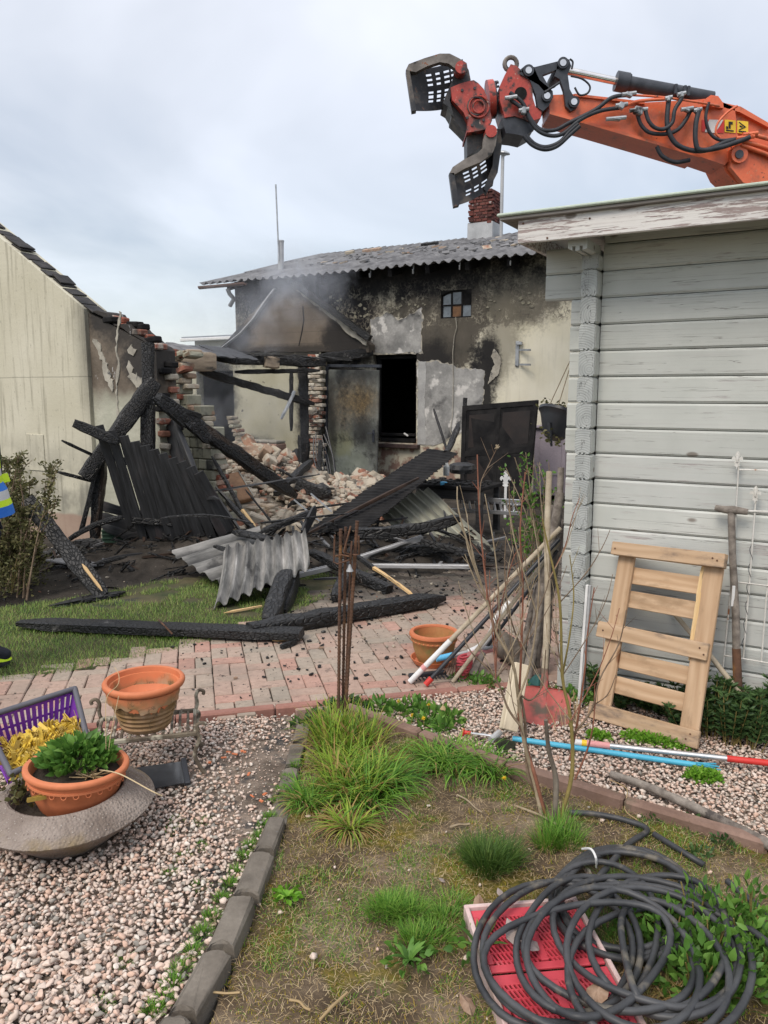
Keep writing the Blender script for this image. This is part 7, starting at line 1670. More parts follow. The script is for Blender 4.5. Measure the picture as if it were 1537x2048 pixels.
for k in range(11): b = MB(); x = -sw2 + .03 + k * (2 * sw2 - .06) / 10; b.box((x, 0, SH_ + rng.uniform(-.002, .002)), (.012, sd2 * 2 - .01, .008), .002); obj('slat', b, M['iron'], sd, sm_)
for s_ in (-1, 1):
    b = MB(); b.box((0, s_ * sd2, SH_ - .003), (sw2 * 2 + .02, .014, .02), .004); obj('rail', b, M['iron'], sd, sm_)
    for t_ in (-1, 1):
        P = [(s_ * (sw2 + .035), t_ * sd2, .0), (s_ * (sw2 + .020), t_ * sd2, .02), (s_ * (sw2 - .005), t_ * sd2, .09), (s_ * (sw2 + .018), t_ * sd2, .16), (s_ * sw2, t_ * sd2, SH_)]
        b = MB(); b.tube(spline(P, 5), .009, 7); obj('leg', b, M['iron'], sd, sm_, 50)
        hh = 1.0 if t_ > 0 else .45
        P = [(s_ * sw2, t_ * sd2, SH_ - .01), (s_ * (sw2 + .012), t_ * sd2, SH_ + .03 * hh), (s_ * (sw2 + .008), t_ * sd2, SH_ + .07 * hh), (s_ * (sw2 + .022), t_ * sd2, SH_ + .092 * hh), (s_ * (sw2 + .042), t_ * sd2, SH_ + .085 * hh), (s_ * (sw2 + .040), t_ * sd2, SH_ + .07 * hh)]
        b = MB(); b.tube(spline(P, 5), .008, 7); obj('scroll', b, M['iron'], sd, sm_, 50)
    b = MB(); b.tube([(s_ * sw2, -sd2, SH_), (s_ * sw2, sd2, SH_)], .008, 7); obj('end_rail', b, M['iron'], sd, sm_)
bpm = T3(-1.035, 3.165, SH_ + .005); bp_ = thing('large_flowerpot', 'large weathered terracotta pot with broken ledge on iron stand', 'pot', bpm)
pr_ = [(0, 0), (.098, 0), (.104, .008), (.110, .02), (.106, .028), (.116, .042), (.112, .050), (.123, .064), (.119, .072), (.130, .086), (.127, .094), (.137, .108), (.140, .125)]
b = MB(); b.lathe(pr_ + [(.143, .135), (.147, .14), (.151, .165), (.154, .185), (.152, .19), (.14, .188), (.128, .14), (.10, .075), (.085, .03), (0, .03)], 64, 0, None, .012); obj('body', b, M['mossy_pot'], bp_, bpm, 50)
b = MB(); b.lathe([(.150, .178), (.160, .181), (.168, .186), (.172, .195), (.172, .204), (.167, .211), (.158, .213), (.151, .210), (.149, .20), (.147, .185)], 64); obj('rim', b, M['terracotta'], bp_, bpm, 50)
b = MB(); b.lathe([(.1475, .18), (.138, .15), (.133, .148), (.128, .14), (.09, .10), (0, .095)], 48); obj('inner_liner', b, M['terracotta'], bp_, bpm, 60)
ring = []
for k in range(40):
    a_ = R(200) + R(150) * k / 39; z0_ = .128 + .012 * noise.noise((k * .35, 1, 2)) - (.018 if 20 < k < 28 else 0); ring.append((a_, z0_))
b = MB(); vs = [];
for a_, z0_ in ring:
    for (rr_, zz2) in ((.1475, z0_), (.1565, z0_ + .004), (.159, .178), (.1495, .178)): vs.append((rr_ * math.cos(a_), rr_ * math.sin(a_), zz2))
fs = []
for k in range(39):
    for j in range(4): fs.append((k * 4 + j, k * 4 + (j + 1) % 4, (k + 1) * 4 + (j + 1) % 4, (k + 1) * 4 + j))
b.add(vs, fs); obj('broken_ledge', b, M['mossy_pot'], bp_, bpm, 60)
a0_ = 8
b = MB(); vs = []; fs = []
for k in range(24):
    a_ = R(262) + R(62) * k / 23; z0_ = .112 + .022 * noise.noise((k * .5, 3, 2)) + .018 * abs(k / 23 - .45)
    for (rr_, zz2) in ((.144, z0_), (.1515, z0_ + .002), (.1555, .139), (.1485, .142)): vs.append((rr_ * math.cos(a_), rr_ * math.sin(a_), zz2))
for k in range(23):
    for j in range(4): fs.append((k * 4 + j, k * 4 + (j + 1) % 4, (k + 1) * 4 + (j + 1) % 4, (k + 1) * 4 + j))
b.add(vs, fs); obj('fresh_break', b, M['terracotta'], bp_, bpm, 60)
r4 = [A(-35, 1436, 3.02), A(150, 1377, 3.28), A(175, 1478, 3.06), A(22, 1548, 2.78)]
nb = (r4[1] - r4[0]).cross(r4[3] - r4[0]).normalized(); nb = nb if nb.y > 0 else -nb; cen = sum(r4, Vector()) / 4
bk = thing('purple_basket', 'purple plastic basket with grey rim tipped over and full of yellow pegs', 'basket', Vector((cen.x, cen.y, 0)))
k4 = [cen + (p - cen) * .84 + nb * .17 for p in r4]
for p in k4: p.z = max(p.z, .012)
b = MB()
for i in range(4): b.tube([r4[i], r4[i].lerp(r4[(i + 1) % 4], .5), r4[(i + 1) % 4]], .0125, 8)
for p in r4: b.lathe([(0, -.0125), (.0088, -.0088), (.0125, 0), (.0088, .0088), (0, .0125)], 8, 0, T3(*p))
obj('rim', b, M['grey_plastic'], bk, None, 60)
for i in range(4):
    p0, p1, q0, q1 = r4[i], r4[(i + 1) % 4], k4[i], k4[(i + 1) % 4]; b = MB(); N2 = 15
    f = lambda u, v: p0.lerp(p1, u).lerp(q0.lerp(q1, u), v)
    for (v0, v1) in ((0, .16), (.86, 1.0), (.47, .54)): b.add([f(0, v0), f(1, v0), f(1, v1), f(0, v1), f(0, v0) + nb * .0 + (cen - f(0, v0)).normalized() * -.004, f(1, v0) + (cen - f(1, v0)).normalized() * -.004, f(1, v1) + (cen - f(1, v1)).normalized() * -.004, f(0, v1) + (cen - f(0, v1)).normalized() * -.004], [(0, 1, 2, 3), (7, 6, 5, 4), (0, 4, 5, 1), (2, 6, 7, 3)])
    for k in range(N2 + 1):
        u = k / N2; b.beam(f(u, .1), f(min(1, u + (.02 if k < N2 else 0)), .92), .0165, .003, (cen - f(u, .5)).normalized())
    obj('side_grid', b, M['purple'], bk)
b = MB()
for k in range(12): u = k / 11; b.beam(k4[0].lerp(k4[1], u), k4[3].lerp(k4[2], u), .012, .003, nb)
for k in range(5): u = k / 4; b.beam(k4[0].lerp(k4[3], u) + nb * .003, k4[1].lerp(k4[2], u) + nb * .003, .010, .003, nb)
obj('bottom_grid', b, M['purple'], bk)
b = MB()
for s_ in (-1, 1):
    b.add([(-.032, s_ * .0035, -.006), (.030, s_ * .009, -.006), (.032, s_ * .009, .006), (-.032, s_ * .0035, .006), (-.032, s_ * .0015, -.006), (.030, s_ * .0045, -.006), (.032, s_ * .0045, .006), (-.032, s_ * .0015, .006)], [(0, 1, 2, 3), (7, 6, 5, 4), (0, 4, 5, 1), (1, 5, 6, 2), (2, 6, 7, 3), (3, 7, 4, 0)])
b.box((-.004, 0, 0), (.012, .012, .009), .001)
pegm = mesh_of('clothes_peg', b, M['peg'])
LB = 'yellow plastic clothes peg in the heap inside purple basket'
for k in range(280):
    v = 1 - rng.random() ** .85 * .74; u = rng.uniform(.08, .95)
    if v < .30 + .30 * abs(u - .45): v += .3
    p = r4[0].lerp(r4[1], u).lerp(r4[3].lerp(r4[2], u), v); dep = .010 + .075 * rng.random() * (1.2 - v) + .05 * (1 - v)
    p = p + nb * dep; p.z = max(p.z, .02)
    tag(put('clothes_peg', pegm, None, T3(*p) @ Matrix.Rotation(rng.uniform(0, 6.3), 4, 'Z') @ Matrix.Rotation(rng.gauss(0, .7), 4, 'Y') @ Matrix.Rotation(rng.uniform(-1.5, 1.5), 4, 'X') @ Matrix.Scale(1.3, 4)), LB, 'clothes peg', 'clothes pegs in the purple basket')
tag(put('clothes_peg', pegm, None, T3(*A(76, 1596, 2.47)) @ Matrix.Rotation(.9, 4, 'Z') @ Matrix.Rotation(.2, 4, 'Y') @ Matrix.Scale(1.15, 4)), 'single yellow clothes peg lying on soil in concrete planter', 'clothes peg')
c_ = G(302, 1556, .03); lm = T3(*c_) @ Matrix.Rotation(.35, 4, 'Z') @ Matrix.Rotation(.16, 4, 'X') @ Matrix.Scale(1.35, 4); ld = thing('plastic_lid', 'shiny dark plastic lid with rounded end lying on gravel under stand', 'lid', lm)
o_ = [(.10, -.055), (.10, .055)] + [(-.02 + .075 * math.cos(a_) - .03, .06 * math.sin(a_)) for a_ in [R(90 + 18 * k) for k in range(11)]]
b = MB(); b.prism([(x, y) for x, y in o_], .004); obj('plate', b, mk('smoked_plastic', (.03, .032, .036), (.06, .064, .07), 5, rough=.18, bump=.02, spec=.6), ld, lm @ Matrix.Rotation(R(90), 4, 'X'))
b = MB(); b.box((.105, 0, .004), (.018, .13, .014), .003); obj('edge_bar', b, M['black_plastic'], ld, lm)
for k, (x, y) in enumerate(((458, 1504), (470, 1508), (485, 1502), (448, 1515), (490, 1504), (365, 1540), (330, 1552), (505, 1592), (530, 1588), (240, 1458), (420, 1525), (498, 1548), (523, 1602))):
    c = MB(); c.box((0, 0, 0), (rng.uniform(.012, .03), rng.uniform(.008, .016), .006), .001); tag(obj('terracotta_shard', c, M['terracotta'], None, T3(*G(x, y, .008)) @ Matrix.Rotation(rng.uniform(0, 6), 4, 'Z') @ Matrix.Rotation(rng.gauss(0, .3), 4, 'X')), 'small bright terracotta shard lying on gravel', 'shard', 'terracotta shards on the gravel')
# ================================================================ POLES ON THE RIGHT GRAVEL
bpz = .022; b4 = pole('blue_pole', 'turquoise blue pole lying on gravel in front of pallet', 'pole', [G(1026, 1477, bpz), G(1392, 1530, bpz)], .0125, 'blue_pole', 12);
b = MB()
for k in range(9): p = G(1394, 1530, .03); b.tube([p + Vector((0, rng.uniform(-.01, .01), rng.uniform(-.01, .01))), G(1430 + rng.uniform(-20, 15), 1533 + rng.uniform(-6, 8), rng.uniform(.01, .05))], .003, 4)
obj('frayed_end', b, M['blue_pole'], b4)
P = lambda x: G(x, 1484 + (x - 1150) * .1085, .045); rp = pole('red_and_silver_pole', 'silver pole with red end and pink sleeve lying across blue pole', 'pole', [P(1214), P(1456)], .0125, 'alu', 12)
for (x0, x1, mt, r_) in ((1150, 1164, 'white', .014), (1164, 1174, 'sign_yellow', .0145), (1174, 1220, 'pink_fade', .0145), (1454, 1640, 'red_plain', .0142)): pole('sleeve', None, None, [P(x0), P(x1)], r_, mt, 12, rp)
kn = thing('red_knob_rod', 'thin metal rod with red knob stuck into grey tube on gravel', 'rod', G(960, 1468)); b = MB(); b.lathe([(0, -.012), (.018, -.012), (.019, -.006), (.010, -.002), (.009, .02), (.011, .026), (0, .028)], 16); k0, k1 = G(931, 1465, .03), G(988, 1472, .03); m, ln = axis_m(k0, k1); obj('knob', b, M['red_plain'], kn, T3(*k0) @ (k1 - k0).to_track_quat('Z', 'Y').to_matrix().to_4x4(), 50); b = MB(); b.tube([k0, k1], .0055, 8); obj('rod', b, M['alu'], kn)
b = MB(); b.tube([G(982, 1480, .025), A(1000, 1465, 3.42)], .016, 12); tag(obj('grey_tube', b, M['zinc']), 'short grey tube beside cream post offcut foot', 'tube')
for (pts_, r_, l_) in (([(1222, 1548), (1300, 1575), (1400, 1620), (1480, 1660), (1560, 1700)], .022, 'long grey weathered branch lying along brown kerb at right'),):
    b = MB(); Q_ = spline([G(x, y, .028) for x, y in pts_], 6); b.tube(Q_, [r_ * (.7 + .3 * i / len(Q_) + .06 * noise.noise((i * .7, 2, 2))) for i in range(len(Q_))], 10); tag(obj('branch', b, M['grey_wood'], None, None, 60), l_, 'branch')
# ================================================================ HOSE COIL AND RED CRATE
cA, cB, cC = G(933, 1843, .0), G(1152, 1826, .0), G(1000, 2130, .0); xx = (cB - cA).normalized(); yy2 = Vector((xx.y, -xx.x, 0)); yy2 = -yy2 if yy2.y > 0 else yy2
cw_ = .36; cd_ = .56; crm = frame(Vector((cA.x - .01, cA.y, .0)), xx, yy2, Vector((0, 0, 1))); ctop = .055
cr2 = thing('red_crate', 'upturned red plastic crate with lattice bottom under the hose coil', 'crate', crm)
b = MB()
b.box((cw_ / 2, .010, ctop / 2), (cw_, .014, ctop + .012), .003); b.box((.008, cd_ / 2, ctop / 2), (.014, cd_ - .032, ctop + .012), .003); b.box((cw_ - .008, cd_ / 2, ctop / 2), (.014, cd_ - .032, ctop + .012), .003); b.box((cw_ / 2, cd_ - .010, ctop / 2), (cw_, .014, ctop + .012), .003); obj('side_wall', b, M['crate_pink'], cr2, crm)
for p_ in range(2):
    y0, y1 = (.022, cd_ * .50) if p_ == 0 else (cd_ * .50 + .006, cd_ - .022); b = MB(); x0, x1 = .018, cw_ - .018; zt_ = ctop - .006 - p_ * .002
    b.box(((x0 + x1) / 2, y0 + .02, zt_), (x1 - x0, .036, .008), .002); b.box(((x0 + x1) / 2, y1 - .014, zt_), (x1 - x0, .026, .008), .002); b.box((x0 + .008, (y0 + y1) / 2, zt_), (.016, y1 - y0 - .066, .008), .002); b.box((x1 - .008, (y0 + y1) / 2, zt_), (.016, y1 - y0 - .066, .008), .002); b.box(((x0 + x1) / 2, (y0 + y1) / 2, zt_), (.024, y1 - y0 - .066, .008), .002)
    obj('panel_frame', b, M['crate_red'], cr2, crm); b = MB(); ya, yb = y0 + .038, y1 - .027
    for k in range(-14, 30):
        for (sx0, sx1) in ((x0 + .016, (x0 + x1) / 2 - .012), ((x0 + x1) / 2 + .012, x1 - .016)):
            xs0 = sx0 + k * .0125 - .06; pa = Vector((xs0, ya, zt_ - .001)); pb2 = Vector((xs0 + .06, yb, zt_ - .001)); d2 = pb2 - pa
            t0 = max(0, (sx0 - pa.x) / d2.x); t1 = min(1, (sx1 - pa.x) / d2.x)
            if t1 - t0 > .06: b.beam(pa + d2 * t0, pa + d2 * t1, .0058, .006)
    for k in range(6): b.box(((x0 + x1) / 2, ya + (yb - ya) * (k + .5) / 6, zt_ - .0025), (x1 - x0 - .034, .0055, .005))
    obj('lattice', b, M['crate_red'], cr2, crm)
LO = [  # centre px, radii px, rotation, height: successive turns of the hose
    (1250, 1796, 135, 100, .1, .018), (1247, 1800, 142, 108, .0, .022), (1256, 1802, 130, 98, .1, .04), (1250, 1808, 140, 112, .05, .045), (1242, 1800, 126, 96, .1, .06), (1262, 1812, 148, 108, .05, .07),
    (1110, 1912, 166, 148, .1, .075), (1112, 1905, 150, 138, .2, .085), (1165, 1888, 128, 142, .5, .095), (1238, 1902, 196, 116, .15, .10), (1345, 1884, 172, 148, .3, .10), (1342, 1905, 84, 116, .2, .11), (1222, 1955, 262, 128, .2, .115), (1165, 1900, 118, 134, -.3, .12), (1290, 1925, 160, 130, .5, .12), (1300, 1870, 200, 128, .3, .10), (1320, 1950, 190, 150, .1, .105), (1420, 1990, 220, 150, .1, .10)]
pts_ = []; K = 34
for i in range(len(LO) - 1):
    for k in range(K):
        t = k / K; e_ = t * t * (3 - 2 * t); q = [LO[i][j] * (1 - e_) + LO[i + 1][j] * e_ for j in range(6)]; a_ = 2 * math.pi * t + 2.2
        x, y = q[2] * math.cos(a_), q[3] * math.sin(a_); x, y = x * math.cos(q[4]) - y * math.sin(q[4]), x * math.sin(q[4]) + y * math.cos(q[4])
        g = G(q[0] + x, q[1] + y, q[5] + .012 * math.sin(a_ * 1.7 + i)); g.z = max(g.z, .018); pts_.append(g)
hs = thing('garden_hose', 'thick black garden hose lying in a loose heap of coils', 'hose', G(1210, 1880))
b = MB(); b.tube([p + Vector((0, 0, .006 * noise.noise((i * .21, 3, 1)))) + Vector((noise.noise((i * .16, 1, 1)), noise.noise((i * .16, 5, 1)), 0)) * .012 for i, p in enumerate(pts_)], .0098, 12); obj('coil', b, M['garden_hose'], hs, None, True)
tail = spline([G(1185, 1770, .07), G(1255, 1690, .03), G(1295, 1660, .02), G(1250, 1640, .018), G(1190, 1628, .018), G(1140, 1625, .018)], 8); b = MB(); b.tube(tail, .0108, 10); obj('tail', b, M['garden_hose'], hs, None, True)
b = MB(); b.tube([G(1308, 1668, .02), G(1360, 1700, .018), G(1408, 1730, .018)], .0108, 10); b.tube(spline([G(1455, 1762, .018), G(1500, 1800, .018), G(1560, 1850, .018)]), .0108, 10); tag(obj('hose_piece', b, M['garden_hose'], None, None, True), 'separate grey hose pieces lying straight behind the coil', 'hose')
b = MB(); q = G(1188, 1715, .09); b.tube(spline([G(1165, 1698, .07), G(1182, 1698, .105), G(1192, 1715, .10), G(1193, 1735, .05)], 5), .004, 6); obj('tie', b, M['white'], hs)
def leafobj(name, label, px, py, z, s_, mat, az, tilt=.3):
    P = [(0, -.5), (.22, -.38), (.34, -.05), (.25, .28), (.04, .55), (-.18, .32), (-.33, 0), (-.24, -.35)]
    vs = [(0, 0, .10)] + [(x, y, .12 * math.sin(x * 8 + y * 3)) for x, y in P]; vs = [(x * s_, y * s_, z_ * s_) for x, y, z_ in vs]
    fs = [(0, i, i % 8 + 1) for i in range(1, 9)]; n = len(vs); vs += [(x, y, z_ - .0012) for x, y, z_ in vs]; fs += [(n + f[0], n + f[2], n + f[1]) for f in fs]; fs += [(i, n + i, n + i % 8 + 1, i % 8 + 1) for i in range(1, 9)]
    b = MB(); b.add(vs, fs); return tag(obj(name, b, M[mat], None, T3(*G(px, py, z)) @ Matrix.Rotation(az, 4, 'Z') @ Matrix.Rotation(tilt, 4, 'X')), label, 'leaf')
leafobj('dead_leaf', 'large grey dead leaf on red crate, upper one of two', 1030, 1868, .085, .085, 'grey_leaf', .5); leafobj('dead_leaf', 'grey dead leaf folded beside upper leaf on red crate', 1062, 1890, .085, .06, 'grey_leaf', 1.7); leafobj('dead_leaf', 'pale brown dead leaf on lower part of red crate', 1195, 1985, .09, .09, 'dead_leaf', -.7)
leafobj('dead_leaf', 'brown dead leaf standing upright behind crate corner', 958, 1808, .035, .055, 'dead_leaf', .2, 1.1); leafobj('dead_leaf', 'brown dead leaf lying right behind hose coil', 1470, 1818, .03, .06, 'dead_leaf', .9, .6); leafobj('dead_leaf', 'pale dead leaf on soil in middle of bed', 1000, 1785, .012, .03, 'grey_leaf', .4); leafobj('dead_leaf', 'pale crumpled leaf on soil near grass tuft', 885, 1760, .015, .03, 'grey_leaf', 2, .5); leafobj('dead_leaf', 'brown dead leaf at bottom left of red crate', 935, 2010, .03, .06, 'dead_leaf', 1.2, .7)
# ================================================================ PERSON AT THE LEFT EDGE
PX = A(-62, 1000, 4.3); base_p = Vector((PX.x, 4.3, 0)); pm_ = T3(*base_p) @ Matrix.Rotation(R(-85), 4, 'Z')
per = thing('person', 'person in yellow and blue high-visibility jacket at left picture edge', 'person', pm_)
V_ = [(0, 0, .96), (0, 0, 1.18), (0, 0, 1.40), (0, 0, 1.52), (0, .01, 1.62), (0, .015, 1.74), (.20, 0, 1.42), (.26, .02, 1.14), (.25, .01, .88), (-.20, 0, 1.42), (-.26, .0, 1.14), (-.25, .01, .88), (.10, 0, .90), (.105, .01, .50), (.11, 0, .10), (-.10, 0, .90), (-.105, .01, .50), (-.11, 0, .10), (.11, .12, .05), (-.11, .12, .05)]
E_ = [(0, 1), (1, 2), (2, 3), (3, 4), (4, 5), (2, 6), (6, 7), (7, 8), (2, 9), (9, 10), (10, 11), (0, 12), (12, 13), (13, 14), (0, 15), (15, 16), (16, 17), (14, 18), (17, 19)]
Rr = [.15, .15, .16, .06, .085, .09, .075, .055, .042, .075, .055, .042, .095, .068, .05, .095, .068, .05, .045, .045]
for s_, wr_ in ((1, 8), (-1, 11)):
    w0 = Vector(V_[wr_])
    for k, (dx, ln) in enumerate(((-.022, .085), (-.007, .095), (.008, .09), (.022, .075))):
        V_ += [tuple(w0 + Vector((dx, .02, -.06))), tuple(w0 + Vector((dx * 1.2, .035, -.06 - ln * .5))), tuple(w0 + Vector((dx * 1.2, .02, -.06 - ln)))]; n = len(V_); E_ += [(wr_, n - 3), (n - 3, n - 2), (n - 2, n - 1)]; Rr += [.012, .010, .008]
    V_ += [tuple(w0 + Vector((-s_ * .02, .05, -.03))), tuple(w0 + Vector((-s_ * .03, .07, -.07)))]; n = len(V_); E_ += [(wr_, n - 2), (n - 2, n - 1)]; Rr += [.013, .010]
me = bpy.data.meshes.new('body'); me.from_pydata(V_, E_, []); me.materials.append(M['navy'])
bo = put('body', me, per, pm_)
sk = bo.modifiers.new('skin', 'SKIN');
for i, r_ in enumerate(Rr): me.skin_vertices[0].data[i].radius = (r_, r_)
me.skin_vertices[0].data[0].use_root = True
bo.modifiers.new('sub', 'SUBSURF').levels = 2; bo.modifiers['sub'].render_levels = 2
def ell(rx, ry, z, n=28): return [(rx * math.cos(2 * math.pi * k / n), ry * math.sin(2 * math.pi * k / n), z) for k in range(n)]
JK = [(.29, .222, .93), (.285, .21, .985), (.278, .20, 1.02), (.27, .19, 1.07), (.258, .165, 1.11), (.254, .162, 1.15), (.25, .16, 1.19), (.25, .16, 1.28), (.26, .16, 1.36), (.255, .15, 1.42), (.21, .13, 1.47), (.11, .10, 1.51)]
mats = ['blue_cloth', 'hivis', 'reflex', 'blue_cloth', 'hivis', 'reflex', 'hivis', 'navy', 'navy', 'hivis', 'navy']
jb = MB(); rings = [ell(rx * (1 + .02 * noise.noise((z * 9, 1, 1))), ry, z) for rx, ry, z in JK]
for i in range(len(rings) - 1):
    o_ = len(jb.v); jb.v += rings[i] + rings[i + 1]; n = len(rings[i])
    for k in range(n): jb.f.append((o_ + k, o_ + (k + 1) % n, o_ + n + (k + 1) % n, o_ + n + k)); jb.m.append(i)
obj('jacket', jb, [M[m_] for m_ in mats], per, pm_, 60)
for s_ in (-1, 1):
    b = MB(); b.tube([(s_ * .2, 0, 1.44), (s_ * .262, .0, 1.30), (s_ * .295, .0, 1.14), (s_ * .285, .005, 1.0), (s_ * .27, .01, .93)], [.085, .085, .075, .066, .06], 14); obj('sleeve', b, M['navy'], per, pm_, 60)
    b = MB(); b.tube([(s_ * .292, .03, 1.12), (s_ * .29, .045, 1.07)], .078, 14); obj('sleeve_band', b, M['hivis'], per, pm_, 60)
    b = MB(); b.loft([[(s_ * .11 + x * 1.0, y, .0) for x, y, _ in ell(.055, .14, 0, 16)], [(s_ * .11 + x, y, .035) for x, y, _ in ell(.056, .142, 0, 16)], [(s_ * .11 + x, y - .02, .08) for x, y, _ in ell(.052, .11, 0, 16)], [(s_ * .11 + x, y - .04, .14) for x, y, _ in ell(.055, .07, 0, 16)], [(s_ * .11 + x, y - .04, .30) for x, y, _ in ell(.062, .072, 0, 16)]]); bt = obj('boot', b, M['black_plastic'], per, pm_ @ T3(0, -.03, 0), 60)
    b = MB(); b.loft([[(s_ * .11 + x, y + .10, z_) for x, y, z_ in ell(.05 * k_, .05 * k_, .04 + .02 * j, 14)] for j, k_ in enumerate((1.04, .8))]); obj('toe_cap', b, M['hivis'], bt, pm_ @ T3(0, -.03, 0))
b = MB(); b.lathe([(.135, .0), (.15, -.01), (.14, .02), (.13, .06), (.10, .11), (.05, .14), (0, .15)], 20); obj('helmet', b, M['hivis'], per, pm_ @ T3(0, .015, 1.74), 60)
b = MB(); b.tube([(0, .10, 1.66), (0, .125, 1.645), (0, .10, 1.635)], [.008, .013, .010], 8); b.tube([(-.03, .10, 1.60), (.03, .10, 1.60)], .006, 6); b.box((-.03, .098, 1.68), (.022, .01, .01), .002); b.box((.03, .098, 1.68), (.022, .01, .01), .002); b.lathe([(0, .10), (.06, .085), (.088, .04), (.09, -.02), (.075, -.07), (.04, -.10), (0, -.11)], 16, 0, T3(0, .018, 1.66)); obj('face', b, M['skin'], per, pm_, 60)
# ================================================================ GRAVEL
def ico(sub):
    b = bmesh.new(); bmesh.ops.create_icosphere(b, subdivisions=sub, radius=1.0); b.verts.ensure_lookup_table()
    V = np.array([v.co[:] for v in b.verts]); T = np.array([[v.index for v in f.verts] for f in b.faces]); b.free(); return V, T
def stones(P, r, sub, flat=.62):
    V0, T0 = ico(sub); n = len(P); m = len(V0)
    sc = np.stack([r * (.75 + .6 * NP.random(n)), r * (.65 + .45 * NP.random(n)), r * flat * (.7 + .6 * NP.random(n))], 1)
    V = np.repeat(V0[None], n, 0) * 1.25
    for k in range(8):
        d = NP.normal(size=(n, 3)); d /= np.linalg.norm(d, axis=1, keepdims=True); c = .42 + .34 * NP.random(n)
        s_ = np.einsum('nij,nj->ni', V, d); ex_ = np.maximum(0, s_ - c[:, None]); V = V - ex_[..., None] * d[:, None, :]
    V = V * sc[:, None, :]
    a = NP.random(n) * 6.283; b_ = NP.normal(size=n) * .45
    ca, sa, cb_, sb_ = np.cos(a), np.sin(a), np.cos(b_), np.sin(b_)
    x, y, z = V[..., 0], V[..., 1], V[..., 2]
    y2 = y * cb_[:, None] - z * sb_[:, None]; z2 = y * sb_[:, None] + z * cb_[:, None]
    x3 = x * ca[:, None] - y2 * sa[:, None]; y3 = x * sa[:, None] + y2 * ca[:, None]
    V = np.stack([x3, y3, z2], -1) + P[:, None, :]
    return V.reshape(-1, 3), (T0[None] + (np.arange(n) * m)[:, None, None]).reshape(-1, 3)
def bare(x, y):      # places where earth shows between the stones
    q = math.exp(-((x + .62) / .30) ** 2 - ((y - 3.15) / .42) ** 2) * 1.0 + .75 * math.exp(-((x + .50) / .10) ** 2) + .6 * noise.noise((x * 2.2, y * 2.2, 8)) * .6
    return q * .72
def gravel(poly, name, yn, spacing, keep=1.0, bare_on=True, obstacles=()):
    parts = []
    for layer, zz in ((0, -.012), (1, -.001), (2, .007)):
        q = scatter(poly, spacing * (1, 1.05, 1.5)[layer], .6)
        px = CX + F * q[:, 0] / (q[:, 1] * CPI + CAMZ * SPI); q = q[(px > -650) & (px < 2050) & (q[:, 1] > 1.25) & (q[:, 1] < 5)]
        if bare_on: q = q[np.array([rng.random() > bare(x, y) * (1.25 if layer else .9) for x, y in q])]
        for (ox, oy, orad) in obstacles: q = q[np.hypot(q[:, 0] - ox, q[:, 1] - oy) > orad]
        P = np.stack([q[:, 0], q[:, 1], np.full(len(q), zz)], 1); r = .0064 + .0070 * NP.random(len(q)) ** 1.6
        near = P[:, 1] < yn
        for msk, sb in ((near, 2), (~near, 1)):
            if msk.any(): parts.append(stones(P[msk], r[msk], sb))
    return tag(put(name, np_mesh(name, *cat_np(parts), M['gravel'])), kind='stuff')
gravel(GRAVEL_L, 'gravel', 2.1, .0185, obstacles=((-1.165, 2.64, .17),))
gravel(GRAVEL_R, 'gravel', 1.0, .0205, bare_on=False)
# ================================================================ LAWN
q = scatter(LAWN, .0125, .7); q = q[(q[:, 0] > -3.6)]
msk = np.array([noise.noise((x * 1.3, y * 1.3, 2)) + .5 * noise.noise((x * 5, y * 5, 2)) - .55 * max(0, (y - 5.9)) > -.42 for x, y in q]); q = q[msk]
P = np.stack([q[:, 0], q[:, 1], np.array([-.006 + gz(x, y, .012) for x, y in q])], 1)
tag(put('grass', np_mesh('grass', *blades(P, .022 + .028 * NP.random(len(P)), .0035, .25 + .6 * NP.random(len(P)), 2), M['lawn'])), kind='stuff')
# ================================================================ BED: moss, thin turf, straw
q = scatter(BED, .0062, .8); q = q[(q[:, 1] > 1.3) & (q[:, 0] < 2.0)]
dens = np.array([noise.noise((x * 2.4, y * 2.4, 5)) + .55 * noise.noise((x * 7, y * 7, 5)) + .25 * noise.noise((x * 19, y * 19, 5)) for x, y in q])
bare_mid = np.exp(-((q[:, 0] - .28) / .28) ** 2 - ((q[:, 1] - 2.98) / .22) ** 2) * .8
q1 = q[dens - bare_mid > -.22]; P = np.stack([q1[:, 0], q1[:, 1], np.array([-.006 + gz(x, y, .022) for x, y in q1])], 1)
tag(put('moss', np_mesh('moss', *blades(P, .007 + .013 * NP.random(len(P)), .0028, .3 + 1.0 * NP.random(len(P)), 1), M['moss'])), kind='stuff')
q2 = q[(dens > .20) & (NP.random(len(q)) < .4)]; P = np.stack([q2[:, 0], q2[:, 1], np.array([-.005 + gz(x, y, .022) for x, y in q2])], 1)
tag(put('thin_turf', np_mesh('thin_turf', *blades(P, .018 + .024 * NP.random(len(P)), .0022, .3 + .9 * NP.random(len(P)), 2), M['tuft_green'])), kind='stuff')
q3 = scatter(BED, .014, .9); q3 = q3[(q3[:, 1] > 1.4) & (q3[:, 0] < 2)]; P = np.stack([q3[:, 0], q3[:, 1], np.array([.004 + gz(x, y, .022) for x, y in q3])], 1)
tag(put('straw_litter', np_mesh('straw_litter', *blades(P, .015 + .05 * NP.random(len(P)) ** 2, .0014, 1.35 + .15 * NP.random(len(P)), 2, None, .0), M['straw'])), kind='stuff')
q4 = scatter(BED, .19, .9); q4 = q4[(q4[:, 1] > 1.5) & (q4[:, 0] < 1.8)]; P = np.stack([q4[:, 0], q4[:, 1], np.array([.004 + gz(x, y, .022) for x, y in q4])], 1)
tag(put('loose_pebbles', np_mesh('loose_pebbles', *stones(P, .004 + .010 * NP.random(len(P)) ** 2, 1), M['gravel'])), kind='stuff')
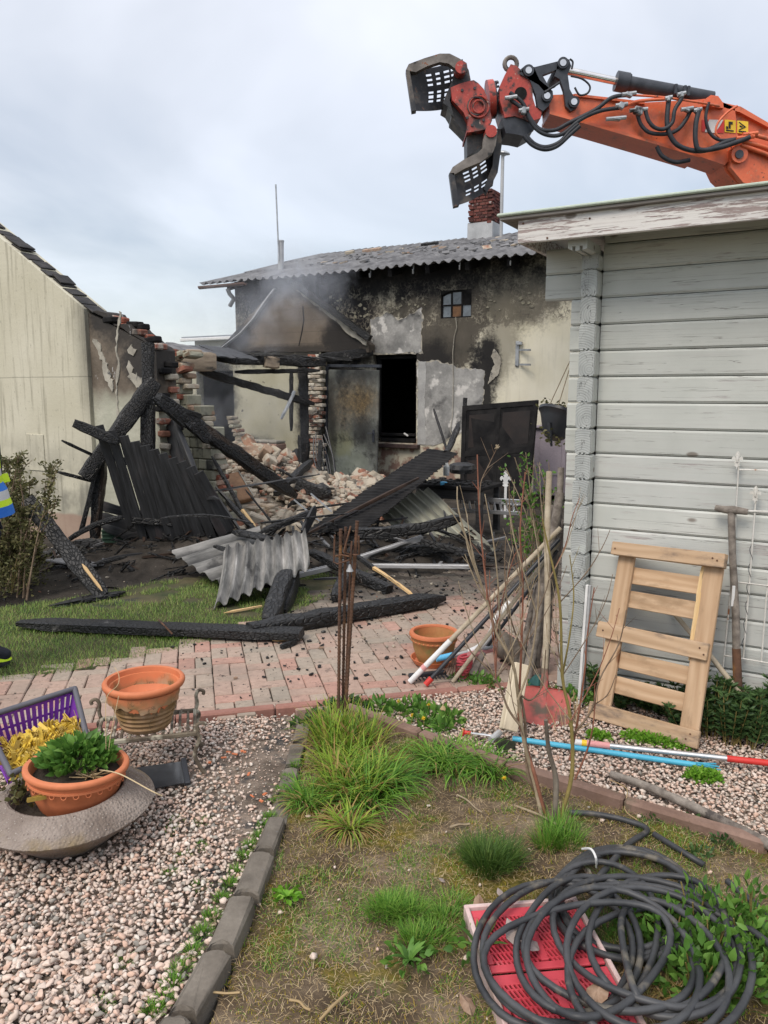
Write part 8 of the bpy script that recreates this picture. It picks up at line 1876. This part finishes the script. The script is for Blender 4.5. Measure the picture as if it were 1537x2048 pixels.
cl = scatter(BED, .075, .9); cl = cl[(cl[:, 1] > 1.4) & (cl[:, 0] < 1.9) & (NP.random(len(cl)) < .75)]; q5 = np.repeat(cl, 26, 0) + NP.normal(size=(len(cl) * 26, 2)) * .017
P = np.stack([q5[:, 0], q5[:, 1], np.array([-.006 + gz(x, y, .022) for x, y in q5])], 1); hh = np.repeat(.010 + .022 * NP.random(len(cl)) ** 1.6, 26)
for mt_, ms_ in (('moss', NP.random(len(P)) < .5), ('tuft_green', None)):
    ms_ = ms_ if ms_ is not None else np.repeat(NP.random(len(cl)) < .45, 26)
    tag(put('turf_sprigs', np_mesh('turf_sprigs', *blades(P[ms_], hh[ms_] * (.6 + .7 * NP.random(ms_.sum())), .0028, .2 + 1.0 * NP.random(ms_.sum()), 2), M[mt_])), kind='stuff')
q6 = scatter(GRAVEL_L, .024, .9); q6 = q6[(q6[:, 0] > -1.6) & (q6[:, 1] > 1.3)]; tag(put('grit', np_mesh('grit', *stones(np.stack([q6[:, 0], q6[:, 1], np.full(len(q6), -.016)], 1), .0025 + .003 * NP.random(len(q6)), 1), M['gravel'])), kind='stuff')
def twig(px, py, px2, py2, r_, label, mat='twig_pale', bow=.003):
    p0, p1 = G(px, py, .012), G(px2, py2, .014); b = MB(); b.tube(spline([p0, p0.lerp(p1, .4) + Vector((bow, bow, .004)), p0.lerp(p1, .75) - Vector((bow * .5, 0, 0)), p1], 4), r_, 6); tag(obj('twig', b, M[mat], None, None, 60), label, 'twig')
twig(915, 1590, 965, 1625, .004, 'short grey twig on bare soil behind grass clumps'); twig(900, 1655, 940, 1648, .005, 'pale stick lying on soil in middle of bed'); twig(1032, 1612, 1150, 1665, .005, 'longer grey stick lying before the bare shrub'); twig(580, 2000, 622, 2020, .004, 'pale stick at bottom left of bed', 'straw'); twig(640, 2040, 695, 1985, .004, 'long pale straw stick at bottom of bed', 'straw'); twig(1220, 1560, 1275, 1640, .0025, 'thin tan curved stalk lying by brown kerb', 'straw', .04); twig(375, 1992, 480, 1985, .0035, 'pale straw across dark edging stone at bottom', 'straw'); twig(1240, 1880, 1370, 2048, .003, 'long pale straw lying across hose coil', 'straw')
# ================================================================ GRASS TUFTS
def tuft(label, spots, mat, hmin, hmax, w, n, rad, lean=(.2, .9), mat2=None, n2=0, segs=4, name='grass_tuft'):
    root = thing(name, label, 'grass tuft', G(*spots[0])); parts = []; parts2 = []
    for (x, y) in spots:
        c = G(x, y, 0); r_ = np.sqrt(NP.random(n)) * rad; a = NP.random(n) * 6.283
        P = np.stack([c.x + r_ * np.cos(a), c.y + r_ * np.sin(a), np.full(n, -.008)], 1); ln = lean[0] + (lean[1] - lean[0]) * (r_ / rad * .6 + .4 * NP.random(n))
        parts.append(blades(P, hmin + (hmax - hmin) * NP.random(n), w * (.7 + .6 * NP.random(n)), ln, segs, a + NP.normal(size=n) * .6, .7))
        if n2:
            r_ = np.sqrt(NP.random(n2)) * rad * 1.05; a = NP.random(n2) * 6.283; P = np.stack([c.x + r_ * np.cos(a), c.y + r_ * np.sin(a), np.full(n2, -.006)], 1)
            parts2.append(blades(P, hmin + (hmax - hmin) * .8 * NP.random(n2), w * (.6 + .5 * NP.random(n2)), 1.0 + .4 * NP.random(n2), segs, a, .5))
    put('blades', np_mesh('blades', *cat_np(parts), M[mat]), root)
    if parts2: put('dry_blades', np_mesh('dry_blades', *cat_np(parts2), M[mat2]), root)
tuft('tall yellow-green grass clump growing around foot of rusty bars', [(655, 1475), (672, 1468), (705, 1470), (735, 1490), (660, 1500), (700, 1505)], 'tuft', .08, .22, .0085, 100, .07, (.1, .75), 'tuft_dry', 45)
tuft('sprawling long-bladed grass clump in middle of the bed', [(668, 1545), (695, 1550), (730, 1540), (740, 1575), (705, 1590), (675, 1590)], 'tuft', .10, .21, .0085, 95, .065, (.2, .95), 'tuft_dry', 30)
tuft('dark bluish-green grass on right flank of sprawling clump', [(765, 1580), (775, 1560), (740, 1605)], 'tuft_green', .14, .24, .0085, 110, .06, (.4, 1.2))
tuft('grass clump with orange withered skirt at front of clumps', [(700, 1655)], 'tuft', .08, .18, .0085, 95, .045, (.3, 1.2), 'tuft_dry', 130)
tuft('small grass clump with dry leaves beside edging stones', [(622, 1612), (605, 1600)], 'tuft_green', .08, .16, .007, 85, .045, (.3, 1.2), 'tuft_dry', 60)
tuft('spreading green grass clump beside brown kerb', [(870, 1520), (915, 1518), (955, 1530), (900, 1540), (985, 1545)], 'tuft_green', .10, .20, .0072, 120, .06, (.4, 1.25), 'tuft_dry', 8)
tuft('dense dark green fine grass tuft behind the hose coil', [(975, 1740), (1005, 1725), (960, 1720)], 'tuft_dark', .06, .13, .0028, 420, .055, (.1, .8))
tuft('fine grass around stems of the bare shrub', [(1120, 1665), (1095, 1690), (1135, 1690)], 'tuft_green', .05, .12, .0028, 250, .05, (.1, .7), 'tuft_dry', 40)
tuft('low bright fine grass tuft in front middle of bed', [(795, 1815), (770, 1825), (820, 1830)], 'tuft_green', .04, .08, .0025, 330, .05, (.1, .9))
tuft('low grass tuft left of the red crate', [(890, 1845), (865, 1880), (830, 1885), (905, 1815)], 'tuft_green', .04, .075, .0025, 260, .05, (.1, .9), 'tuft_dry', 30)
tuft('grass growing up through the middle of hose coil', [(1240, 1800), (1290, 1830), (1200, 1870), (1260, 1905)], 'tuft_dark', .05, .13, .0028, 150, .07, (.1, .8), 'tuft_dry', 25)
tuft('dry grass and debris around hose coil front', [(1290, 2020), (1330, 1990), (1380, 2030), (1180, 2030)], 'tuft_dry', .04, .10, .0028, 90, .07, (.5, 1.3), 'straw', 20)
tuft('bright grass strip growing along edging stones in far section', [(592, 1530), (575, 1555), (565, 1580), (556, 1600)], 'tuft_green', .015, .035, .0026, 110, .022, (.1, .9))
tuft('bright grass strip growing along edging stones in middle section', [(540, 1632), (528, 1650), (515, 1672), (500, 1690), (488, 1710), (472, 1740), (458, 1765), (442, 1795)], 'tuft_green', .015, .035, .0026, 120, .020, (.1, .9))
tuft('bright grass strip growing along edging stones nearest section', [(425, 1830), (405, 1862), (385, 1900), (362, 1935), (345, 1965), (330, 1998), (305, 2020)], 'tuft_green', .015, .035, .0026, 130, .026, (.1, .9))
for k, (x, y) in enumerate(((355, 1637), (345, 1660), (398, 1690), (365, 1712), (340, 1745), (205, 2005), (250, 1920), (405, 1640), (402, 1768))):
    tuft(('first', 'second', 'third', 'fourth', 'fifth', 'sixth', 'seventh', 'eighth', 'ninth')[k] + ' small grass sprig among gravel, counted from planter', [(x, y)], 'tuft_green', .012, .028, .0022, 70, .028, (.1, 1.0), None, 0, 2)
tuft('green sprig growing where paving meets the long charred timber', [(345, 1273), (360, 1272)], 'tuft_green', .03, .06, .004, 120, .05, (.1, .9))
# ================================================================ LEAFY PLANTS
def leafmass(name, label, cat, centres, n, rad, h, size, mat, aspect=.5, up=.6, stem='twig_olive', nstem=6):
    c0 = centres[0]; root = thing(name, label, cat, Vector((c0[0], c0[1], 0))); parts = []; b = MB()
    for (x, y, z) in centres:
        u = NP.normal(size=(n, 3)); u /= np.linalg.norm(u, axis=1, keepdims=True); u[:, 2] = np.abs(u[:, 2]); rr = NP.random(n) ** .45
        C = np.stack([x + u[:, 0] * rad * rr, y + u[:, 1] * rad * rr, z + u[:, 2] * h * rr], 1); D = u * 1.0 + NP.normal(size=(n, 3)) * .55; D[:, 2] += up * .5
        parts.append(leaves(C, size * (.7 + .6 * NP.random(n)), aspect, up, .25, D))
        for k in range(nstem): b.tube([(x, y, z - .01), (x + rng.uniform(-.5, .5) * rad, y + rng.uniform(-.5, .5) * rad, z + h * rng.uniform(.5, .9))], .0022, 5)
    put('leaves', np_mesh('leaves', *cat_np(parts), M[mat]), root)
    if nstem: obj('stems', b, M[stem], root)
    return root
g3 = lambda x, y, z=0: tuple(G(x, y, z))
leafmass('leafy_weed', 'large bright green leafy weed growing right of hose coil', 'weed', [g3(1420, 1935), g3(1480, 1900), g3(1390, 1990), g3(1460, 1985), g3(1520, 1950), g3(1345, 1905)], 230, .10, .14, .036, 'leaf', .45, .8)
leafmass('leafy_weed', 'tall leafy weed with toothed leaves behind large bright weed', 'weed', [g3(1440, 1880), g3(1500, 1860), g3(1390, 1870)], 120, .08, .17, .034, 'leaf', .4, .9)
leafmass('leafy_weed', 'small leafy weed inside hose loops', 'weed', [g3(1255, 1870), g3(1310, 1850)], 70, .05, .09, .028, 'leaf', .45, .8)
def rosette(label, px, py, n, ln, mat, tilt=.35):
    c = G(px, py, .004); root = thing('rosette_weed', label, 'weed', c); a = np.linspace(0, 6.283, n, endpoint=False) + NP.normal(size=n) * .2
    P = np.tile(np.array(c)[None], (n, 1)); put('leaves', np_mesh('leaves', *blades(P, ln * (.7 + .5 * NP.random(n)), .026, 1.0 - tilt + .25 * NP.random(n), 5, a, .35), M[mat]), root)
    C = np.concatenate([np.stack([c.x + np.cos(a) * ln * t, c.y + np.sin(a) * ln * t, np.full(n, .012 + ln * .18)], 1) for t in (.4, .6, .8)]); put('leaves', np_mesh('leaves', *leaves(C, .03, .7, .3, .2, np.concatenate([np.stack([np.cos(a), np.sin(a), 0 * a + .1], 1)] * 3) + NP.normal(size=(3 * n, 3)) * .25), M[mat]), root)
rosette('dandelion rosette on soil left of red crate', 818, 1925, 12, .075, 'leaf'); rosette('dandelion rosette with broad leaves at red crate left corner', 960, 1905, 9, .10, 'leaf'); rosette('tiny green rosette at left of bed', 575, 1795, 8, .035, 'leaf_bright')
dp = leafmass('dandelion_patch', 'low patch of dark dandelion leaves between brown kerb and path', 'weed', [g3(795, 1425), g3(830, 1420), g3(865, 1430), g3(895, 1440), g3(850, 1450), g3(885, 1460), g3(760, 1415)], 55, .085, .04, .042, 'leaf', .5, .3, nstem=0)
for k, (x, y, lab) in enumerate(((824, 1432, 'yellow dandelion flower, left one of the low pair'), (848, 1438, 'yellow dandelion flower, right one of the low pair'), (858, 1411, 'largest yellow dandelion flower near path kerb'), (797, 1404, 'yellow dandelion flower closest to rusty bars'), (1009, 1558, 'yellow dandelion flower in bed before bare shrub'))):
    p = G(x, y, .045); fl = thing('dandelion_flower', lab, 'flower', Vector((p.x, p.y, 0))); n = 34; a = NP.random(n) * 6.283; put('petals', np_mesh('petals', *blades(np.tile(np.array(p)[None], (n, 1)), .010 + .008 * NP.random(n), .005, .3 + 1.0 * NP.random(n), 2, a, .2), M['yellow_flower']), fl); b = MB(); b.tube([(p.x, p.y, 0), tuple(p)], .0018, 5); obj('stem', b, M['twig_olive'], fl)
leafmass('ivy_weed', 'trailing dark leafy weed on path kerb left of rusty bars', 'weed', [g3(630, 1440), g3(650, 1425), g3(605, 1450), g3(665, 1415), g3(720, 1412), g3(690, 1405)], 36, .06, .035, .03, 'leaf_dark', .6, .3, nstem=3)
leafmass('sedum_cushion', 'bright green cushion plant under pallet, largest of three', 'cushion plant', [g3(1265, 1478), g3(1290, 1482), g3(1315, 1486), g3(1340, 1490), g3(1365, 1494)], 260, .055, .040, .014, 'leaf_bright', .7, .6, nstem=0)
leafmass('sedum_cushion', 'small bright green cushion plant left of pallet foot', 'cushion plant', [g3(1190, 1474), g3(1205, 1478)], 240, .045, .035, .013, 'leaf_bright', .7, .6, nstem=0)
leafmass('sedum_cushion', 'bright green cushion plant in front of blue pole end', 'cushion plant', [g3(1405, 1558), g3(1390, 1556), g3(1422, 1560)], 260, .045, .045, .014, 'leaf_bright', .7, .6, nstem=0)
def whorls(label, spots, n, mat='leaf_dark'):
    root = thing('spurge_plant', label, 'plant', Vector((spots[0][0], spots[0][1], 0))); parts = []; b = MB()
    for (x, y, h) in spots:
        for k in range(n):
            dx, dy = rng.gauss(0, .06), rng.gauss(0, .05); hh = h * rng.uniform(.45, 1.0); p0 = Vector((x + dx * .4, y + dy * .4, -.01)); p1 = Vector((x + dx, y + dy, hh)); b.tube([p0, p1], .0022, 5)
            for j in range(5):
                t = .35 + .65 * j / 4; c = p0.lerp(p1, t); m_ = 13; a = NP.random(m_) * 6.283; D = np.stack([np.cos(a), np.sin(a), .35 + .3 * NP.random(m_)], 1)
                parts.append(leaves(np.tile(np.array(c)[None], (m_, 1)), .034 + .014 * NP.random(m_), .26, .5, .2, D))
    put('leaves', np_mesh('leaves', *cat_np(parts), M[mat]), root); obj('stems', b, M['twig_olive'], root)
sp2 = [MS @ Vector((x, y, -.30)) for x, y in ((.78, -.16), (.88, -.14), (.98, -.15), (1.08, -.16), (1.18, -.14), (.84, -.30), (.95, -.32), (1.05, -.33), (.74, -.26))]
whorls('dark green whorled-leaf plants growing behind fork at shed foot', [(p.x, p.y, rng.uniform(.20, .34)) for p in sp2], 15)
sp3 = [MS @ Vector((x, -.10, -.30)) for x in (.20, .30, .42, .52, .62)]
whorls('dark green whorled-leaf plants growing behind lower part of pallet', [(p.x, p.y, rng.uniform(.10, .20)) for p in sp3], 10)
leafmass('wall_weed', 'small weeds growing along foot of shed corner', 'weed', [tuple(MS @ Vector((x, -.16, -.308))) for x in (.0, .08, -.1, .15)] + [g3(1055, 1385), g3(960, 1365), g3(985, 1372)], 55, .06, .06, .03, 'leaf', .5, .5, nstem=2)
leafmass('path_weed', 'small weeds at paving joint near red cord bundle', 'weed', [g3(940, 1362), g3(915, 1358)], 45, .05, .03, .022, 'leaf', .5, .4, nstem=0)
leafmass('bed_weed', 'low spreading weed on soil beside brown kerb at right', 'weed', [g3(1310, 1635), g3(1400, 1710), g3(1450, 1690), g3(1385, 1650)], 60, .05, .025, .018, 'leaf_dark', .6, .3, nstem=0)
# ================================================================ SHRUBS
def shrub(name, label, cat, stems, leaves_n, lsize, mat, bark, base, twigs=2, asp=.5):
    root = thing(name, label, cat, Vector((base[0], base[1], 0))); b = MB(); C = []; D = []
    for pts, r0, r1 in stems:
        Q = spline(pts, 5); n = len(Q); b.tube(Q, [r0 + (r1 - r0) * i / (n - 1) for i in range(n)], 6)
        for k in range(leaves_n):
            i = rng.randrange(int(n * .25), n); d = Vector((rng.gauss(0, 1), rng.gauss(0, 1), rng.gauss(.4, .7))).normalized(); C.append(Q[i] + d * rng.uniform(.0, .05)); D.append(d)
        for k in range(twigs):
            i = rng.randrange(int(n * .3), n - 1); d = ((Q[i + 1] - Q[i]).normalized() + Vector((rng.gauss(0, .6), rng.gauss(0, .6), rng.gauss(.1, .4)))).normalized(); ln = rng.uniform(.06, .2); e_ = Q[i] + d * ln; b.tube([Q[i], Q[i].lerp(e_, .5) + Vector((0, 0, .008)), e_], [r1 * 1.1, r1, r1 * .6], 5)
            for j in range(leaves_n // 2): C.append(Q[i].lerp(e_, rng.random()) + Vector((rng.gauss(0, .012), rng.gauss(0, .012), rng.gauss(0, .012)))); D.append(Vector((rng.gauss(0, 1), rng.gauss(0, 1), rng.gauss(.4, .7))))
    obj('stems', b, M[bark], root, None, 60)
    if C: put('leaves', np_mesh('leaves', *leaves(np.array([tuple(c) for c in C]), lsize * (.7 + .6 * NP.random(len(C))), asp, .5, .2, np.array([tuple(d) for d in D]) + 1e-3), M[mat]), root)
    return root
st_ = []
for k in range(46):
    x0 = rng.uniform(-60, 60); tip = (x0 + rng.gauss(10, 26), 870 + rng.random() ** .8 * 210 + max(0, (x0 - 20)) * 1.2); Y = rng.uniform(6.0, 6.9); g0 = A(x0 * .8, 1100, Y); g0.z = -.03; t_ = A(*tip, Y + rng.uniform(-.25, .2)); st_.append(([g0, g0.lerp(t_, .5) + Vector((rng.gauss(0, .06), rng.gauss(0, .06), .02)), t_], .009, .003))
shrub('garden_shrub', 'twiggy olive green shrub against barn wall at left edge', 'shrub', st_, 60, .034, 'leaf_grey', 'twig', A(0, 1090, 6.4), 7, .42)
leafmass('low_hedge', 'dense low dark greenery at foot of left shrub', 'hedge', [tuple(Vector((A(x, 1085, y).x, y, 0))) for x, y in ((-60, 6.2), (-20, 6.0), (15, 6.1), (40, 6.4), (55, 6.7), (-40, 6.6), (5, 6.7))], 320, .22, .42, .03, 'leaf_grey', .45, .6, nstem=3)
st_ = []
for (x, y) in ((1012, 935), (1030, 915), (1052, 905), (1070, 930), (1090, 950), (1098, 925), (1110, 1000), (1040, 960), (1022, 990), (1060, 985), (1082, 1010), (1020, 1035), (1050, 1050)): g0 = A(1072, 1240, 6.0); g0.z = 0; Y = rng.uniform(5.7, 6.2); t_ = A(x, y, Y); st_.append(([g0 + Vector((rng.gauss(0, .05), rng.gauss(0, .05), 0)), g0.lerp(t_, .55) + Vector((rng.gauss(.05, .04), 0, 0)), t_], .008, .003))
shrub('green_shrub', 'fresh green leafy shrub growing behind leaning stakes', 'shrub', st_, 17, .034, 'leaf', 'twig_pale', A(1072, 1240, 6.0), 4, .5)
ST = [([(1086, 1640), (1068, 1560), (1048, 1480), (1038, 1402), (1026, 1328), (992, 1264), (974, 1200), (947, 1121), (918, 1022), (915, 973)], .0085, .0022, 'twig_pale', 0), ([(1092, 1645), (1070, 1550), (1046, 1470), (1038, 1426), (1043, 1303), (1046, 1175), (1041, 1057), (1051, 944)], .0075, .0022, 'twig_red', .02), ([(992, 1262), (977, 1200), (965, 1096), (958, 1000), (955, 909)], .004, .0024, 'twig_red', .03),
      ([(960, 1010), (962, 966), (978, 930), (994, 897)], .0022, .0016, 'twig', .03), ([(1118, 1640), (1144, 1550), (1142, 1441), (1125, 1352), (1120, 1205), (1095, 1086), (1085, 1037)], .009, .0025, 'twig_olive', -.02), ([(1140, 1520), (1154, 1451), (1170, 1340), (1174, 1279), (1189, 1175)], .005, .002, 'twig_red', .02), ([(1146, 1470), (1184, 1420), (1200, 1358), (1238, 1288), (1253, 1220)], .0045, .0018, 'twig', .0),
      ([(1040, 1450), (1016, 1416), (992, 1357), (942, 1303), (928, 1270)], .005, .002, 'twig', -.02), ([(1000, 1278), (997, 1175), (987, 1082), (970, 988)], .004, .0018, 'twig_pale', .03), ([(1036, 1400), (1060, 1330), (1075, 1230), (1078, 1120), (1066, 1040)], .0045, .002, 'twig_pale', .0), ([(1044, 1300), (1020, 1230), (1010, 1150), (1012, 1075)], .0035, .0016, 'twig', .05), ([(1125, 1352), (1140, 1270), (1148, 1190), (1140, 1110)], .004, .0018, 'twig_olive', .02),
      ([(1110, 1645), (1112, 1560), (1098, 1500), (1092, 1440)], .012, .007, 'bark', -.04), ([(1150, 1560), (1175, 1500), (1188, 1440), (1190, 1370)], .004, .002, 'twig_red', .0), ([(974, 1200), (940, 1110), (928, 1065), (896, 1012)], .0032, .0016, 'twig_pale', .0), ([(1026, 1328), (985, 1225), (955, 1170), (930, 1108)], .003, .0015, 'twig_pale', .02), ([(1043, 1303), (1078, 1215), (1098, 1160), (1100, 1080)], .0032, .0016, 'twig', .04), ([(1042, 1390), (1062, 1400), (1085, 1370), (1092, 1300)], .004, .002, 'twig', -.04),
      ([(1046, 1175), (1030, 1120), (1022, 1060), (1020, 1000)], .0026, .0014, 'twig', .02), ([(1095, 1640), (1060, 1560), (1052, 1500), (1050, 1440), (1040, 1380)], .007, .005, 'twig', .03), ([(1184, 1412), (1215, 1390), (1232, 1350)], .0026, .0014, 'twig', 0), ([(992, 1264), (1010, 1180), (1030, 1110), (1052, 1090)], .0028, .0014, 'twig_red', .04)]
for k in range(26):                                   # thin shoots from the main stems
    src = ST[rng.choice((0, 0, 1, 1, 4, 7, 9, 16))][0]; i = rng.randrange(2, max(3, len(src) - 2)); x, y = src[i]; d = rng.gauss(0, .32); ln = rng.uniform(90, 260)
    ST.append(([(x, y), (x + ln * .4 * d * 1.3, y - ln * .4), (x + ln * .75 * d * 1.1 + rng.uniform(-5, 5), y - ln * .75), (x + ln * d, y - ln)], rng.uniform(.0018, .003), .0011, rng.choice(('twig', 'twig_pale', 'twig_red', 'twig_pale')), rng.uniform(-.04, .06)))
bs2 = thing('bare_shrub', 'leafless garden shrub with many thin upright stems in the bed', 'shrub', G(1102, 1642))
for pts, r0, r1, mt, dy in ST:
    P = []; n = len(pts)
    for i, (x, y) in enumerate(pts): t = (1640 - y) / 700; P.append(A(x, y, 2.76 + dy + .12 * t + (.02 * math.sin(i * 2.1 + x))))
    if pts[0][1] > 1630: P[0].z = -.01
    Q = spline(P, 5); b = MB(); b.tube(Q, [(r0 + (r1 - r0) * i / (len(Q) - 1)) * (1 + .12 * (i % 5 == 0)) for i in range(len(Q))], 7)
    for k in range(max(3, n)):                        # buds and side twigs
        i = rng.randrange(len(Q) // 4, len(Q) - 1); d = ((Q[i + 1] - Q[i]).normalized() + Vector((rng.gauss(0, .5), rng.gauss(0, .4), rng.gauss(.1, .3)))).normalized(); ln = rng.choice((.008, .01, .04, .07, .10)); r_ = max(.0011, r1 * .65); b.tube([Q[i], Q[i] + d * ln * .5, Q[i] + d * ln], [r_, r_ * .9, r_ * .4], 5)
    obj('stem', b, M[mt], bs2, None, 60)
p = A(994, 895, 2.93); b = MB()
for k in range(16): d = Vector((rng.gauss(0, 1), rng.gauss(0, 1), rng.gauss(.3, 1))).normalized(); b.tube([p, p + d * rng.uniform(.006, .013)], .0022, 4)
obj('seed_head', b, M['twig_pale'], bs2)
b = MB();
for k in range(26): p0 = G(1120 + rng.uniform(-25, 55), 1440 + rng.uniform(-20, 25), 0); b.tube([p0, p0 + Vector((rng.gauss(0, .03), rng.gauss(0, .03), rng.uniform(.03, .12)))], .0018, 4)
tag(obj('dry_stalks', b, M['straw']), 'dry broken stalks standing in gravel beside white rail', 'stalks')
b = MB(); b.lathe([(0, .05), (.012, .03), (.018, 0), (0, 0)], 8, 0, None, .5); tag(obj('dry_husk', b, M['straw'], None, T3(*G(887, 1432)) @ Matrix.Scale(1.3, 4)), 'pale dry husk standing beside dandelion patch', 'husk')
